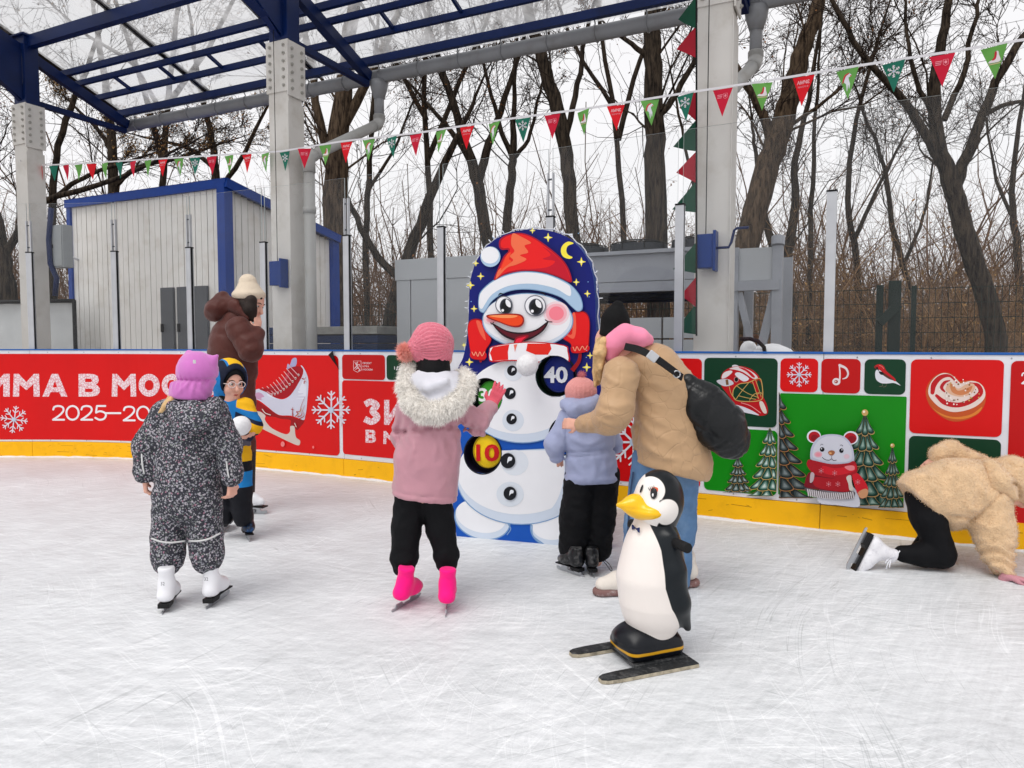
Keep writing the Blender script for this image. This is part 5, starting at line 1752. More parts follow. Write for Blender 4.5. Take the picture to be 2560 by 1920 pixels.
# ================================================================ soft bodies: smooth unions of tapered shapes turned into one skin
class Blob:
    def __init__(self):
        self.ops = []
        self.post = []

    def cap(self, a, b, ra, rb=None, k=0.03, sy=1.0, sub=False):
        """tapered capsule; sy squashes it in depth (y)"""
        rb = ra if rb is None else rb
        self.ops.append(('cap', np.array(a, float), np.array(b, float), ra, rb, k, sy, sub))
        return self

    def chain(self, pts, rs, k=0.03, sy=1.0):
        for i in range(len(pts) - 1):
            self.cap(pts[i], pts[i + 1], rs[i], rs[i + 1], k, sy)
        return self

    def ell(self, c, r, k=0.03, M=None, sub=False):
        """ellipsoid; M = 3x3 whose rows are its axes"""
        self.ops.append(('ell', np.array(c, float), np.array(r, float), k, None if M is None else np.array(M, float), sub))
        return self

    def rbox(self, c, hs, r, k=0.01, M=None, sub=False):
        self.ops.append(('rbox', np.array(c, float), np.array(hs, float), r, k, None if M is None else np.array(M, float), sub))
        return self

    def clip(self, p, n):
        """cut everything on the side n points to"""
        self.post.append(('clip', np.array(p, float), np.array(n, float) / np.linalg.norm(n)))
        return self

    def wrinkle(self, amp, freq, seed=0, aniso=(1, 1, 1), n=7):
        self.post.append(('wr', amp, freq, seed, np.array(aniso, float), n))
        return self

    def puff(self, amp, pitch, p, axis):
        """rounded horizontal quilting tubes along axis"""
        self.post.append(('puff', amp, pitch, np.array(p, float), np.array(axis, float) / np.linalg.norm(axis)))
        return self

    def field(self, fn):
        self.post.append(('fn', fn))
        return self

    def grid(self, h):
        lo, hi = np.full(3, 1e9), np.full(3, -1e9)
        for o in self.ops:
            if o[-1]:
                continue
            if o[0] == 'cap':
                r = max(o[3], o[4]) * max(1, o[6])
                for p in (o[1], o[2]):
                    lo = np.minimum(lo, p - r); hi = np.maximum(hi, p + r)
            else:
                r = np.max(o[2]) * 1.0 + (o[3] if o[0] == 'rbox' else 0)
                r = r * (1.75 if o[0] == 'rbox' else 1)
                lo = np.minimum(lo, o[1] - r); hi = np.maximum(hi, o[1] + r)
        m = 0.03 + 2 * h
        lo, hi = lo - m, hi + m
        n = np.ceil((hi - lo) / h).astype(int) + 1
        f = np.full(n, 0.3, dtype=np.float32)
        for o in self.ops:
            if o[0] == 'cap':
                _, a, b, ra, rb, k, sy, sub = o
                R = max(ra, rb) * max(1, sy) + k + 3 * h
                l, u = np.minimum(a, b) - R, np.maximum(a, b) + R
            else:
                R = np.max(o[2]) * (1.75 if o[0] == 'rbox' else 1) + (o[4] if o[0] == 'rbox' else o[3]) + 3 * h + (o[3] if o[0] == 'rbox' else 0)
                l, u = o[1] - R, o[1] + R
            i0 = np.maximum(((l - lo) / h).astype(int), 0)
            i1 = np.minimum(((u - lo) / h).astype(int) + 2, n)
            if np.any(i1 <= i0):
                continue
            sl = tuple(slice(p, q) for p, q in zip(i0, i1))
            X = (lo[0] + h * np.arange(i0[0], i1[0], dtype=np.float32))[:, None, None]
            Yv = (lo[1] + h * np.arange(i0[1], i1[1], dtype=np.float32))[None, :, None]
            Z = (lo[2] + h * np.arange(i0[2], i1[2], dtype=np.float32))[None, None, :]
            if o[0] == 'cap':
                _, a, b, ra, rb, k, sy, sub = o
                ym = (a[1] + b[1]) / 2
                ay, by = (a[1] - ym) / sy, (b[1] - ym) / sy
                x, y, z = X - a[0], (Yv - ym) / sy - ay, Z - a[2]
                bx, by, bz = b[0] - a[0], by - ay, b[2] - a[2]
                bb = bx * bx + by * by + bz * bz + 1e-9
                t = np.clip((x * bx + y * by + z * bz) / bb, 0, 1)
                d = np.sqrt((x - t * bx) ** 2 + (y - t * by) ** 2 + (z - t * bz) ** 2) - (ra + (rb - ra) * t)
                if sy < 1:
                    d = d * (0.5 + 0.5 * sy)
            else:
                c = o[1]
                M = o[4] if o[0] == 'ell' else o[5]
                x, y, z = X - c[0], Yv - c[1], Z - c[2]
                if M is not None:
                    x, y, z = (M[0, 0] * x + M[0, 1] * y + M[0, 2] * z, M[1, 0] * x + M[1, 1] * y + M[1, 2] * z, M[2, 0] * x + M[2, 1] * y + M[2, 2] * z)
                if o[0] == 'ell':
                    _, c, r, k, _M, sub = o
                    k0 = np.sqrt((x / r[0]) ** 2 + (y / r[1]) ** 2 + (z / r[2]) ** 2)
                    k1 = np.sqrt((x / r[0] ** 2) ** 2 + (y / r[1] ** 2) ** 2 + (z / r[2] ** 2) ** 2) + 1e-6
                    d = k0 * (k0 - 1) / k1
                else:
                    _, c, hs, r, k, _M, sub = o
                    qx, qy, qz = np.abs(x) - hs[0] + r, np.abs(y) - hs[1] + r, np.abs(z) - hs[2] + r
                    d = np.sqrt(np.maximum(qx, 0) ** 2 + np.maximum(qy, 0) ** 2 + np.maximum(qz, 0) ** 2) + np.minimum(np.maximum(np.maximum(qx, qy), qz), 0) - r
            g = f[sl]
            k = max(k, 1e-4)
            if sub:
                d = -d
                hh = np.clip(0.5 - 0.5 * (g - d) / k, 0, 1)
                f[sl] = g * (1 - hh) + d * hh + k * hh * (1 - hh)
            else:
                hh = np.clip(0.5 + 0.5 * (g - d) / k, 0, 1)
                f[sl] = g * (1 - hh) + d * hh - k * hh * (1 - hh)
        for o in self.post:
            if o[0] == 'clip':
                _, p, nn = o
                X = (lo[0] - p[0] + h * np.arange(n[0]))[:, None, None] * nn[0]
                Yv = (lo[1] - p[1] + h * np.arange(n[1]))[None, :, None] * nn[1]
                Z = (lo[2] - p[2] + h * np.arange(n[2]))[None, None, :] * nn[2]
                d = (X + Yv + Z).astype(np.float32)
                k = 0.012
                hh = np.clip(0.5 - 0.5 * (f - d) / k, 0, 1)
                f = f * (1 - hh) + d * hh + k * hh * (1 - hh)
                f = f.astype(np.float32)
                continue
            idx = np.argwhere(np.abs(f) < 0.035)
            P = lo + idx * h
            if o[0] == 'wr':
                _, amp, fr, seed, an, m_ = o
                rng = np.random.default_rng(seed)
                v = np.zeros(len(P))
                Q = P * an
                w = np.sin(Q @ (rng.normal(size=3) * fr * 0.5)) * 1.2
                for j in range(m_):
                    kx = rng.normal(size=3)
                    kx = kx / np.linalg.norm(kx) * fr * (0.5 + rng.random())
                    s = np.sin(Q @ kx + rng.random() * 6.28 + w)
                    v -= (1 - np.abs(s)) ** 2 - 0.3
                v *= amp / math.sqrt(m_)
            elif o[0] == 'puff':
                _, amp, pitch, p, ax = o
                t = (P - p) @ ax
                v = -amp * (np.abs(np.sin(np.pi * t / pitch)) ** 0.6 - 0.7)
            else:
                v = o[1](P)
            f[idx[:, 0], idx[:, 1], idx[:, 2]] += v.astype(np.float32)
        self.f, self.lo, self.h = f, lo, h
        return self

    def nets(self, h):
        self.grid(h)
        f, lo = self.f, self.lo
        s = f < 0
        n = np.array(f.shape)
        cnt = np.zeros(n - 1, dtype=np.int8)
        offs = [(i, j, k) for i in (0, 1) for j in (0, 1) for k in (0, 1)]
        for o in offs:
            cnt += s[o[0]:n[0] - 1 + o[0], o[1]:n[1] - 1 + o[1], o[2]:n[2] - 1 + o[2]]
        mask = (cnt > 0) & (cnt < 8)
        idx = np.argwhere(mask)
        vals = np.stack([f[idx[:, 0] + o[0], idx[:, 1] + o[1], idx[:, 2] + o[2]] for o in offs], axis=1)
        acc = np.zeros((len(idx), 3)); num = np.zeros(len(idx))
        O = np.array(offs, float)
        for a in range(8):
            for b in range(a + 1, 8):
                if np.abs(O[a] - O[b]).sum() != 1:
                    continue
                fa, fb = vals[:, a], vals[:, b]
                cr = (fa < 0) != (fb < 0)
                t = np.where(cr, fa / np.where(cr, fa - fb, 1), 0)
                acc += cr[:, None] * (O[a] + t[:, None] * (O[b] - O[a]))
                num += cr
        V = lo + (idx + acc / num[:, None]) * h
        vid = np.full(n - 1, -1, dtype=np.int64)
        vid[idx[:, 0], idx[:, 1], idx[:, 2]] = np.arange(len(idx))
        F = []
        for ax in range(3):
            sl0 = [slice(None)] * 3; sl1 = [slice(None)] * 3
            sl0[ax] = slice(0, -1); sl1[ax] = slice(1, None)
            e = np.argwhere(s[tuple(sl0)] != s[tuple(sl1)])
            u, w = [(1, 2), (2, 0), (0, 1)][ax]
            ok = (e[:, u] > 0) & (e[:, w] > 0) & (e[:, u] < n[u] - 1) & (e[:, w] < n[w] - 1)
            e = e[ok]
            def cell(du, dw):
                c = e.copy(); c[:, u] += du; c[:, w] += dw
                return vid[c[:, 0], c[:, 1], c[:, 2]]
            q = np.stack([cell(-1, -1), cell(0, -1), cell(0, 0), cell(-1, 0)], axis=1)
            inside = s[e[:, 0], e[:, 1], e[:, 2]]
            q[~inside] = q[~inside][:, ::-1]
            F.append(q)
        F = np.concatenate(F)
        F = F[(F >= 0).all(axis=1)]
        return V, F

    def build(self, name, m, parent, h=0.01, masks=None):
        V, F = self.nets(h)
        o = mesh_obj(name, V, F, m, parent, True)
        for k, fn in (masks or {}).items():
            at_ = o.data.attributes.new(k, 'FLOAT', 'POINT')
            at_.data.foreach_set('value', np.asarray(fn(V), dtype=np.float32))
        return o

    def hit(self, px, py):
        """first point of the built body on the line of sight through a pixel"""
        c = np.array((0, 0, CAM_H)); r = np.array(ray(px, py)); r /= np.linalg.norm(r)
        t0 = 0.5
        for t in np.arange(t0, 12, self.h * 0.5):
            i = np.round((c + r * t - self.lo) / self.h).astype(int)
            if np.all(i >= 0) and np.all(i < self.f.shape) and self.f[tuple(i)] < 0:
                return c + r * t
        return None

class Pic:
    """reads a point or a length off an enlarged view of the photograph at a given distance"""
    def __init__(self, x0, y0, sc, Y):
        self.x0, self.y0, self.sc, self.Y = x0, y0, sc, Y

    def p(self, cx, cy, dy=0.0):
        return np.array(at(self.x0 + self.sc * cx, self.y0 + self.sc * cy, self.Y + dy))

    def px(self, cx, cy):
        return self.x0 + self.sc * cx, self.y0 + self.sc * cy

    def r(self, c):
        return c * self.sc * self.Y / FPX

def proj(V):
    """where points of the place appear in the photograph (pixels)"""
    V = np.asarray(V, float)
    fwd = V[:, 1] * CT - (V[:, 2] - CAM_H) * ST
    up = V[:, 1] * ST + (V[:, 2] - CAM_H) * CT
    return 1280 + FPX * V[:, 0] / fwd, 960 - FPX * up / fwd

def folds(B, P, lines, amp, w):
    """cloth folds (amp < 0: ridge, amp > 0: sewn crease) along lines read off the enlarged view P; w in its pixels"""
    def fn(Q):
        x, y = proj(Q)
        x, y = (x - P.x0) / P.sc, (y - P.y0) / P.sc
        v = np.zeros(len(Q))
        for ln in lines:
            L_ = smooth_open(ln, 4) if len(ln) > 2 else ln
            d2 = np.full(len(Q), 1e9); tt = np.zeros(len(Q))
            n = len(L_) - 1
            for i in range(n):
                ax, ay = L_[i][:2]; bx, by = L_[i + 1][:2]
                dx, dy = bx - ax, by - ay
                t = np.clip(((x - ax) * dx + (y - ay) * dy) / (dx * dx + dy * dy + 1e-9), 0, 1)
                e = (x - ax - t * dx) ** 2 + (y - ay - t * dy) ** 2
                k = e < d2
                d2 = np.where(k, e, d2); tt = np.where(k, (i + t) / n, tt)
            v += amp * np.exp(-d2 / (w * w)) * (np.sin(np.pi * np.clip(tt, 0.02, 0.98)) ** 0.5 if amp < 0 else 1)
        return v
    B.field(fn)
    return B

def nrm(v):
    v = np.array(v, float)
    return v / np.linalg.norm(v)

def hand(B, w, d, pn, s=1.0, curl=0.5, spread=0.12, thumb=1.0, k=0.005):
    """palm, four jointed fingers of different lengths and a thumb from the side of the palm"""
    w, d, pn = np.array(w, float), nrm(d), nrm(pn)
    pn = nrm(pn - d * np.dot(pn, d))
    lat = np.cross(d, pn) * thumb
    for i, ln in enumerate((0.92, 1.0, 0.94, 0.76)):
        o = (1.5 - i)
        base = w + d * 0.085 * s + lat * o * 0.019 * s
        B.cap(w + lat * o * 0.010 * s, base, 0.016 * s, 0.0125 * s, 0.012 * s)
        q, dd = base, nrm(d + lat * o * spread)
        for j, L in enumerate((0.040, 0.027, 0.022)):
            a = curl * (0.8, 1.0, 0.8)[j]
            dd = nrm(dd * math.cos(a) + pn * math.sin(a))
            e = q + dd * L * s * ln
            r0 = (0.0098, 0.0088, 0.0080)[j] * s
            B.cap(q, e, r0, r0 * 0.92, k)
            q = e
    b = w + d * 0.022 * s + lat * 0.024 * s
    m = b + nrm(d * 0.7 + lat * 0.75 + pn * 0.25) * 0.042 * s
    e = m + nrm(d * 0.9 + lat * 0.25 + pn * (0.25 + 0.4 * curl)) * 0.030 * s
    B.cap(w + d * 0.01 * s, b, 0.018 * s, 0.014 * s, 0.010 * s)
    B.cap(b, m, 0.0135 * s, 0.0105 * s, k); B.cap(m, e, 0.0105 * s, 0.0085 * s, k)
    return B

def head_shape(B, c, F, U, s=1.0):
    """skull, jaw, nose, brow, cheeks, ears around c; F looks ahead, U points up; s=1 is an adult"""
    c, F = np.array(c, float), nrm(F)
    U = nrm(np.array(U, float) - F * np.dot(F, U))
    Rr = np.cross(F, U)
    M = np.array([F, Rr, U])
    def q(f, r, u):
        return c + (F * f + Rr * r + U * u) * s
    B.ell(q(-0.012, 0, 0.02), np.array((0.098, 0.078, 0.098)) * s, 0.02, M)
    B.ell(q(0.018, 0, -0.045), np.array((0.070, 0.062, 0.072)) * s, 0.03, M)
    B.ell(q(0.058, 0, -0.092), np.array((0.026, 0.026, 0.020)) * s, 0.03, M)
    B.cap(q(0.084, 0, 0.002), q(0.106, 0, -0.034), 0.009 * s, 0.0135 * s, 0.012)
    for r in (-1, 1):
        B.ell(q(0.060, r * 0.038, -0.035), np.array((0.026, 0.026, 0.026)) * s, 0.02, M)
        B.ell(q(0.084, r * 0.030, 0.004), np.array((0.016, 0.016, 0.011)) * s, 0.008, M, True)
        B.cap(q(0.080, r * 0.012, 0.022), q(0.068, r * 0.048, 0.020), 0.009 * s, 0.007 * s, 0.012)
        B.ell(q(-0.005, r * 0.078, -0.012), np.array((0.020, 0.010, 0.032)) * s, 0.008, M)
    B.cap(q(0.083, -0.018, -0.066), q(0.083, 0.018, -0.066), 0.007 * s, 0.007 * s, 0.008)
    B.cap(q(0.079, -0.015, -0.079), q(0.079, 0.015, -0.079), 0.0075 * s, 0.0075 * s, 0.008)
    B.cap(q(-0.02, 0, -0.06), q(-0.035, 0, -0.16), 0.052 * s, 0.056 * s, 0.03)
    return q, M

M_skin = mat('skin', (222, 168, 148), rough=0.55, var=0.06, scale=20, spec=0.35)
M_lip = mat('lips', (176, 92, 88), rough=0.5)
M_eye = mat('eye_white', (206, 200, 196), rough=0.3)
M_iris = mat('iris', (40, 28, 22), rough=0.3)
M_steel = mat('skate_steel', (178, 180, 184), rough=0.28, metal=0.9)
M_sole = mat('black_sole', (20, 20, 22), rough=0.5)

def face_details(parent, q, s=1.0, es=1.0):
    """eyes, brows and lips on a head built with head_shape"""
    for r in (-1, 1):
        a = MB(); a.sphere(q(0.073, r * 0.030, 0.003), 0.0125 * s * es, 10, 8); e = a.build('eye', M_eye, parent, True)
        a = MB(); a.sphere(q(0.081, r * 0.030, 0.003), 0.0065 * s * es, 8, 6); a.build('iris', M_iris, e, True)
        a = MB(); a.tube([q(0.087, r * 0.014, 0.026), q(0.085, r * 0.032, 0.031), q(0.074, r * 0.050, 0.026)], 0.0032 * s, 5); a.build('eyebrow', M_iris, parent, True)
    a = MB(); a.tube([q(0.083, -0.020, -0.071), q(0.0915, -0.008, -0.069), q(0.0925, 0, -0.071), q(0.0915, 0.008, -0.069), q(0.083, 0.020, -0.071)], [0.002 * s, 0.0055 * s, 0.006 * s, 0.0055 * s, 0.002 * s], 6); a.build('lips', M_lip, parent, True)

def skate(parent, O, f, u, s, m_boot, m_sole, blade=True, shaft=0.16, cover=False, hockey=False, h=0.006):
    """ice skate: O = middle of the blade's edge, f = towards the toe, u = up; s=1 is a child's boot of 0.23 m"""
    O, f = np.array(O, float), nrm(f)
    u = nrm(np.array(u, float) - f * np.dot(u, f))
    r = np.cross(f, u)
    M = np.array([f, r, u])
    def q(a, b, c):
        return O + (f * a + r * b + u * c) * s
    B = Blob()
    z0 = 0.052 if not hockey else 0.058
    B.cap(q(-0.060, 0, z0 + 0.035), q(-0.044, 0, z0 + 0.095), 0.037 * s, 0.035 * s, 0.02)
    B.cap(q(-0.044, 0, z0 + 0.095), q(-0.050, 0, z0 + shaft), 0.035 * s, 0.045 * s, 0.02)
    B.cap(q(-0.065, 0, z0 + 0.036), q(0.055, 0, z0 + 0.034), 0.036 * s, 0.035 * s, 0.03)
    B.cap(q(0.03, 0, z0 + 0.03), q(0.095, 0, z0 + 0.026), 0.034 * s, 0.027 * s, 0.03)
    B.cap(q(-0.04, 0, z0 + 0.09), q(0.04, 0, z0 + 0.045), 0.036 * s, 0.034 * s, 0.03)
    B.clip(q(0, 0, z0 + 0.002), -u)
    B.clip(q(-0.045, 0, z0 + shaft), u)
    boot = B.build('boot', m_boot, parent, h)
    if not cover:
        a = MB()
        prof = [(-0.105, z0), (-0.105, z0 - 0.026), (-0.03, z0 - 0.026), (-0.015, z0 - 0.008), (0.03, z0 - 0.007), (0.125, z0 - 0.010), (0.128, z0)]
        for i in range(len(prof)):
            pass
        a.prism([Vector(q(x, -0.030, z)) for x, z in prof], (0, 0, 0), Vector(r * 0.06 * s))
        a.build('sole', m_sole, boot, bevel=0.003)
    if blade:
        a = MB()
        zb = z0 - 0.02
        prof = [(-0.125, 0.004), (-0.115, 0.0), (0.115, 0.0), (0.135, 0.008), (0.140, 0.022), (0.128, 0.026), (0.095, 0.020), (0.085, zb + 0.012), (0.035, zb + 0.012), (0.030, 0.018), (-0.030, 0.018), (-0.040, zb), (-0.095, zb), (-0.100, 0.016), (-0.125, 0.014)]
        a.prism([Vector(q(x, -0.0022, z)) for x, z in prof], (0, 0, 0), Vector(r * 0.0044 * s))
        a.build('blade', M_steel, boot)
    return boot, q

def shell_fur(name, parent, V, Nrm, n, length, width, m, rng, droop=-0.3):
    """n thin tapering strands standing on the surface points V"""
    i = rng.integers(0, len(V), n)
    p = V[i] + rng.normal(size=(n, 3)) * 0.004
    d = unit(Nrm[i] + rng.normal(size=(n, 3)) * 0.45 + np.array([0, 0, droop]))
    L = length * (0.6 + 0.7 * rng.random((n, 1)))
    side = unit(np.cross(d, rng.normal(size=(n, 3)))) * width
    d2 = unit(d + np.array([0, 0, droop * 0.8]))
    A, Bq, Cc = p - side, p + side, p + d * L * 0.55
    T = Cc + d2 * L * 0.5
    Vv = np.stack([A, Bq, Cc + side * 0.7, Cc - side * 0.7, T], axis=1).reshape(-1, 3)
    b = 5 * np.arange(n)[:, None]
    F1 = np.concatenate([b, b + 1, b + 2, b + 3], axis=1)
    F2 = np.concatenate([b + 3, b + 2, b + 4, b + 4], axis=1)
    me_f = [tuple(x) for x in F1] + [tuple(x[:3]) for x in F2]
    return mesh_obj(name, Vv, me_f, m, parent, False)

def vnormals(o):
    n = np.empty(len(o.data.vertices) * 3, dtype=np.float32)
    o.data.vertices.foreach_get('normal', n)
    v = np.empty(len(o.data.vertices) * 3, dtype=np.float32)
    o.data.vertices.foreach_get('co', v)
    return v.reshape(-1, 3), n.reshape(-1, 3)

def mask_mat(name, base, layers, rough=0.5, bump=0.0, bscale=200, coat=0.0, spec=0.5, sheen=0.0):
    """colours laid over a base where a signed distance stored on the skin is negative"""
    m = mat(name, base, rough=rough, var=0.06, scale=12, bump=bump, bscale=bscale, coat=coat, spec=spec, sheen=sheen)
    nt = m.node_tree
    b = nt.nodes['Principled BSDF']
    src = b.inputs['Base Color'].links[0].from_socket
    for attr, rgb in layers:
        at_ = N(nt, 'ShaderNodeAttribute'); at_.attribute_name = attr
        mr = N(nt, 'ShaderNodeMapRange')
        mr.inputs[1].default_value = -0.0012; mr.inputs[2].default_value = 0.0012
        mr.inputs[3].default_value = 1; mr.inputs[4].default_value = 0
        nt.links.new(at_.outputs['Fac'], mr.inputs[0])
        mx = N(nt, 'ShaderNodeMix', data_type='RGBA')
        mx.inputs[7].default_value = lin(rgb)
        nt.links.new(mr.outputs[0], mx.inputs[0]); nt.links.new(src, mx.inputs[6])
        src = mx.outputs[2]
    nt.links.new(src, b.inputs['Base Color'])
    return m
# ================================================================ SNOWMAN TARGET BOARD
SNO = Vector((-0.36, 4.65, 0)); SNT = Vector((0.951, -0.308, 0)).normalized(); SNN = Vector((SNT.y, -SNT.x, 0))
SP_ = PlaneSurf(SNO, SNT, 0, 0.5186, 1100, 540)
sn = thing('snowman_target', 'tall snowman throwing target with a red hat and round numbered holes', 'target board', SNO + SNT * 0.42)
outl = [(82, 1556), (62, 1400), (66, 1150), (72, 850), (84, 742), (110, 685), (128, 600), (138, 480), (142, 350), (152, 285), (182, 205), (242, 130), (330, 82), (440, 64), (540, 74), (630, 112), (700, 190), (735, 280), (748, 400), (752, 560), (764, 640), (790, 720), (812, 800), (824, 1000), (824, 1300), (812, 1560), (806, 1628)]
def sn_loop(pts, k=4):
    P = smooth_open(pts, k)
    return P
OUTL = sn_loop(outl)
holes = [(560, 772, 98, 100), (222, 872, 82, 92), (208, 1146, 90, 98), (600, 1060, 76, 92)]
HL = [ellipse(x, y, rx, ry, 0, 36) for x, y, rx, ry in holes]
TH = 0.13
NAVY, BLU2 = (10, 22, 112), (14, 82, 178)
def zfix(p):
    return Vector((p.x, p.y, max(p.z, 0.004)))
# front cloth with real holes, rim and back
def shell(loops, off):
    return [[zfix(SP_(x, y, off)) for x, y in l] for l in loops]
L3 = shell([OUTL] + HL, 0.0)
flat2 = [p for l in [OUTL] + HL for p in l]
tri = tessellate_polygon([[Vector((p[0], p[1], 0)) for p in l] for l in [OUTL] + HL])
vs = [p for l in L3 for p in l]
M_cloth = mat('navy_printed_cloth', NAVY, rough=0.5, var=0.08, scale=4, bump=0.25, bscale=3)
M_side = mat('blue_cloth_side', (16, 60, 140), rough=0.55, var=0.1)
mesh_obj('front_cloth', vs, [tuple(t) for t in tri], M_cloth, sn)
a = MB(); nO = len(OUTL)
front = L3[0]; back = [p - SNN * TH for p in front]
a._add(front + back, [(i, (i + 1) % nO, nO + (i + 1) % nO, nO + i) for i in range(nO)] + [tuple(nO + i for i in range(nO))]); a.build('frame_cloth', M_side, sn)
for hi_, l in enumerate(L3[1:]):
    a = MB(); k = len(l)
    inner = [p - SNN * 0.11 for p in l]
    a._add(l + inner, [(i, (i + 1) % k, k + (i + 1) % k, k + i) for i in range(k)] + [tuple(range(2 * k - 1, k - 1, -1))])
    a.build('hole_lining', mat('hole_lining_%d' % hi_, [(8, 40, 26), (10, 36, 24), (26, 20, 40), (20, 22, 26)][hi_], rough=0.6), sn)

def in_hole(x, y):
    return any(((x - hx) / (rx)) ** 2 + ((y - hy) / (ry)) ** 2 < 1 for hx, hy, rx, ry in holes)
class HoledPrint(Print):
    """print cut out where the board has its holes"""
    def poly(self, loops, col, raise_=True):
        if not isinstance(loops[0][0], (tuple, list, np.ndarray)):
            loops = [loops]
        n0 = len(self.f)
        Print.poly(self, loops, col, raise_)
        new, self.f, self.mi = self.f[n0:], self.f[:n0], self.mi[:n0]
        flat = [p for l in loops for p in l]
        base = len(self.v) - len(flat)
        ci = self._c(col)
        def emit(T, d):
            (x0, y0), (x1, y1), (x2, y2) = T
            lo_x, hi_x, lo_y, hi_y = min(x0, x1, x2), max(x0, x1, x2), min(y0, y1, y2), max(y0, y1, y2)
            near = [q for q in holes if lo_x < q[0] + q[2] and hi_x > q[0] - q[2] and lo_y < q[1] + q[3] and hi_y > q[1] - q[3]]
            ins = [in_hole(*p) for p in T]
            if near and all(ins):
                return
            if near and (any(ins) or d < 3) and max(hi_x - lo_x, hi_y - lo_y) > 5:
                a, b, c = T
                e = [((p[0] + q[0]) / 2, (p[1] + q[1]) / 2) for p, q in ((a, b), (b, c), (c, a))]
                for t in ((a, e[0], e[2]), (e[0], b, e[1]), (e[2], e[1], c), tuple(e)):
                    emit(t, d + 1)
                return
            if near and in_hole((x0 + x1 + x2) / 3, (y0 + y1 + y2) / 3):
                return
            n = len(self.v)
            self.v += [self.P(*p) for p in T]
            self.f.append((n, n + 1, n + 2)); self.mi.append(ci)
        for t in new:
            T = [tuple(flat[i - base][:2]) for i in t]
            emit(T, 0)
        return self

pr = HoledPrint(SP_, 0, 0, 1.0, 0.0008, 0.0005)
SW, SSH, SSH2, LNE = (236, 237, 241), (206, 217, 232), (168, 196, 222), (120, 158, 200)
# lower blue field, feet
pr.poly([(80, 1548), (64, 1400), (68, 1150), (72, 990), (300, 980), (820, 990), (822, 1300), (812, 1556), (806, 1618)], BLU2)
def ball(cx, cy, rx, ry, sh=0.12, ol=6, rot=0):
    pr.ell(cx, cy, rx + ol, ry + ol, LNE, rot, 48); pr.ell(cx, cy, rx, ry, SSH, rot, 48)
    pr.ell(cx - rx * sh * 0.35, cy - ry * sh, rx * (1 - sh * .45), ry * (1 - sh), SW, rot, 48)
ball(205, 1462, 132, 92, 0.16, 6, 14); ball(560, 1495, 120, 95, 0.16, 6, -10)
pr.stroke([(330, 1485), (342, 1508), (325, 1535)], 5, LNE); pr.stroke([(445, 1490), (450, 1540), (500, 1580)], 5, LNE)
ball(395, 1255, 312, 228, 0.10, 5)
pr.blob([(560, 1000), (640, 1120), (655, 1260), (600, 1400), (480, 1470), (560, 1380), (600, 1250), (590, 1120)], SSH, 5)
pr.ell(362, 1188, 66, 62, (222, 228, 236)); pr.ell(340, 1340, 66, 60, (218, 225, 234))
ball(400, 890, 268, 200, 0.10, 5)
pr.blob([(560, 760), (630, 850), (640, 930), (590, 1020), (500, 1070), (570, 980), (600, 890)], SSH, 5)
pr.ell(355, 985, 52, 52, (214, 222, 232)); pr.ell(356, 755, 44, 40, (222, 228, 236))
for x, y, r in ((350, 745, 24), (341, 854, 27), (348, 977, 25), (331, 1178, 35), (341, 1335, 31)):
    pr.ell(x, y, r, r * 1.05, (16, 18, 26)); pr.blob([(x - r * .1, y + r * .35), (x + r * .05, y - r * .5), (x + r * .55, y - r * .45), (x + r * .5, y - r * .05), (x + r * .15, y + r * .05)], (232, 236, 242), 3)
# arms and mittens
pr.stroke([(200, 700), (215, 640), (230, 600)], 12, (150, 10, 20))
pr.stroke([(640, 745), (672, 700), (680, 655)], [22, 17, 14], (150, 10, 20))
def mitten(mir, pts, hi1, cuff):
    pr.blob(pts, (150, 6, 16), 4)
    P = np.array(smooth_closed(pts, 4)); c = P.mean(axis=0)
    pr.poly([tuple(c + (p - c) * 0.95) for p in P], (226, 18, 22))
    pr.blob(hi1, (240, 96, 70), 4)
    pr.blob(cuff, (214, 12, 20), 3)
mitten(0, [(150, 650), (140, 580), (138, 530), (152, 502), (185, 495), (215, 510), (232, 560), (252, 590), (246, 615), (225, 650), (222, 692), (190, 694), (158, 686)], [(180, 505), (200, 512), (218, 560), (225, 600), (200, 570), (185, 530)], [(156, 656), (222, 655), (222, 690), (158, 686)])
mitten(1, [(640, 660), (635, 620), (600, 595), (572, 570), (562, 548), (580, 532), (612, 545), (630, 550), (625, 500), (640, 470), (680, 458), (712, 470), (726, 510), (724, 580), (718, 650), (700, 655)], [(640, 480), (655, 470), (660, 540), (650, 590), (620, 580), (600, 560), (640, 570)], [(640, 625), (716, 622), (716, 652), (644, 660)])
pr.stroke([(160, 656), (170, 672), (178, 655), (188, 676), (198, 655), (208, 674), (220, 655)], 4, (246, 150, 120)); pr.stroke([(645, 632), (655, 650), (664, 630), (676, 648), (690, 628), (702, 644), (714, 626)], 4, (246, 150, 120))
# head
ball(428, 505, 214, 128, 0.06, 5)
for k_, c_ in ((62, (240, 214, 220)), (50, (242, 178, 188)), (36, (244, 130, 146))):
    pr.ell(566, 470, k_, k_ * .93, c_)
for k_, c_ in ((40, (240, 214, 220)), (26, (244, 170, 178))):
    pr.ell(256, 500, k_, k_ * .6, c_)
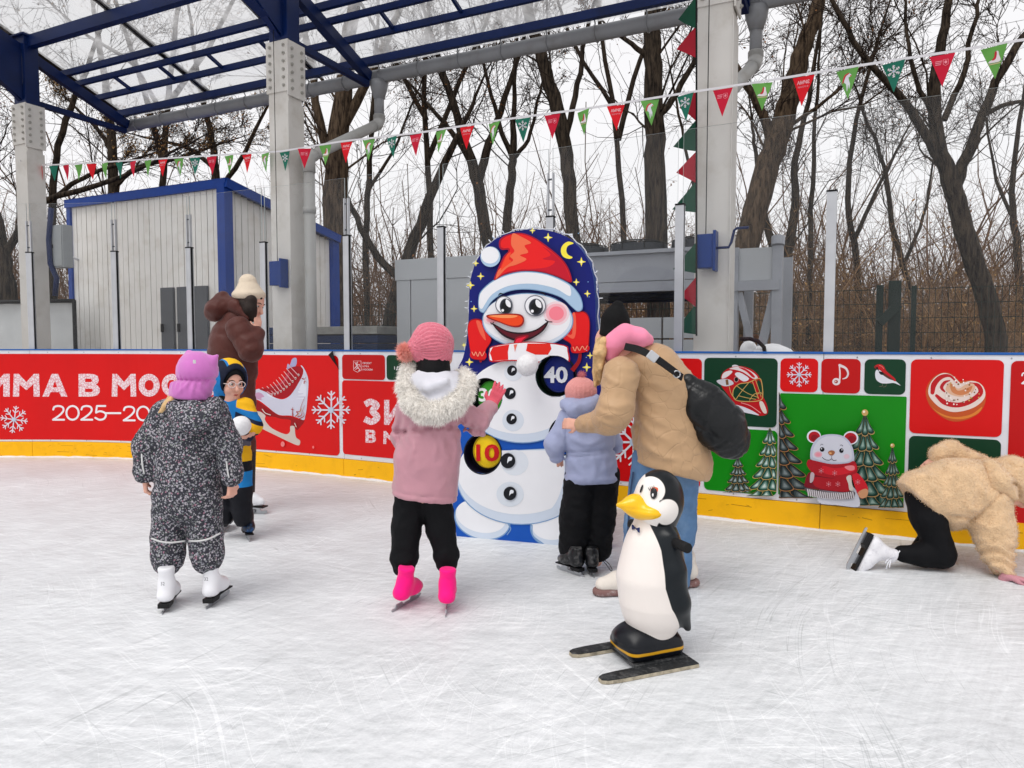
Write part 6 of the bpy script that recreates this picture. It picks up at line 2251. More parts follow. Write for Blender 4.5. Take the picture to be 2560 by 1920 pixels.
# hat
pr.blob([(194, 452), (192, 400), (205, 362), (262, 312), (340, 280), (420, 268), (520, 280), (620, 322), (672, 372), (692, 420), (690, 452), (668, 462), (640, 440), (590, 396), (500, 366), (410, 356), (330, 368), (262, 408), (228, 458), (214, 468)], LNE, 4)
pr.blob([(197, 450), (195, 402), (208, 364), (264, 316), (340, 284), (420, 272), (520, 284), (620, 326), (668, 374), (688, 420), (686, 450), (668, 458), (640, 436), (590, 392), (500, 362), (410, 352), (330, 364), (262, 404), (228, 452), (214, 464)], SSH2, 4)
pr.blob([(197, 440), (196, 402), (210, 364), (264, 318), (340, 286), (420, 274), (520, 286), (612, 326), (634, 350), (630, 388), (560, 350), (450, 328), (340, 338), (260, 378), (222, 430), (210, 448)], SW, 4)
pr.blob([(268, 312), (284, 262), (312, 200), (334, 176), (332, 165), (306, 166), (292, 150), (296, 116), (334, 92), (400, 85), (470, 112), (560, 178), (612, 232), (638, 292), (634, 322), (560, 290), (480, 270), (400, 268), (320, 284)], (170, 8, 40), 4)
pr.blob([(276, 304), (292, 262), (318, 204), (342, 176), (340, 158), (312, 158), (300, 146), (304, 120), (338, 98), (400, 91), (468, 118), (556, 184), (606, 236), (631, 292), (628, 312), (556, 282), (478, 262), (400, 260), (322, 276)], (232, 26, 28), 4)
pr.blob([(500, 150), (560, 190), (606, 240), (630, 296), (626, 310), (520, 270), (400, 262), (520, 250), (560, 220), (500, 210), (540, 190)], (196, 10, 40), 4)
pr.blob([(357, 88), (392, 100), (446, 132), (414, 146), (432, 178), (392, 192), (424, 212), (372, 238), (330, 252), (284, 300), (276, 304), (290, 262), (330, 238), (360, 216), (344, 196), (366, 172), (350, 140)], (240, 110, 72), 4)
pr.blob([(300, 262), (330, 190), (350, 180), (340, 210), (352, 222), (320, 248)], (244, 70, 36), 4)
pr.ell(251, 199, 48, 49, SSH2); pr.ell(249, 192, 43, 40, SW)
# face
for cx, cy, rx, ry in ((316, 430, 42, 43), (466, 434, 52, 51)):
    pr.ell(cx, cy, rx, ry, (120, 122, 134)); pr.ell(cx, cy, rx - 5, ry - 5, (240, 241, 245))
for cx, cy, rx, ry in ((326, 437, 30, 38), (470, 440, 34, 40)):
    pr.ell(cx, cy, rx, ry, (70, 74, 86)); pr.ell(cx, cy, rx - 4, ry - 4, (30, 32, 42)); pr.ell(cx - 3, cy + 4, rx * .6, ry * .62, (12, 13, 18))
    pr.blob([(cx + rx * .1, cy - ry * .9), (cx + rx * .7, cy - ry * .5), (cx + rx * .75, cy + ry * .1), (cx + rx * .2, cy - ry * .05), (cx - rx * .05, cy - ry * .5)], (240, 241, 245), 4)
    pr.ell(cx - rx * .5, cy + ry * .5, rx * .22, None, (240, 241, 245), n=12)
pr.stroke([(290, 385), (300, 376), (315, 378)], [2, 7, 3], (20, 20, 28)); pr.stroke([(488, 373), (505, 373), (516, 384)], [2, 7, 4], (20, 20, 28))
pr.blob([(262, 518), (330, 552), (400, 562), (470, 548), (530, 508), (505, 556), (440, 596), (380, 604), (310, 576)], (30, 8, 18), 4)
pr.blob([(276, 530), (335, 560), (400, 570), (470, 556), (516, 524), (490, 560), (436, 588), (380, 594), (318, 570)], (92, 12, 30), 4)
pr.stroke([(255, 516), (262, 522), (268, 514)], 5, (30, 8, 18)); pr.stroke([(516, 502), (530, 510), (548, 512)], 5, (30, 8, 18))
pr.blob([(362, 624), (374, 588), (400, 578), (434, 574), (432, 586), (410, 604), (402, 636), (384, 660), (368, 648)], (150, 4, 30), 4)
pr.blob([(368, 624), (380, 594), (404, 586), (424, 582), (404, 602), (396, 634), (382, 652)], (232, 30, 60), 4)
pr.blob([(234, 484), (250, 476), (330, 472), (392, 474), (414, 492), (412, 520), (392, 536), (350, 534), (290, 512), (246, 496)], (150, 20, 14), 4)
pr.blob([(242, 484), (330, 477), (388, 480), (408, 496), (404, 518), (384, 529), (346, 527), (290, 506)], (238, 70, 20), 4)
pr.blob([(248, 482), (330, 478), (384, 482), (360, 492), (300, 492)], (250, 150, 90), 4)
# scarf
pr.blob([(248, 650), (262, 628), (360, 612), (470, 606), (610, 622), (628, 650), (634, 700), (600, 712), (480, 706), (360, 698), (262, 704), (246, 680)], (190, 12, 24), 3)
pr.blob([(252, 652), (264, 632), (360, 616), (470, 611), (605, 626), (622, 652), (626, 698), (596, 704), (480, 700), (360, 692), (264, 698), (250, 678)], (238, 238, 242), 3)
pr.poly([(252, 660), (266, 632), (345, 619), (338, 655), (340, 692), (264, 698), (258, 675)], (226, 30, 26)); pr.poly([(425, 650), (432, 615), (540, 615), (546, 640), (530, 668), (470, 668)], (226, 40, 26))
pr.poly([(366, 620), (384, 618), (376, 640), (372, 656)], (240, 120, 100))
# night sky stars and moon
def star(x, y, r):
    pr.poly([(x + (r if i % 2 == 0 else r * .34) * math.sin(i * math.pi / 4), y - (r if i % 2 == 0 else r * .34) * 1.05 * math.cos(i * math.pi / 4)) for i in range(8)], (246, 228, 70))
    pr.ell(x, y, r * .3, None, (250, 244, 170), n=8)
for x, y, r in ((456, 76, 15), (531, 109, 22), (690, 225, 22), (666, 322, 17), (719, 377, 17), (187, 232, 15), (210, 294, 18), (162, 337, 20), (179, 449, 17), (131, 622, 12), (157, 703, 20), (717, 728, 22), (733, 672, 16)):
    star(x, y, r)
pr.blob([(655, 138), (628, 130), (602, 148), (594, 176), (606, 202), (634, 212), (650, 204), (628, 192), (620, 172), (628, 150)], (246, 228, 70), 4)
for i in range(34):
    x, y = rr.uniform(160, 740), rr.uniform(90, 700)
    if ((x - 428) / 260) ** 2 + ((y - 400) / 330) ** 2 > 1 and abs(x - 440) < 290:
        pr.ell(x, y, 2.4, None, (140, 190, 240), n=6)
pr.build('snowman_print', sn)
for x, y, rx, ry in holes:
    a = MB(); a.tube([SP_(px_, py_, 0.004) for px_, py_ in ellipse(x, y, rx, ry, 0, 40)] + [SP_(x + rx, y, 0.004)], 0.005, 6); a.build('hole_rim', mat('hole_rim', (14, 20, 34), rough=0.5), sn, True)
# number discs hanging in the holes
def disc(i, x, y, rx, ry, col, txt, tcol, tx, ty, tw, th, dome=0.012, off=-0.03):
    c = SP_(x, y, off)
    px_ = 0.5186 * 4.55 / FPX
    up = Vector((0, 0, 1))
    a = MB(); ring = []
    vs, fs = [c + SNN * dome], []
    nr, ns = 6, 32
    for k in range(1, nr + 1):
        t_ = k / nr
        for j in range(ns):
            an = 2 * math.pi * j / ns
            vs.append(c + SNT * (rx * px_ * t_ * math.cos(an)) + up * (ry * px_ * t_ * math.sin(an)) + SNN * (dome * (1 - t_ ** 2)))
    for j in range(ns):
        fs.append((0, 1 + j, 1 + (j + 1) % ns))
    for k in range(nr - 1):
        for j in range(ns):
            b = 1 + k * ns
            fs.append((b + j, b + ns + j, b + ns + (j + 1) % ns, b + (j + 1) % ns))
    d_ = mesh_obj('number_disc', vs, fs, mat('disc_%s' % txt, col, rough=0.45, var=0.1, bump=.2, bscale=20), sn, True)
    a = MB(); a.tube([c + SNT * (rx * px_ * math.cos(q)) + up * (ry * px_ * math.sin(q)) for q in np.linspace(0, 2 * math.pi, 33)], 0.006, 6); a.build('rim', mat('disc_rim_%s' % txt, tuple(int(v * .75) for v in col), rough=.5), d_, True)
    class S2:
        def __call__(self, X, Yp, o_=0.0):
            p = SP_(X, Yp, off)
            e = p - c
            q = (e.dot(SNT) / (rx * px_)) ** 2 + (e.z / (ry * px_)) ** 2
            return p + SNN * (dome * max(0, 1 - q) + o_)
    p2 = Print(S2(), 0, 0, 1, 0.009)
    print_text(p2, txt, tx, ty, tw, th, tcol, bold=0.03)
    p2.build('number', d_)
disc(0, 567, 762, 72, 86, (10, 34, 122), '40', (226, 230, 238), 497, 806, 116, 80)
disc(1, 236, 876, 62, 78, (60, 160, 40), '30', (236, 238, 236), 180, 896, 100, 66, off=-0.035)
disc(2, 224, 1136, 72, 80, (238, 200, 14), '10', (200, 16, 24), 172, 1184, 112, 84, dome=0.02, off=-0.02)
# fairy lights round the edge
M_cable = mat('pale_fairy_cable', (214, 216, 220), rough=0.5); M_bulb = mat('clear_bulb', (232, 236, 242), rough=0.25)
edge_pts = [zfix(SP_(x, y, -0.03)) for x, y in OUTL[22:88]]
cx_ = SP_(440, 500, -0.03)
pts = []
for i, p in enumerate(edge_pts):
    o_ = (p - cx_); o_.normalize()
    pts.append(p + o_ * (0.012 + 0.006 * math.sin(i * 1.9)))
a = MB(); a.tube(pts, 0.004, 5); sl_ = a.build('fairy_light_cable', M_cable, sn, True)
for i in range(0, len(pts), 1):
    if rr.random() < 0.45:
        continue
    o_ = (pts[i] - cx_); o_.normalize()
    o_ = (o_ + Vector((rr.uniform(-1.2, 1.2), rr.uniform(-.6, .4), rr.uniform(-1.4, .6)))).normalized()
    a = MB(); a.tube([pts[i], pts[i] + o_ * 0.008, pts[i] + o_ * 0.026], [0.002, 0.004, 0.0025], 6); a.build('bulb', M_bulb, sl_, True)
# the ball flying at the target
Bq = Blob(); c = np.array(SP_(452, 716, 0.14)); Bq.ell(c, (0.068, 0.068, 0.068), 0.01).wrinkle(0.004, 60, 3)
bo = Bq.build('thrown_ball', mat('white_plush', (236, 236, 238), rough=0.9, var=0.03, bump=0.6, bscale=160, sheen=0.4), None, 0.006)
tag(bo, 'soft white ball in the air in front of the number 40', 'ball', 'soft white balls')
# ================================================================ PEOPLE
def fabric(name, rgb, rough=0.75, bump=0.25, bscale=220, sheen=0.15, **kw):
    return mat(name, rgb, rough=rough, var=0.07, scale=10, bump=bump, bscale=bscale, sheen=sheen, spec=0.2, **kw)

def person(label, P, cx, cy):
    b = P.p(cx, cy)
    return thing('person', label, 'person', (b[0], b[1], 0))

def strap(name, pts, w, t, m, parent):
    """flat band through points"""
    pts = [Vector(p) for p in smooth_open([tuple(p) for p in pts], 5)]
    a = MB()
    for i in range(len(pts) - 1):
        d = (pts[i + 1] - pts[i]).normalized() * 0.002
        a.bar(pts[i] - d, pts[i + 1] + d, t, w, up=(0, 0.3, 1))
    return a.build(name, m, parent)

def pompom(name, c, r, m, parent, n=1500, seed=1, ln=0.5):
    rng = np.random.default_rng(seed)
    d = unit(rng.normal(size=(400, 3)))
    core = MB(); core.sphere(c, r * 0.62, 14, 9)
    o = core.build(name, m, parent, True)
    V = np.array(c) + d * r * 0.55
    shell_fur('strands', o, V, d, n, r * ln, r * 0.028, m, rng, -0.05)
    return o

def rib_fn(c, axis, n, amp):
    """knitted ribs running from the crown of a cap down to its rim"""
    c = np.array(c); axis = nrm(axis)
    e1 = nrm(np.cross(axis, (0.3, 0.9, 0.1))); e2 = np.cross(axis, e1)
    def fn(P):
        d = P - c
        a = np.arctan2(d @ e2, d @ e1)
        t = d @ axis
        return -amp * (np.abs(np.cos(a * n / 2)) - 0.5)
    return fn

# ---------------------------------------------------------------- 1 girl in the flowered snowsuit, seen from behind
def floral():
    m = bpy.data.materials.new('flowered_snowsuit_cloth')
    m.use_nodes = True
    nt = m.node_tree
    b = nt.nodes['Principled BSDF']
    b.inputs['Roughness'].default_value = 0.7; b.inputs['Specular IOR Level'].default_value = 0.2
    L = nt.links.new
    tc = N(nt, 'ShaderNodeTexCoord')
    wz = N(nt, 'ShaderNodeTexNoise'); wz.inputs['Scale'].default_value = 160; wz.inputs['Detail'].default_value = 1
    L(tc.outputs['Object'], wz.inputs[0])
    sc = N(nt, 'ShaderNodeVectorMath', operation='SCALE'); sc.inputs['Scale'].default_value = 0.007
    L(wz.outputs['Color'], sc.inputs[0])
    ad = N(nt, 'ShaderNodeVectorMath', operation='ADD'); L(tc.outputs['Object'], ad.inputs[0]); L(sc.outputs[0], ad.inputs[1])
    src = None
    base = lin((54, 54, 62))
    for scale, thr0, thr1, stops in ((98, 0.42, 0.48, [((148, 148, 156), 0.0), ((176, 170, 178), 0.34), ((160, 116, 134), 0.66), ((172, 168, 176), 0.76), ((126, 128, 136), 0.88)]), (125, 0.34, 0.40, [((130, 138, 132), 0.0), ((150, 150, 156), 0.4), ((96, 104, 98), 0.7)])):
        v = N(nt, 'ShaderNodeTexVoronoi'); v.inputs['Scale'].default_value = scale
        L(ad.outputs[0], v.inputs['Vector'])
        mr = N(nt, 'ShaderNodeMapRange'); mr.inputs[1].default_value = thr0; mr.inputs[2].default_value = thr1; mr.inputs[3].default_value = 1; mr.inputs[4].default_value = 0
        L(v.outputs['Distance'], mr.inputs[0])
        sp = N(nt, 'ShaderNodeSeparateColor'); L(v.outputs['Color'], sp.inputs[0])
        cr = N(nt, 'ShaderNodeValToRGB'); cr.color_ramp.interpolation = 'CONSTANT'
        e = cr.color_ramp.elements
        e[0].position, e[0].color = 0, lin(stops[0][0])
        e[1].position, e[1].color = stops[1][1], lin(stops[1][0])
        for c_, p_ in stops[2:]:
            q = e.new(p_); q.color = lin(c_)
        L(sp.outputs[0], cr.inputs[0])
        pick = N(nt, 'ShaderNodeMath', operation='GREATER_THAN'); pick.inputs[1].default_value = 0.30 if scale < 100 else 0.45
        L(sp.outputs[1], pick.inputs[0])
        mu = N(nt, 'ShaderNodeMath', operation='MULTIPLY'); L(pick.outputs[0], mu.inputs[0]); L(mr.outputs[0], mu.inputs[1])
        mx = N(nt, 'ShaderNodeMix', data_type='RGBA')
        L(mu.outputs[0], mx.inputs[0])
        if src is None:
            mx.inputs[6].default_value = base
        else:
            L(src, mx.inputs[6])
        L(cr.outputs[0], mx.inputs[7])
        src = mx.outputs[2]
    L(src, b.inputs['Base Color'])
    return m

M_refl = mat('reflective_piping', (206, 206, 206), rough=0.4)
A = Pic(300, 660, 0.5427, 3.42)
p, r = A.p, A.r
g1 = person('child in a dark flowered snowsuit and lilac hat, seen from behind', A, 310, 1560)
B = Blob()
B.chain([p(318, 668), p(314, 780), p(310, 930), p(308, 1060)], [r(92), r(122), r(136), r(142)], 0.05, 0.82)
for side, sh, el, wr in ((-1, (212, 690), (128, 835), (114, 960)), (1, (428, 680), (492, 830), (516, 975))):
    B.chain([p(*sh), p(*el, -0.01), p(*wr, -0.03)], [r(70), r(64), r(50)], 0.03)
    B.cap(p(wr[0], wr[1] - 14, -0.03), p(wr[0] + 1, wr[1] + 6, -0.03), r(52), r(46), 0.008)
for hp, kn, an in (((238, 1080), (226, 1240), (222, 1350)), ((382, 1080), (392, 1235), (402, 1345))):
    B.chain([p(*hp), p(*kn, 0.01), p(*an, -0.005)], [r(88), r(76), r(76)], 0.03)
    B.cap(p(an[0], an[1] - 5), p(an[0], an[1] + 26), r(80), r(62), 0.012)
B.chain([p(240, 650, -0.07), p(300, 720, -0.115), p(345, 735, -0.12), p(420, 700, -0.09), p(440, 640, -0.05)], [r(34), r(46), r(48), r(44), r(32)], 0.03)
B.ell(p(335, 690, -0.095), (r(95), r(40), r(62)), 0.03)
B.cap(p(250, 905, -0.09), p(380, 905, -0.09), r(30), r(30), 0.02)
folds(B, A, [[(250, 880), (300, 900), (330, 960)], [(380, 880), (350, 910), (330, 980)], [(300, 900), (305, 1000), (300, 1100)], [(180, 800), (230, 840), (250, 900)], [(440, 800), (410, 850), (390, 900)], [(150, 1310), (220, 1330), (300, 1310)], [(325, 1300), (400, 1320), (470, 1290)], [(90, 830), (130, 850), (175, 840)], [(470, 820), (510, 850), (540, 840)], [(210, 1150), (260, 1180), (300, 1130)], [(330, 1120), (380, 1170), (440, 1150)]], -0.008, 13)
folds(B, A, [[(180, 890), (310, 880), (440, 890)], [(305, 1060), (305, 1130), (306, 1180)], [(185, 700), (180, 800), (185, 860)], [(455, 700), (450, 800), (440, 870)]], 0.007, 7)
B.wrinkle(0.005, 34, 5, (1, 1, 1.5), 8).wrinkle(0.0035, 80, 6, (1, 1, 1.4), 6)
B.build('snowsuit', floral(), g1, 0.009)
B = Blob()
B.cap(p(350, 470, 0.02), p(345, 560, 0.02), r(62), r(48), 0.03)
B.chain([p(330, 640), p(310, 1000)], [r(60), r(70)], 0.03)
for sh, el, wr, tw in (((212, 690), (128, 835), (116, 985), 1), ((428, 680), (492, 830), (516, 1000), -1)):
    B.chain([p(*sh), p(*el, -0.01), p(*wr, -0.03)], [r(40), r(34), r(24)], 0.02)
    hand(B, p(wr[0], wr[1], -0.03), (0.02 * tw, 0.0, -1), (tw * 0.9, 0.45, 0), 0.72, 1.1, 0.02, -tw)
for hp, kn, an in (((238, 1080), (226, 1240), (222, 1400)), ((382, 1080), (392, 1235), (402, 1390))):
    B.chain([p(*hp), p(*kn), p(*an)], [r(50), r(40), r(30)], 0.02)
B.build('body', M_skin, g1, 0.0055)
B = Blob()
B.ell(p(357, 492, 0.02), (r(87), r(96), r(90)), 0.02)
B.cap(p(355, 500, 0.02), p(350, 545, 0.02), r(82), r(74), 0.03)
B.chain([p(348, 540, 0.02), p(338, 575, 0.0), p(325, 592, -0.01)], [r(70), r(80), r(92)], 0.015)
B.cap(p(318, 425, 0.02), p(316, 408, 0.02), r(22), r(10), 0.03); B.cap(p(432, 440, 0.02), p(446, 424, 0.02), r(20), r(9), 0.03)
B.clip(p(300, 616), (-0.12, 0, -1)); B.wrinkle(0.0022, 55, 8)
zg = p(345, 532)[2]
B.field(lambda Q: 0.011 * np.exp(-((Q[:, 2] - zg) / 0.007) ** 2) + 0.0035 * np.exp(-((Q[:, 2] - zg + 0.01) / 0.028) ** 2) * np.sin(Q[:, 0] * 260))
folds(B, A, [[(262, 600), (290, 570), (320, 540)], [(330, 610), (335, 580), (345, 545)], [(400, 600), (385, 570), (370, 540)]], -0.006, 9)
B.build('hat', fabric('lilac_fleece', (200, 114, 188), bump=0.15, sheen=0.4), g1, 0.0055)
a = MB(); a.box(Vector(p(343, 450, -0.10)), (0.012, 0.004, 0.016)); a.build('hat_tag', M_refl, g1)
M_blond = mat('blond_hair', (206, 170, 122), rough=0.6, var=0.3, scale=30, bump=0.5, bscale=120)
B = Blob()
for i in range(7):
    B.chain([p(262 - i * 4, 590 + i * 3, -0.03), p(236 - i * 5, 625 + i * 4, -0.085), p(196 - i * 3 + 6 * (i % 3), 668 + 3 * i, -0.10)], [r(13), r(10), r(4)], 0.006)
B.build('hair', M_blond, g1, 0.005)
for q in ([(146, 1264, -.06), (185, 1278, -.095), (235, 1283, -.10), (300, 1276, -.06)], [(318, 1276, -.06), (360, 1276, -.095), (410, 1266, -.095), (462, 1240, -.05)]):
    a = MB(); a.tube(smooth_open([tuple(p(*x)) for x in q], 5), r(4.5), 5); a.build('reflective_stripe', M_refl, g1, True)
for q in ([(100, 868, -.075), (103, 920, -.085), (112, 968, -.085)], [(490, 902, -.075), (495, 950, -.085), (502, 985, -.085)]):
    a = MB(); a.tube(smooth_open([tuple(p(*x)) for x in q], 4), r(4), 5); a.build('reflective_stripe', M_refl, g1, True)
M_wboot = mat('white_skate_leather', (228, 228, 232), rough=0.4, var=0.04, coat=0.2)
for (gx, gy, yaw), ax in (((406, 1536, 99), 222), ((517, 1523, 84), 404)):
    gp = np.array(ground(gx, gy)); f = np.array((math.cos(math.radians(yaw)), math.sin(math.radians(yaw)), 0))
    bo, qf = skate(g1, gp + f * 0.10, f, (0.02 if ax < 300 else -0.05, 0.03, 1), 0.86, M_wboot, M_sole, shaft=0.19)
    tp = Vector(qf(-0.09, 0, 0.155))
    class BS:
        def __call__(self, x, y, o_=0.0):
            X = x * 0.001
            return tp + Vector((X, -0.012 - 0.0 + (X * X) * 8, -y * 0.001))
    p2 = Print(BS(), 0, 0, 1, 0.001); print_text(p2, '32', -9, 0, 18, 16, (50, 50, 60), bold=0.0); p2.build('size_number', bo)

# ---------------------------------------------------------------- 2 woman in the brown down coat
Cw = Pic(300, 660, 0.5427, 5.3)
p, r = Cw.p, Cw.r
w1 = person('woman in a long brown down coat and cream knit hat, hand at her face', Cw, 560, 1150)
M_brown = fabric('brown_down_nylon', (82, 42, 36), rough=0.5, bump=0.15, bscale=90, sheen=0.1)
B = Blob()
B.chain([p(540, 265), p(520, 340), p(522, 400), p(545, 480), p(556, 640), p(556, 860)], [r(64), r(92), r(104), r(80), r(62), r(70)], 0.05, 0.9)
B.puff(0.008, 0.105, p(540, 265), (0.12, 0, 1))
folds(B, Cw, [[(430, 330), (470, 350), (500, 400)], [(420, 390), (470, 400), (520, 440)], [(440, 300), (490, 300), (520, 330)]], -0.008, 12)
B.wrinkle(0.004, 42, 12)
B.build('coat', M_brown, w1, 0.012)
B = Blob()
B.chain([p(548, 300, -0.13), p(602, 396, -0.17), p(634, 318, -0.10)], [r(58), r(52), r(32)], 0.03)
B.puff(0.007, 0.085, p(560, 300), (0.5, 0, -0.86))
folds(B, Cw, [[(560, 370), (600, 400), (640, 390)], [(540, 330), (580, 350), (620, 330)], [(610, 330), (630, 350), (655, 340)]], -0.008, 10)
B.wrinkle(0.003, 45, 13); B.build('sleeve', M_brown, w1, 0.010)
B = Blob()
B.chain([p(560, 300, 0.16), p(606, 392, 0.12), p(622, 330, 0.05)], [r(50), r(46), r(32)], 0.03); B.wrinkle(0.004, 45, 14); B.build('sleeve', M_brown, w1, 0.012)
B = Blob()
B.ell(p(455, 205, 0.0), (r(62), r(70), r(48)), 0.03); B.chain([p(430, 230), p(470, 165), p(540, 195, -0.06), p(590, 245, -0.08)], [r(38), r(34), r(30), r(22)], 0.03)
B.cap(p(470, 165, 0.1), p(560, 200, 0.12), r(30), r(24), 0.03)
B.wrinkle(0.008, 30, 15); B.build('hood', M_brown, w1, 0.010)
B = Blob()
hq, hM = head_shape(B, p(606, 182), (0.9, -0.22, -0.38), (0.38, 0, 0.92), 0.98)
B.chain([p(548, 290), p(540, 480), p(550, 700), p(552, 1060)], [r(45), r(50), r(45), r(28)], 0.03)
B.chain([p(548, 300, -0.13), p(602, 396, -0.17), p(634, 318, -0.10), p(634, 302, -0.09)], [r(24), r(20), r(18), r(16)], 0.02)
hand(B, p(634, 306, -0.09), (0.0, 0.12, 1), (-0.8, 0.6, 0), 0.78, 0.4, 0.03, 1)
bd = B.build('body', M_skin, w1, 0.0065)
face_details(bd, hq, 1.0, 0.7)
M_dkhair = mat('dark_brown_hair', (38, 28, 24), rough=0.55, var=0.3, scale=25, bump=0.5, bscale=120)
B = Blob()
B.ell(p(590, 176, 0.0), (r(52), r(60), r(48)), 0.02); B.chain([p(604, 168, -0.09), p(600, 205, -0.095), p(606, 245, -0.085)], [r(26), r(26), r(16)], 0.02); B.chain([p(580, 185, -0.07), p(600, 215, -0.08), p(612, 250, -0.075)], [r(28), r(26), r(16)], 0.02)
B.chain([p(625, 155, -0.05), p(645, 157, -0.03), p(658, 160, 0.0)], [r(9), r(9), r(5)], 0.01)
B.build('hair', M_dkhair, w1, 0.007)
B = Blob()
B.ell(p(593, 142), (r(73), r(76), r(30)), 0.006); B.cap(p(593, 138), p(589, 86), r(71), r(40), 0.012)
B.clip(p(593, 164), (-0.06, 0, -1))
B.field(rib_fn(p(592, 118), (0.05, 0, 1), 46, 0.0016)); B.build('hat', fabric('cream_knit', (222, 206, 184), bump=0.7, bscale=120), w1, 0.007)
M_wtrou = fabric('dark_trousers', (30, 28, 32))
B = Blob(); B.chain([p(530, 860), p(530, 1080)], [r(40), r(30)]).chain([p(585, 860), p(590, 1070)], [r(40), r(30)]); B.build('trousers', M_wtrou, w1, 0.012)
for cx_, yaw in ((530, -10), (592, -14)):
    gp = p(cx_, 1165); gp[2] = 0
    f = np.array((math.cos(math.radians(yaw)), math.sin(math.radians(yaw)), 0))
    skate(w1, gp, f, (0, 0, 1), 1.15, M_wboot, M_sole)

# ---------------------------------------------------------------- 3 boy with glasses in the blue and yellow suit
Cb = Pic(300, 660, 0.5427, 4.6)
p, r = Cb.p, Cb.r
k1 = person('boy with glasses in a blue, yellow and navy snowsuit holding a white ball', Cb, 540, 1260)
def below(cy):
    z = p(500, cy)[2]
    return lambda V: V[:, 2] - z
def blob_mask(pts):
    """signed distance to the union of (cx, cy, dy, radius) balls"""
    C = [(p(a, b, d), r(q)) for a, b, d, q in pts]
    return lambda V: np.min([np.linalg.norm(V - c, axis=1) - q for c, q in C], axis=0)
M_suit = mask_mat('blue_snowsuit_cloth', (22, 112, 178), [('navy', (22, 30, 54)), ('yellow', (236, 178, 24)), ('grey', (96, 96, 110))], rough=0.7, bump=0.2, spec=0.2)
B = Blob()
B.chain([p(512, 668), p(516, 740), p(524, 880)], [r(60), r(78), r(78)], 0.04, 0.9)
B.chain([p(575, 655, -0.02), p(616, 742, -0.06), p(590, 788, -0.13)], [r(42), r(38), r(30)], 0.03)
B.chain([p(462, 660, -0.02), p(478, 775, -0.1), p(530, 792, -0.16)], [r(40), r(36), r(30)], 0.03)
B.wrinkle(0.008, 34, 22)
def cxy(V):
    """garment coordinates: across and down, read in the plane of the child"""
    return ((1280 + FPX * V[:, 0] / Cb.Y) - Cb.x0) / Cb.sc, np.interp(V[:, 2], [p(500, c)[2] for c in range(1300, 380, -20)], list(range(1300, 380, -20)))
def suit_navy(V):
    x, y = cxy(V)
    side = np.maximum(np.maximum(662 + 0.4 * np.abs(x - 516) - y, y - 812), 30 - np.abs(x - 516))
    return np.minimum(side, np.maximum(y - 930, 858 - y)) * 0.0014
def suit_yellow(V):
    x, y = cxy(V)
    sh_ = np.maximum(y - (648 + 0.25 * np.abs(x - 516)), 34 - np.abs(x - 516))
    band = np.maximum(np.abs(y - 738 - 0.5 * (x - 620)) - 20, 604 - x)
    band2 = np.maximum(np.abs(y - 742) - 18, x - 470)
    low = np.maximum(np.maximum(812 + 0.3 * (x - 540) - y, y - 905), 538 - x)
    return np.minimum(np.minimum(sh_, band), np.minimum(band2, low)) * 0.0014
def suit_grey(V):
    x, y = cxy(V)
    return np.maximum(np.maximum(806 - y, y - 822 - 0.3 * (x - 540)), 530 - x) * 0.0014
B.build('jacket', M_suit, k1, 0.009, {'navy': suit_navy, 'yellow': suit_yellow, 'grey': suit_grey})
B = Blob()
B.chain([p(512, 880), p(484, 1030), p(476, 1160)], [r(62), r(54), r(48)], 0.03)
B.chain([p(545, 880, -0.02), p(556, 1050, -0.05), p(566, 1165, -0.04)], [r(62), r(52), r(46)], 0.03)
B.wrinkle(0.008, 36, 24)
B.build('trousers', mask_mat('black_snow_trousers', (20, 21, 28), [('blue', (26, 120, 186)), ('yellow', (236, 178, 24))], rough=0.7, bump=0.2, spec=0.2), k1, 0.010,
        {'blue': lambda V: np.maximum(np.abs(cxy(V)[1] - 980) - 34, 530 - cxy(V)[0]) * 0.0014, 'yellow': lambda V: np.maximum(cxy(V)[1] - 900, 540 - cxy(V)[0]) * 0.0014})
F = nrm((0.74, -0.66, -0.12))
B = Blob()
hq, hM = head_shape(B, p(508, 548), F, (0.05, 0, 1), 0.92)
B.chain([p(512, 640), p(520, 880)], [r(40), r(45)], 0.03)
B.chain([p(575, 655, -0.02), p(616, 742, -0.06), p(590, 788, -0.13)], [r(22), r(20), r(18)], 0.02)
B.chain([p(462, 660, -0.02), p(478, 775, -0.1), p(530, 792, -0.16)], [r(22), r(20), r(18)], 0.02)
hand(B, p(588, 790, -0.14), (-0.75, -0.3, 0.2), (-0.2, 0.5, 0.8), 0.7, 0.5, 0.1, 1)
hand(B, p(534, 794, -0.17), (0.9, 0.0, -0.1), (0, 0.3, 0.9), 0.7, 0.5, 0.1, -1)
B.chain([p(512, 880), p(484, 1030), p(474, 1180)], [r(32), r(28), r(24)], 0.02); B.chain([p(545, 880), p(556, 1050, -.05), p(568, 1180, -.04)], [r(32), r(28), r(24)], 0.02)
bd = B.build('body', M_skin, k1, 0.006)
face_details(bd, hq, 0.92)
B = Blob()
U = np.array((0.05, 0, 1)); U = nrm(U - F * np.dot(F, U)); Rt = np.cross(F, U); MH = np.array([F, Rt, U])
hc = p(508, 540)
B.ell(hc + F * -0.022 + U * 0.012, (0.118, 0.112, 0.136), 0.02, MH)
B.ell(hc + F * 0.085 + U * -0.012, (0.10, 0.074, 0.100), 0.012, MH, True)
B.ell(hc + F * 0.0 + U * -0.01, (0.085, 0.072, 0.098), 0.01, MH, True)
B.chain([p(462, 612), p(490, 645), p(545, 645, -.02)], [r(30), r(32), r(24)], 0.02)
B.wrinkle(0.003, 45, 26)
d0 = lambda V: (V - hc)
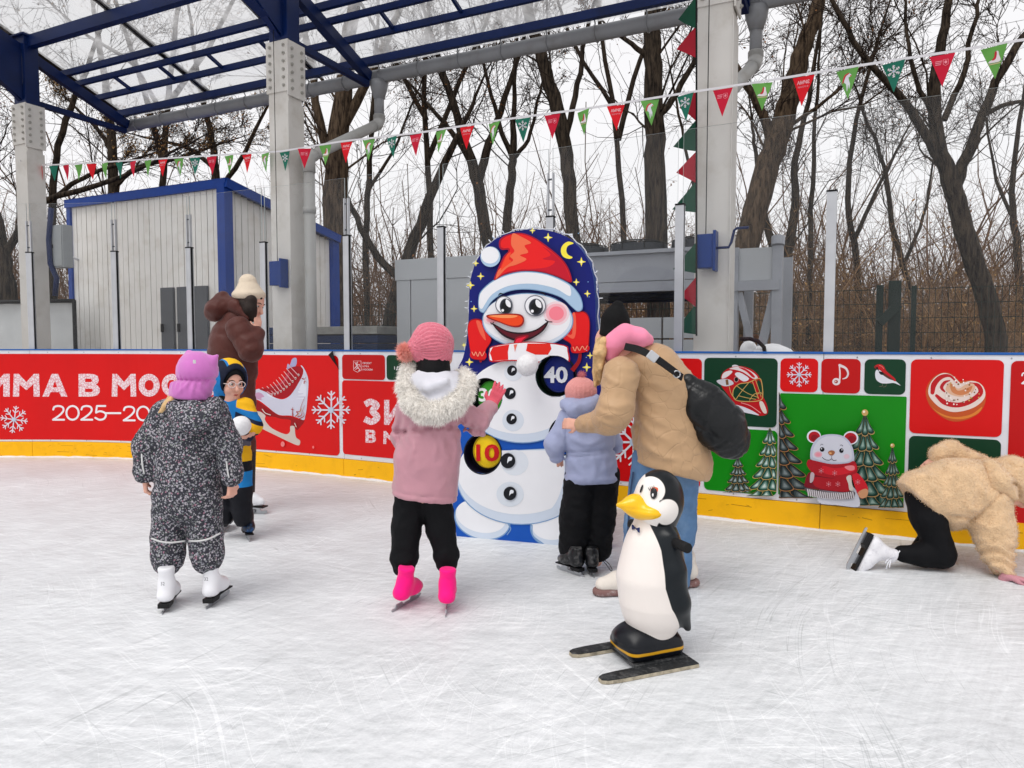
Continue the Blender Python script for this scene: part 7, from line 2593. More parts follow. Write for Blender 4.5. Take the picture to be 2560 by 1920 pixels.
B.build('hood', mask_mat('hood_cloth', (24, 116, 184), [('yellow', (238, 184, 30)), ('navy', (20, 26, 46))], rough=0.7, bump=0.2, spec=0.2), k1, 0.007,
        {'yellow': lambda V: np.maximum(0.062 - d0(V) @ U, np.abs(d0(V) @ Rt + 0.012) - 0.052),
         'navy': lambda V: np.minimum(np.abs(d0(V) @ F - 0.062) - 0.016, np.maximum(0.03 - d0(V) @ U, np.abs(d0(V) @ Rt - 0.072) - 0.02))})
B = Blob()
B.ell(hc + F * -0.01 + U * 0.02, (0.095, 0.086, 0.104), 0.02, MH); B.cap(hc + U * -0.04 - F * 0.02, hc + U * -0.12 - F * 0.02, 0.078, 0.07, 0.03)
B.ell(hc + F * 0.095 + U * -0.03, (0.085, 0.064, 0.088), 0.008, MH, True)
B.build('balaclava', fabric('black_fleece', (12, 12, 15), sheen=0.0), k1, 0.007)
M_frame = mat('white_glasses_frame', (224, 206, 204), rough=0.3)
gl_root = None
a = MB()
for s_ in (-1, 1):
    c = np.array(hq(0.094, s_ * 0.034, 0.002))
    ring = [tuple(c + Rt * 0.026 * 0.92 * math.cos(t_) + U * 0.019 * math.sin(t_)) for t_ in np.linspace(0, 2 * math.pi, 21)]
    a.tube(ring, 0.0028, 6)
    a.tube([hq(0.092, s_ * 0.061, 0.006), hq(0.05, s_ * 0.082, 0.006), hq(0.0, s_ * 0.083, 0.004)], 0.0028, 5)
a.tube([hq(0.096, -0.01, 0.006), hq(0.1, 0, 0.008), hq(0.096, 0.01, 0.006)], 0.0026, 5)
a.build('glasses', M_frame, k1, True)
for (gx, gy, yaw, tilt) in ((622, 1352, -62, 0.15), (560, 1330, -80, 0.0)):
    gp = np.array(ground(gx, gy)); f = np.array((math.cos(math.radians(yaw)), math.sin(math.radians(yaw)), 0))
    skate(k1, gp - f * 0.08, f, (tilt * 0.6, 0, 1), 0.86, mat('black_blue_boot', (24, 30, 44), rough=0.4, var=0.3, scale=25, dirt=(60, 120, 190), dscale=18, damount=0.7), M_sole, hockey=True, shaft=0.15)
B = Blob(); cb = p(557, 745, -0.20); B.ell(cb, (r(44),) * 3, 0.01).wrinkle(0.002, 40, 3)
bo = B.build('held_ball', MATS['white_plush'], None, 0.007); tag(bo, 'soft white ball in the hands of the boy with glasses', 'ball', 'soft white balls')

# ---------------------------------------------------------------- 4 girl in the pink jacket
Cp = Pic(930, 780, 0.4703, 3.42)
p, r = Cp.p, Cp.r
g2 = person('girl in a pink jacket with fur trimmed hood and hot pink skate covers', Cp, 280, 1600)
M_pinkj = mat('pink_satin_jacket', (186, 134, 146), rough=0.38, var=0.05, scale=6, bump=0.12, bscale=40, spec=0.4, sheen=0.2, dirt=(150, 120, 118), dscale=6, damount=0.35)
B = Blob()
B.chain([p(325, 480), p(322, 620), p(300, 780), p(276, 1010)], [r(120), r(136), r(164), r(186)], 0.06, 0.85)
B.chain([p(468, 520, 0.02), p(560, 596, 0.06), p(622, 512, 0.20)], [r(68), r(64), r(50)], 0.03)
B.chain([p(190, 530, 0.02), p(160, 650, 0.08), p(190, 740, 0.14)], [r(66), r(58), r(48)], 0.04)
B.clip(p(276, 985), (-0.13, 0, -1))
zw = p(320, 618)[2]
B.field(lambda Q: 0.016 * np.exp(-((Q[:, 2] - zw - 0.02 * np.sin(Q[:, 0] * 14)) / 0.011) ** 2) + 0.006 * np.exp(-((Q[:, 2] - zw) / 0.06) ** 2) * np.sin(Q[:, 0] * 130 + 10 * Q[:, 2] + 2 * np.sin(Q[:, 2] * 40)) + 0.005 * np.exp(-((Q[:, 2] - zw + 0.12) / 0.12) ** 2) * np.sin(Q[:, 0] * 55 + 14 * Q[:, 2]))
zh = p(276, 985)[2]
B.field(lambda Q: 0.003 * np.exp(-((Q[:, 2] - zh - 0.012 + 0.1 * (Q[:, 0] - p(276, 985)[0])) / 0.004) ** 2))
folds(B, Cp, [[(180, 640), (260, 660), (300, 720)], [(300, 640), (340, 700), (330, 790)], [(400, 640), (380, 720), (420, 800)], [(440, 650), (450, 740), (430, 820)], [(230, 650), (220, 740), (190, 820)], [(350, 600), (430, 575), (470, 560)], [(250, 600), (330, 590), (400, 600)], [(500, 540), (540, 590), (600, 600)], [(540, 510), (590, 560), (630, 560)]], -0.008, 13)
folds(B, Cp, [[(470, 560), (478, 700), (470, 850), (458, 1000)], [(90, 945), (200, 975), (330, 985), (455, 985)], [(475, 500), (480, 545), (500, 600)]], 0.006, 6)
B.wrinkle(0.004, 26, 32, (1, 1, 1.0), 7).wrinkle(0.002, 60, 33)
B.build('jacket', M_pinkj, g2, 0.008)
B = Blob()
B.ell(p(325, 395, -0.03), (r(150), r(95), r(100)), 0.03); B.chain([p(195, 350), p(250, 470, -.07), p(340, 480, -.09), p(430, 420, -.06), p(440, 340)], [r(30), r(46), r(48), r(42), r(30)], 0.02)
B.chain([p(270, 330, -.05), p(300, 400, -.115), p(390, 370, -.11)], [r(20), r(26), r(22)], 0.015)
B.wrinkle(0.006, 34, 34); B.build('inner_hood', fabric('pale_grey_jersey', (208, 208, 216), bump=0.1), g2, 0.008)
ringp = [(196, 305, 0.0), (184, 400, -0.06), (212, 478, -0.11), (274, 528, -0.13), (350, 532, -0.135), (432, 498, -0.12), (486, 440, -0.08), (506, 370, -0.02), (478, 330, 0.05)]
B = Blob(); B.chain([p(*q) for q in ringp], [r(32), r(38), r(42), r(44), r(44), r(42), r(38), r(34), r(28)], 0.02)
M_fur = mat('cream_fur', (250, 246, 240), rough=0.9, var=0.06, scale=30, spec=0.1, dirt=(226, 214, 198), dscale=14, damount=0.3)
ft = B.build('fur_trim', M_fur, g2, 0.010)
Vf, Nf = vnormals(ft)
shell_fur('strands', ft, Vf, Nf, 18000, 0.024, 0.0011, M_fur, np.random.default_rng(3), -0.6)
B = Blob(); B.cap(p(325, 262, 0.02), p(325, 320, 0.0), r(88), r(94), 0.02); B.wrinkle(0.002, 60, 2); B.build('neck_warmer', fabric('black_neck_warmer', (10, 10, 13), sheen=0.0), g2, 0.008)
B = Blob()
hq, hM = head_shape(B, p(335, 215, 0.03), (0.45, 0.88, 0.0), (0, 0, 1), 0.92)
B.chain([p(325, 420), p(300, 950)], [r(70), r(90)], 0.03)
B.chain([p(468, 520, 0.02), p(560, 596, 0.06), p(626, 508, 0.21)], [r(34), r(30), r(24)], 0.02)
B.chain([p(190, 530, 0.02), p(160, 650, 0.08), p(195, 750, 0.15)], [r(34), r(30), r(24)], 0.02)
B.chain([p(195, 980), p(180, 1180), p(178, 1380)], [r(50), r(40), r(22)], 0.02); B.chain([p(345, 980), p(368, 1180), p(398, 1370)], [r(50), r(40), r(22)], 0.02)
B.build('body', M_skin, g2, 0.009)
B = Blob()
hand(B, p(630, 505, 0.215), (0.42, 0.3, 0.85), (-0.25, 0.85, -0.2), 0.82, 0.18, 0.10, 1, 0.008)
B.cap(p(618, 520, 0.2), p(634, 498, 0.218), r(36), r(36), 0.01)
B.build('glove', fabric('coral_knit_glove', (222, 92, 110), bump=0.4, bscale=180), g2, 0.0055)
B = Blob()
hcn = p(326, 170, 0.02)
B.ell(hcn, (r(106), r(104), r(100)), 0.02); B.cap(p(326, 190, 0.02), p(330, 232, 0.02), r(98), r(92), 0.02); B.cap(p(300, 160, 0.02), p(235, 195, 0.0), r(90), r(45), 0.05)
B.clip(p(330, 262), (0.08, 0, -1))
B.field(rib_fn(p(226, 200, -0.03), (-0.92, -0.1, -0.1), 26, 0.010))
B.build('hat', fabric('pink_chenille', (218, 118, 136), bump=0.9, bscale=90, sheen=0.4), g2, 0.0045)
pompom('pompom', tuple(p(182, 214, -0.01)), r(50), mat('peach_fur', (250, 176, 164), rough=0.9, var=0.15), g2, 2600, 5, 0.62)
M_blk = fabric('black_trousers', (9, 10, 14), bump=0.15, sheen=0.0)
B = Blob()
B.chain([p(210, 960), p(182, 1150), p(172, 1300)], [r(92), r(80), r(76)], 0.02); B.chain([p(335, 960), p(366, 1150), p(394, 1285)], [r(92), r(78), r(68)], 0.02)
B.cap(p(170, 1312), p(172, 1350), r(80), r(64), 0.012); B.cap(p(394, 1298), p(399, 1334), r(72), r(60), 0.012)
B.wrinkle(0.006, 34, 37).wrinkle(0.003, 70, 38); B.build('trousers', M_blk, g2, 0.009)
M_hot = fabric('hot_pink_cover', (252, 8, 128), rough=0.6, bump=0.1)
for (gx, gy, yaw, lean) in ((982, 1530, 64, (0.22, 0, 1)), (1114, 1542, 92, (0.04, 0.02, 1))):
    gp = np.array(ground(gx, gy)); f = np.array((math.cos(math.radians(yaw)), math.sin(math.radians(yaw)), 0))
    skate(g2, gp + f * 0.105, f, lean, 0.92, M_hot, M_sole, cover=True, shaft=0.175)

# ---------------------------------------------------------------- 5 toddler in the lavender jacket
Ct = Pic(1340, 720, 0.4943, 3.95)
p, r = Ct.p, Ct.r
k2 = person('small child in a lavender jacket, black trousers and pink knit hat, seen from behind', Ct, 260, 1465)
M_lav = fabric('lavender_nylon', (156, 164, 196), rough=0.5, bump=0.12, bscale=60, sheen=0.2)
B = Blob()
B.chain([p(235, 645), p(262, 740), p(282, 940)], [r(102), r(126), r(136)], 0.05, 0.85)
B.chain([p(165, 665), p(96, 790, -0.02), p(100, 846, -0.02)], [r(60), r(52), r(42)], 0.03)
B.chain([p(345, 690, 0.05), p(390, 790, 0.12), p(330, 800, 0.2)], [r(60), r(50), r(40)], 0.03)
B.clip(p(285, 978), (0.04, 0, -1))
zs = p(250, 830)[2]
B.field(lambda Q: 0.007 * np.exp(-((Q[:, 2] - zs - 0.12 * (Q[:, 0] - p(280, 830)[0])) / 0.008) ** 2))
B.field(lambda Q: -0.008 * np.exp(-((Q[:, 2] - p(285, 955)[2]) / 0.02) ** 2))
folds(B, Ct, [[(170, 700), (230, 720), (300, 700)], [(180, 760), (250, 790), (330, 770)], [(150, 850), (200, 900), (240, 960)], [(280, 850), (300, 910), (290, 960)], [(360, 840), (350, 900), (370, 950)], [(100, 720), (140, 750), (160, 800)], [(60, 800), (100, 830), (130, 820)]], -0.009, 14)
folds(B, Ct, [[(150, 640), (155, 740), (150, 860)], [(140, 830), (250, 830), (420, 810)]], 0.009, 7)
B.wrinkle(0.005, 30, 42, (1, 1, 1), 8).wrinkle(0.002, 70, 43); B.build('jacket', M_lav, k2, 0.009)
B = Blob()
B.ell(p(222, 585, -0.01), (r(92), r(88), r(52)), 0.03); B.chain([p(150, 590, -.04), p(200, 612, -.09), p(270, 596, -.09), p(300, 560, -.03)], [r(32), r(38), r(36), r(28)], 0.02)
B.wrinkle(0.007, 36, 44); B.build('hood', M_lav, k2, 0.009)
B = Blob()
hc2 = p(228, 520)
B.ell(hc2, (r(78), r(80), r(66)), 0.02); B.cap(p(226, 525), p(222, 565), r(72), r(70), 0.02)
B.clip(p(222, 580), (0, 0, -1)); B.field(rib_fn(hc2, (0.05, 0, 1), 22, 0.004)); B.build('hat', fabric('salmon_knit', (222, 150, 146), bump=0.7, bscale=110), k2, 0.007)
pompom('pompom', tuple(p(231, 442)), r(26), mat('dusty_pink_fur', (196, 116, 122), rough=0.9, var=0.15), k2, 700, 6, 0.35)
B = Blob()
hq, hM = head_shape(B, p(226, 545, 0.01), (-0.3, 0.95, -0.1), (0, 0, 1), 0.8)
B.chain([p(235, 640), p(280, 940)], [r(60), r(80)], 0.03); B.chain([p(220, 980), p(196, 1180), p(190, 1380)], [r(45), r(38), r(30)], 0.02); B.chain([p(345, 980), p(325, 1180), p(305, 1380)], [r(45), r(38), r(30)], 0.02)
B.chain([p(165, 665), p(96, 790, -0.02), p(104, 860, 0.0)], [r(28), r(24), r(20)], 0.02)
hand(B, p(104, 862, 0.02), (0.3, 0.8, -0.3), (0, 0, -1), 0.6, 0.6, 0.05, 1)
B.build('body', M_skin, k2, 0.008)
B = Blob()
B.chain([p(235, 950), p(205, 1150), p(192, 1315)], [r(92), r(88), r(80)], 0.02); B.chain([p(345, 950), p(330, 1150), p(318, 1320)], [r(82), r(74), r(68)], 0.02)
B.wrinkle(0.008, 34, 47).wrinkle(0.003, 70, 48); B.build('trousers', M_blk, k2, 0.009)
M_hk = mat('black_hockey_boot', (18, 19, 22), rough=0.3, var=0.3, scale=20, dirt=(150, 150, 150), dscale=22, damount=0.5, coat=0.3)
for (gx, gy, yaw) in ((1456, 1442, 132), (1484, 1444, 96)):
    gp = np.array(ground(gx, gy)); f = np.array((math.cos(math.radians(yaw)), math.sin(math.radians(yaw)), 0))
    skate(k2, gp + f * 0.085, f, (0, 0, 1), 0.78, M_hk, M_sole, hockey=True, shaft=0.14)
a = MB(); a.tube(smooth_open([tuple(p(330, 1368, -.06)), tuple(p(365, 1390, -.08)), tuple(p(384, 1422, -.08)), tuple(p(378, 1430, -.08)), tuple(p(355, 1398, -.08)), tuple(p(330, 1372, -.06))], 4), 0.002, 5); a.build('hem_cord', M_black_rubber, k2)

# ---------------------------------------------------------------- 6 woman in the beige quilted coat bending down
Cq = Pic(1340, 720, 0.4943, 3.55)
p, r = Cq.p, Cq.r
w2 = person('woman in a beige quilted coat and jeans bending over the small child', Cq, 560, 1610)
def quilt():
    m = mat('beige_quilted_nylon', (184, 150, 114), rough=0.5, var=0.05, scale=6, spec=0.3, sheen=0.15)
    nt = m.node_tree; b = nt.nodes['Principled BSDF']
    tc = N(nt, 'ShaderNodeTexCoord')
    nz = N(nt, 'ShaderNodeTexNoise'); nz.inputs['Scale'].default_value = 5; nz.inputs['Detail'].default_value = 0
    nt.links.new(tc.outputs['Object'], nz.inputs[0])
    sc = N(nt, 'ShaderNodeVectorMath', operation='SCALE'); sc.inputs['Scale'].default_value = 0.22; nt.links.new(nz.outputs['Color'], sc.inputs[0])
    ad = N(nt, 'ShaderNodeVectorMath', operation='ADD'); nt.links.new(tc.outputs['Object'], ad.inputs[0]); nt.links.new(sc.outputs[0], ad.inputs[1])
    v = N(nt, 'ShaderNodeTexVoronoi', feature='DISTANCE_TO_EDGE'); v.inputs['Scale'].default_value = 9.5; v.inputs['Randomness'].default_value = 0.8
    nt.links.new(ad.outputs[0], v.inputs['Vector'])
    mr = N(nt, 'ShaderNodeMapRange'); mr.inputs[1].default_value = 0.0; mr.inputs[2].default_value = 0.05; mr.interpolation_type = 'SMOOTHSTEP'
    nt.links.new(v.outputs['Distance'], mr.inputs[0])
    n2 = N(nt, 'ShaderNodeTexNoise'); n2.inputs['Scale'].default_value = 38; n2.inputs['Detail'].default_value = 3
    nt.links.new(tc.outputs['Object'], n2.inputs[0])
    ad2 = N(nt, 'ShaderNodeMath', operation='MULTIPLY_ADD'); ad2.inputs[1].default_value = 0.5; nt.links.new(n2.outputs[0], ad2.inputs[0]); nt.links.new(mr.outputs[0], ad2.inputs[2])
    bp = N(nt, 'ShaderNodeBump'); bp.inputs['Strength'].default_value = 0.32; bp.inputs['Distance'].default_value = 0.008
    nt.links.new(ad2.outputs[0], bp.inputs['Height']); nt.links.new(bp.outputs[0], b.inputs['Normal'])
    return m
M_quilt = quilt()
B = Blob()
B.chain([p(455, 420), p(590, 430), p(662, 560), p(676, 720), p(690, 890)], [r(102), r(138), r(162), r(176), r(204)], 0.06, 0.9)
B.clip(p(680, 925), (-0.26, 0, -0.97))
folds(B, Cq, [[(500, 500), (560, 560), (640, 600)], [(498, 560), (560, 640), (660, 690)], [(500, 620), (570, 720), (680, 780)], [(480, 680), (560, 800), (690, 860)], [(560, 470), (640, 500), (720, 560)], [(520, 780), (620, 850), (760, 880)], [(700, 400), (760, 520), (800, 660)], [(640, 380), (720, 480), (760, 600)]], -0.009, 16)
folds(B, Cq, [[(486, 470), (505, 560), (490, 690)], [(520, 690), (510, 780), (498, 880)]], 0.012, 9)
B.wrinkle(0.004, 26, 52, (0.8, 1, 1.5), 8).wrinkle(0.003, 60, 53, (0.6, 1, 1.4)); B.build('coat', M_quilt, w2, 0.009)
B = Blob()
B.chain([p(430, 440, -0.13), p(402, 620, -0.17), p(372, 668, -0.15), p(236, 690, -0.02)], [r(92), r(82), r(70), r(44)], 0.04)
folds(B, Cq, [[(300, 610), (350, 640), (430, 640)], [(290, 640), (340, 680), (420, 690)], [(310, 570), (380, 600), (470, 590)], [(250, 650), (270, 700), (262, 735)], [(222, 655), (236, 690), (226, 725)], [(340, 430), (400, 480), (470, 480)]], -0.009, 15)
B.wrinkle(0.005, 30, 54, (1, 1, 1.2), 8).wrinkle(0.003, 60, 55); B.build('sleeve', M_quilt, w2, 0.009)
B = Blob()
B.chain([p(450, 440, 0.16), p(400, 620, 0.30), p(300, 740, 0.42)], [r(80), r(62), r(46)], 0.04); B.wrinkle(0.008, 30, 56); B.build('sleeve', M_quilt, w2, 0.012)
B = Blob()
B.chain([p(378, 340, -0.03), p(402, 270, -0.05), p(455, 235, -0.07), p(520, 250, -0.07), p(560, 262, -0.03)], [r(36), r(50), r(50), r(46), r(34)], 0.03)
B.chain([p(440, 250, 0.07), p(530, 255, 0.07)], [r(55), r(40)], 0.04)
B.wrinkle(0.005, 22, 57); B.build('hood', fabric('pink_jersey_hood', (240, 142, 172), bump=0.1), w2, 0.009)
B = Blob()
B.chain([p(398, 262), p(402, 160), p(414, 92)], [r(86), r(66), r(30)], 0.03); B.clip(p(398, 262), (-0.30, 0, -0.95))
B.field(rib_fn(p(400, 180), (0.05, 0, 1), 40, 0.0012)); B.build('hat', fabric('black_knit_hat', (8, 8, 10), bump=0.3, sheen=0.0), w2, 0.008)
B = Blob()
hq, hM = head_shape(B, p(392, 290, 0.04), (-0.66, 0.35, -0.66), (-0.4, 0, 0.9), 0.9)
B.chain([p(440, 370), p(600, 480), p(660, 860)], [r(60), r(70), r(80)], 0.03)
B.chain([p(430, 440, -0.13), p(402, 620, -0.17), p(372, 668, -0.15), p(222, 690, -0.01)], [r(46), r(40), r(34), r(26)], 0.02)
hand(B, p(224, 690, -0.01), (-0.95, 0.15, 0.06), (0.1, 0.95, -0.2), 0.72, 0.95, 0.03, 1)
B.chain([p(450, 440, 0.16), p(400, 620, 0.30), p(290, 748, 0.43)], [r(40), r(36), r(26)], 0.02)
hand(B, p(290, 748, 0.43), (-0.6, 0.2, -0.3), (-0.5, -0.3, 0.5), 0.9, 0.5, 0.06, -1)
B.chain([p(580, 900), p(530, 1250), p(500, 1540)], [r(60), r(48), r(36)], 0.03); B.chain([p(730, 900, 0.1), p(715, 1250, 0.1), p(705, 1540, 0.1)], [r(60), r(48), r(36)], 0.03)
B.build('body', M_skin, w2, 0.007)
rg = np.random.default_rng(8)
B = Blob()
for i in range(16):
    x0 = 316 + 56 * rg.random(); x1 = 294 + 44 * rg.random()
    B.chain([p(x0, 262 + 10 * rg.random(), -0.07 + 0.1 * rg.random()), p(x0 - 14, 330, -0.09 + 0.1 * rg.random()), p(x1 + 2, 400 + 30 * rg.random(), -0.07 + 0.08 * rg.random()), p(x1, 470 + 35 * rg.random(), -0.05 + 0.06 * rg.random())], [r(18), r(18), r(12), r(4)], 0.006)
B.build('hair', M_blond, w2, 0.006)
def denim():
    m = mat('blue_denim', (98, 132, 172), rough=0.85, var=0.14, scale=14, bump=0.5, bscale=420, spec=0.15, dirt=(140, 168, 196), dscale=5, damount=0.6)
    return m
M_den = denim()
B = Blob()
B.chain([p(585, 880), p(538, 1180), p(492, 1540)], [r(104), r(92), r(70)], 0.03); B.chain([p(724, 880, 0.06), p(716, 1180, 0.08), p(706, 1540, 0.1)], [r(108), r(94), r(70)], 0.03)
B.clip(p(480, 1572), (0.1, 0, -1)); B.wrinkle(0.007, 26, 58, (1, 1, .7)).wrinkle(0.003, 60, 59); B.build('jeans', M_den, w2, 0.010)
a = MB()
sx0 = [(478, 930), (462, 1050), (452, 1200), (446, 1350), (436, 1480)]
a.tube(smooth_open([tuple(p(x + 14, y, -0.06)) for x, y in sx0], 4), 0.005, 5); a.build('side_seam', fabric('dark_denim_seam', (52, 72, 104)), w2, True)
M_sneak = mat('white_sneaker', (224, 216, 206), rough=0.6, var=0.06, bump=0.2, bscale=80, dirt=(170, 150, 140), dscale=14, damount=0.5); M_rub = mat('brown_sneaker_sole', (128, 96, 92), rough=0.7, var=0.2, dirt=(230, 230, 232), dscale=20, damount=0.8)
for cx_, cy_, dy, yaw in ((392, 1612, 0.0, 188), (620, 1590, 0.12, 184)):
    g = p(cx_, cy_, dy); gz = np.array((g[0], g[1], 0)); f = np.array((math.cos(math.radians(yaw)), math.sin(math.radians(yaw)), 0)); rt = np.array((f[1], -f[0], 0)); up = np.array((0, 0, 1.0))
    q = lambda a_, b_, c_: gz + f * a_ + rt * b_ + up * c_
    B = Blob(); B.cap(q(-0.16, 0, 0.075), q(-0.02, 0, 0.07), 0.045, 0.046, 0.03); B.cap(q(-0.04, 0, 0.066), q(0.055, 0, 0.052), 0.046, 0.038, 0.03); B.cap(q(-0.14, 0, 0.1), q(-0.14, 0, 0.15), 0.05, 0.05, 0.03)
    B.clip(q(0, 0, 0.028), (0, 0, -1)); sh = B.build('shoe', M_sneak, w2, 0.007)
    B = Blob(); B.cap(q(-0.165, 0, 0.018), q(0.062, 0, 0.018), 0.05, 0.046, 0.01); B.clip(q(0, 0, 0.036), (0, 0, 1)); B.clip(q(0, 0, 0.002), (0, 0, -1)); B.build('sole', M_rub, sh, 0.006)
    a = MB()
    for j in range(4):
        a.tube([q(0.02 - 0.025 * j, -0.022, 0.088 + 0.009 * j), q(0.022 - 0.025 * j, 0, 0.098 + 0.009 * j), q(0.02 - 0.025 * j, 0.022, 0.088 + 0.009 * j)], 0.004, 5)
    a.build('laces', M_black_rubber, sh, True)
# her bag
bag = thing('shoulder_bag', 'black quilted bag slung over the back of the beige coat', 'bag', tuple(p(920, 700, -0.12)))
M_bag = mat('black_soft_leather', (12, 15, 18), rough=0.34, var=0.2, scale=8, bump=0.25, bscale=50, spec=0.35)
B = Blob()
B.chain([p(775, 490, -0.10), p(850, 590, -0.12), p(935, 700, -0.13), p(990, 775, -0.12)], [r(56), r(98), r(116), r(92)], 0.05, 0.75)
def quilt_lines(Q):
    x = (Q - p(900, 660, -0.12))
    a_ = x[:, 0] * 0.75 + x[:, 2] * -0.66; b_ = x[:, 0] * 0.5 + x[:, 2] * 0.86
    return 0.005 * (np.exp(-((np.mod(a_ + 0.03 * np.sin(b_ * 20), 0.11) - 0.055) / 0.006) ** 2) + np.exp(-((np.mod(b_, 0.15) - 0.075) / 0.006) ** 2))
B.field(quilt_lines).wrinkle(0.004, 34, 61); B.build('pouch', M_bag, bag, 0.008)
strap('strap', [p(452, 296, -0.14), p(520, 312, -0.19), p(600, 352, -0.225), p(680, 408, -0.215), p(738, 452, -0.19)], 0.034, 0.008, M_black_rubber, bag)
a = MB(); c = p(590, 346, -0.232); a.box(Vector(c), (0.05, 0.012, 0.042), Matrix.Rotation(math.radians(38), 3, 'Y')); a.build('buckle', M_alu, bag, bevel=0.004)
a = MB(); c = Vector(p(712, 436, -0.212)); a.tube([c + Vector((0.016 * math.cos(t_), 0, 0.016 * math.sin(t_))) for t_ in np.linspace(0, 2 * math.pi, 17)], 0.0035, 6); a.build('ring', M_steel, bag, True)

# ---------------------------------------------------------------- 7 crawling child in the teddy jacket
Cc = Pic(2080, 1080, 0.2652, 4.0)
p, r = Cc.p, Cc.r
k3 = person('child in a beige teddy jacket on hands and knees at the right edge', Cc, 1000, 1290)
M_teddy = mat('beige_teddy_fleece', (226, 192, 152), rough=0.95, var=0.12, scale=16, bump=1.0, bscale=95, sheen=0.5, spec=0.05)
B = Blob()
B.chain([p(860, 600), p(1150, 560), p(1480, 470)], [r(256), r(284), r(226)], 0.08, 0.85)
B.cap(p(1130, 800), p(1250, 760), r(130), r(120), 0.05)
B.chain([p(1500, 640, -0.08), p(1530, 960, -0.11), p(1582, 1350, -0.2)], [r(176), r(164), r(112)], 0.05)
B.cap(p(1578, 1340, -.2), p(1592, 1440, -.215), r(112), r(100), 0.012)
B.clip(p(1592, 1424, -.213), nrm(p(1592, 1424, -.213) - p(1530, 960, -.11)))
B.clip(p(860, 715), (-0.72, 0, -0.70))
aa, ab = p(1530, 960, -0.11), p(1582, 1350, -0.2)
ax_ = nrm(ab - aa)
B.field(lambda Q: 0.016 * (np.abs(np.sin(((Q - aa) @ ax_) * 62 + 1.2 * np.sin(Q[:, 0] * 30))) - 0.5) * np.clip(((Q - aa) @ ax_) / 0.1, 0, 1) * (Q[:, 0] > aa[0] - 0.13))
folds(B, Cc, [[(1080, 800), (1190, 785), (1300, 800)], [(1120, 870), (1200, 840), (1280, 850)], [(1280, 700), (1380, 740), (1440, 700)], [(1400, 480), (1440, 580), (1420, 660)], [(1380, 860), (1480, 900), (1600, 880)], [(1400, 1000), (1500, 1060), (1640, 1040)], [(900, 480), (1000, 560), (1040, 680)], [(760, 420), (860, 400), (980, 420)]], -0.011, 28)
folds(B, Cc, [[(1300, 840), (1400, 770), (1520, 660), (1630, 520)], [(1430, 280), (1470, 380), (1560, 480), (1690, 600)], [(1100, 790), (1200, 800), (1290, 810)]], 0.014, 14)
B.wrinkle(0.004, 30, 72, (1, 1, 1), 8); jk = B.build('jacket', M_teddy, k3, 0.009)
Vf, Nf = vnormals(jk); shell_fur('pile', jk, Vf, Nf, 24000, 0.0052, 0.0013, M_teddy, np.random.default_rng(31), -0.25)
B = Blob()
B.chain([p(1380, 330, 0.16), p(1120, 180, 0.20), p(1010, 215, 0.18)], [r(130), r(98), r(92)], 0.04); B.cap(p(1010, 205, 0.18), p(985, 255, 0.17), r(88), r(66), 0.02)
B.wrinkle(0.005, 30, 75); jk = B.build('sleeve', M_teddy, k3, 0.009)
Vf, Nf = vnormals(jk); shell_fur('pile', jk, Vf, Nf, 6000, 0.0052, 0.0013, M_teddy, np.random.default_rng(32), -0.25)
B = Blob()
B.ell(p(1690, 420, -0.02), (r(200), r(190), r(200)), 0.04); B.chain([p(1490, 330, -.05), p(1580, 470, -.12), p(1680, 570, -.13)], [r(80), r(95), r(85)], 0.04); B.cap(p(1780, 520, 0.0), p(1860, 600, 0.0), r(130), r(110), 0.05)
folds(B, Cc, [[(1660, 280), (1720, 330), (1800, 330)], [(1700, 480), (1760, 520), (1760, 600)]], 0.014, 16)
B.wrinkle(0.006, 26, 77); jk = B.build('hood', M_teddy, k3, 0.009)
Vf, Nf = vnormals(jk); shell_fur('pile', jk, Vf, Nf, 9000, 0.0052, 0.0013, M_teddy, np.random.default_rng(33), -0.25)
B = Blob()
hq, hM = head_shape(B, p(1830, 520, 0.02), (0.7, 0, -0.7), (0.7, 0, 0.7), 0.9)
B.chain([p(1480, 470), p(1150, 560), p(880, 620)], [r(100), r(120), r(120)], 0.03)
B.chain([p(1500, 640, -0.08), p(1530, 960, -0.11), p(1575, 1280, -0.19)], [r(80), r(70), r(46)], 0.02)
B.chain([p(880, 640), p(1040, 1140, -.06), p(660, 1145, -.04)], [r(80), r(70), r(36)], 0.02); B.chain([p(880, 640, .1), p(1000, 1140, .14), p(800, 1120, .3)], [r(80), r(70), r(50)], 0.02)
B.chain([p(1380, 330, 0.16), p(1120, 180, 0.20), p(985, 250, 0.17)], [r(60), r(52), r(44)], 0.02)
hand(B, p(985, 250, 0.17), (-0.8, 0, -0.5), (0.4, 0.3, -0.8), 0.72, 0.4, 0.05, 1)
B.build('body', M_skin, k3, 0.009)
B = Blob()
wr_ = p(1640, 1424, -0.235); wr_[2] = max(wr_[2], 0.022)
hand(B, wr_, (0.88, -0.42, -0.12), (0.0, -0.1, -1), 0.9, 0.06, 0.16, -1, 0.008); B.cap(p(1622, 1385, -.225), wr_, r(46), r(42), 0.01)
B.build('glove', fabric('mauve_glove', (196, 138, 148), bump=0.2), k3, 0.0055)
B = Blob()
B.chain([p(850, 620), p(905, 800, -.03), p(1030, 1140, -0.06)], [r(150), r(152), r(125)], 0.03); B.chain([p(1030, 1160, -.06), p(860, 1160, -.05), p(672, 1150, -.04)], [r(122), r(105), r(84)], 0.03)
B.chain([p(870, 640, .1), p(980, 1100, .16), p(820, 1100, .3)], [r(150), r(110), r(80)], 0.03)
B.wrinkle(0.004, 40, 79); B.build('leggings', M_blk, k3, 0.009)
hl, to = p(385, 950, -.03), p(215, 1290, -.05)
fv = nrm(to - hl); an = p(640, 1130, -.04)
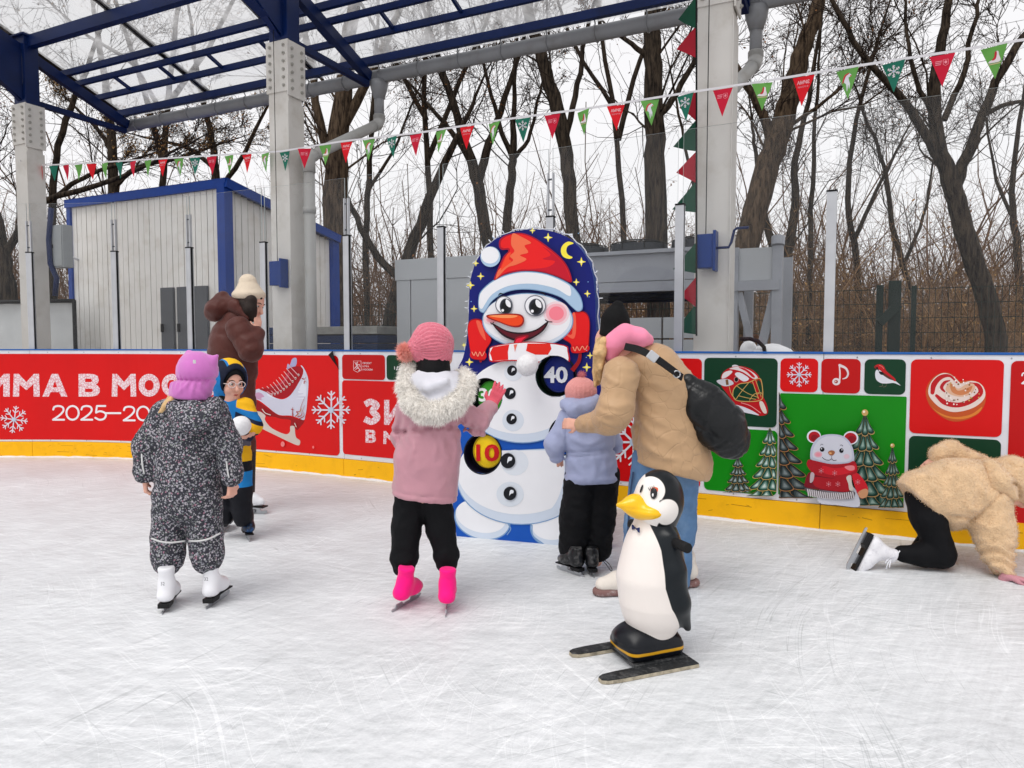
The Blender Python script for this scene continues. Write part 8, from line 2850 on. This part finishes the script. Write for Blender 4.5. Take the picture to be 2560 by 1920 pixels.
uv = an - (hl + to) / 2; uv = nrm(uv - fv * np.dot(uv, fv))
M_wb2 = mat('white_patterned_boot', (232, 231, 235), rough=0.4, var=0.05, dirt=(190, 188, 198), dscale=40, damount=0.7)
skate(k3, (hl + to) / 2 - uv * 0.052, fv, uv, 0.98, M_wb2, M_sole, shaft=0.17)
hl, to = p(770, 1050, .33), p(700, 1180, .35); fv = nrm((-0.35, 0.3, -0.88)); uv = nrm((0.85, -0.2, 0.45))
skate(k3, p(742, 1070, .34), fv, uv, 0.9, M_wb2, M_sole)
a = MB()
for q in ([(560, 1200, -.1), (530, 1230, -.12), (510, 1290, -.12)], [(560, 1200, -.1), (545, 1250, -.13), (540, 1280, -.13)], [(560, 1200, -.1), (600, 1170, -.12), (640, 1120, -.12)], [(540, 1195, -.1), (520, 1210, -.12), (500, 1240, -.12)]):
    a.tube([tuple(p(*x)) for x in q], 0.004, 5)
a.build('laces', M_white, k3, True)
# ================================================================ PENGUIN SKATING AID
PO = Vector((0.533, 2.816, 0)); PF = Vector((-0.928, -0.372, 0)).normalized(); PLt = Vector((0.372, -0.928, 0)).normalized()
pf, pl, pz = np.array(PF), np.array(PLt), np.array((0, 0, 1.0))
def pg(x, y, z):
    return np.array(PO) + pf * x + pl * y + pz * z
PM = np.array([pf, pl, pz])
pen = thing('penguin_skating_aid', 'black and white plastic penguin on two ski boards standing on the ice', 'skating aid', PO)
M_pen = mask_mat('penguin_paint', (10, 18, 24), [('white', (234, 226, 220))], rough=0.32, coat=0.0, spec=0.3)
zs_ = [0.0, 0.10, 0.12, 0.172, 0.24, 0.324, 0.465, 0.538, 0.56]
xb_ = [-0.30, -0.16, -0.112, -0.076, -0.030, 0.0, 0.004, 0.018, 0.022]
def body_white(V):
    d = V - np.array(PO)
    x, z = d @ pf, d[:, 2]
    return np.interp(z, zs_, xb_) - x
B = Blob()
B.chain([pg(-0.035, 0, 0.54), pg(-0.030, 0, 0.44), pg(-0.024, 0, 0.33), pg(-0.034, 0, 0.22), pg(-0.03, 0, 0.13)], [0.078, 0.106, 0.126, 0.122, 0.092], 0.05)
B.cap(pg(-0.1, 0, 0.2), pg(-0.165, 0, 0.12), 0.06, 0.018, 0.04)
for s_ in (-1, 1):
    B.chain([pg(-0.05, s_ * 0.088, 0.50), pg(-0.055, s_ * 0.118, 0.38), pg(-0.085, s_ * 0.112, 0.25), pg(-0.145, s_ * 0.078, 0.13)], [0.034, 0.038, 0.034, 0.014], 0.03)
B.build('body', M_pen, pen, 0.006, {'white': body_white})
HC = (-0.056, 0, 0.645)
def head_white(V):
    d = V - np.array(PO)
    x, y, z = d @ pf, np.abs(d @ pl), d[:, 2]
    a_ = np.sqrt((x - 0.014) ** 2 + (y - 0.045) ** 2 * 0.6 + (z - 0.690) ** 2) - 0.052
    b_ = np.sqrt((x + 0.035) ** 2 + (y - 0.05) ** 2 * 0.5 + (z - 0.607) ** 2) - 0.058
    c_ = np.maximum(0.000 - x, z - 0.655)
    return np.minimum(np.minimum(a_, b_), c_)
B = Blob()
B.ell(pg(*HC), (0.098, 0.092, 0.110), 0.02, PM); B.cap(pg(-0.05, 0, 0.60), pg(-0.04, 0, 0.53), 0.085, 0.078, 0.04)
for s_ in (-1, 1):
    B.ell(pg(-0.02, s_ * 0.05, 0.605), (0.055, 0.05, 0.05), 0.03, PM)
B.build('head', mask_mat('penguin_head_paint', (10, 15, 20), [('white', (236, 230, 224))], rough=0.32, coat=0.0, spec=0.3), pen, 0.005, {'white': head_white})
HB = B
B = Blob()
M2 = np.array([pf, pl, pz])
B.chain([pg(0.005, 0, 0.612), pg(0.06, 0, 0.622), pg(0.128, 0, 0.628)], [0.056, 0.040, 0.010], 0.02)
B.ell(pg(0.004, 0, 0.603), (0.072, 0.100, 0.040), 0.02, PM)
def beak_line(Q):
    d = Q - np.array(PO); z = d[:, 2] - 0.612 - 0.10 * (d @ pf - 0.04)
    return 0.0022 * np.exp(-(z / 0.004) ** 2) * (d @ pf < 0.12)
B.field(beak_line)
B.build('beak', mat('yellow_beak_paint', (246, 190, 12), rough=0.3, var=0.05, coat=0.4, dirt=(206, 140, 10), dscale=12, damount=0.3), pen, 0.0045)
# painted eyes
M_blackp = mat('black_gloss_paint', (14, 15, 18), rough=0.2, coat=0.5); M_whp = mat('white_gloss_paint', (238, 236, 234), rough=0.25); M_orp = mat('orange_paint', (224, 92, 48), rough=0.4)
def dab(name, px, py, w, h, m, parent, lift=0.001, surf=HB):
    hp = surf.hit(px, py)
    if hp is None:
        return None
    hv = 0.002
    n = nrm(hp - np.array(pg(*HC)))
    e1 = nrm(np.cross((0, 0, 1), n)); e2 = np.cross(n, e1)
    vs = [tuple(hp + n * (lift + 0.003))]
    ns = 20
    for rr_ in (0.5, 1.0):
        for j in range(ns):
            a_ = 2 * math.pi * j / ns
            vs.append(tuple(hp + e1 * w * rr_ * math.cos(a_) + e2 * h * rr_ * math.sin(a_) + n * (lift + 0.003 * (1 - rr_ ** 2)) - n * 0.0))
    fs = [(0, 1 + j, 1 + (j + 1) % ns) for j in range(ns)] + [(1 + j, 1 + ns + j, 1 + ns + (j + 1) % ns, 1 + (j + 1) % ns) for j in range(ns)]
    return mesh_obj(name, vs, fs, m, parent, True)
def ppx(cx, cy):
    return 1390 + .3616 * cx, 1150 + .3616 * cy
lid = dab('eye_shadow', *ppx(678, 205), 0.016, 0.018, M_orp, pen, 0.0012)
ey = dab('eye', *ppx(677, 232), 0.0135, 0.0215, M_blackp, pen, 0.0035)
dab('eye_glint', *ppx(672, 243), 0.0035, 0.0065, M_whp, pen, 0.0075)
ey2 = dab('eye', *ppx(594, 200), 0.006, 0.017, M_blackp, pen, 0.003)
for j in range(4):
    a0 = HB.hit(*ppx(652 + 9 * j, 212 - 2 * j)); a1 = HB.hit(*ppx(640 + 13 * j, 192 - 5 * j))
    if a0 is not None and a1 is not None:
        nn = nrm(a0 - np.array(pg(*HC))); a = MB(); a.tube([a0 + nn * 0.004, a1 + nn * 0.006], [0.0018, 0.0008], 5); a.build('eyelash', M_blackp, pen)
# bow under the beak
a = MB(); c = Vector(pg(0.058, 0.02, 0.535))
for s_ in (-1, 1):
    a.prism([c, c + PLt * (s_ * 0.026) + Vector((0, 0, 0.010)), c + PLt * (s_ * 0.026) - Vector((0, 0, 0.012))], (0, 0, 0), PF * 0.008)
a.build('bow', mat('navy_bow', (26, 40, 92), rough=0.4), pen, bevel=0.003)
# push handles
a = MB(); a.tube([pg(-0.052, -0.20, 0.492), pg(-0.052, 0.20, 0.492)], 0.017, 12); a.build('handle_bar', M_black_rubber, pen, True, bevel=0.003)
a = MB(); a.tube([pg(-0.052, 0.12, 0.492), pg(-0.052, 0.203, 0.492)], 0.020, 14); a.build('grip', M_black_rubber, pen, True, bevel=0.003)
a = MB(); a.tube([pg(-0.052, -0.12, 0.492), pg(-0.052, -0.203, 0.492)], 0.020, 14); a.build('grip', M_black_rubber, pen, True, bevel=0.003)
# boots block with a yellow line
B = Blob()
B.rbox(pg(-0.005, 0, 0.062), (0.125, 0.098, 0.040), 0.035, 0.01, PM)
B.ell(pg(0.035, 0, 0.095), (0.10, 0.095, 0.058), 0.03, PM); B.ell(pg(-0.05, 0, 0.09), (0.08, 0.09, 0.05), 0.03, PM)
B.field(lambda Q: 0.003 * np.exp(-((Q[:, 2] - 0.085) / 0.003) ** 2))
B.build('boots', mask_mat('penguin_boot_paint', (8, 12, 20), [('yellow', (206, 152, 20))], rough=0.34, coat=0.0, spec=0.3), pen, 0.005, {'yellow': lambda V: np.abs(V[:, 2] - 0.062) - 0.006})
# skis and deck
M_ski = mat('worn_black_ski', (40, 42, 44), rough=0.6, var=0.35, scale=22, dirt=(150, 150, 150), dscale=26, damount=0.4, bump=0.3, bscale=50)
M_skie = mat('chipped_ski_edge', (170, 160, 140), rough=0.7, var=0.3, scale=40, dirt=(50, 48, 44), dscale=30, damount=0.8)
for s_ in (-1, 1):
    prof = [(0.268, 0.010), (0.262, 0.0), (-0.19, 0.0), (-0.19, 0.016), (0.24, 0.018), (0.266, 0.026)]
    ol = []
    for x, w_ in ((-0.145, 0.033), (0.20, 0.031), (0.25, 0.026), (0.272, 0.013)):
        ol.append((x, w_))
    poly = [(x, w_) for x, w_ in ol] + [(x, -w_) for x, w_ in reversed(ol)]
    yc = s_ * 0.122
    a = MB(); a.prism([Vector(pg(x - 0.0, yc + y, 0.0015)) for x, y in poly], (0, 0, 0), (0, 0, 0.013)); sk = a.build('ski', M_skie, pen)
    a = MB(); a.prism([Vector(pg(x * 0.995, yc + y * 0.96, 0.0147)) for x, y in poly], (0, 0, 0), (0, 0, 0.004)); a.build('top_sheet', M_ski, sk)
a = MB(); a.prism([Vector(pg(x, y, 0.017)) for x, y in ((0.105, -0.10), (0.105, 0.10), (-0.135, 0.10), (-0.135, -0.10))], (0, 0, 0), (0, 0, 0.010)); a.build('deck', M_ski, pen, bevel=0.002)
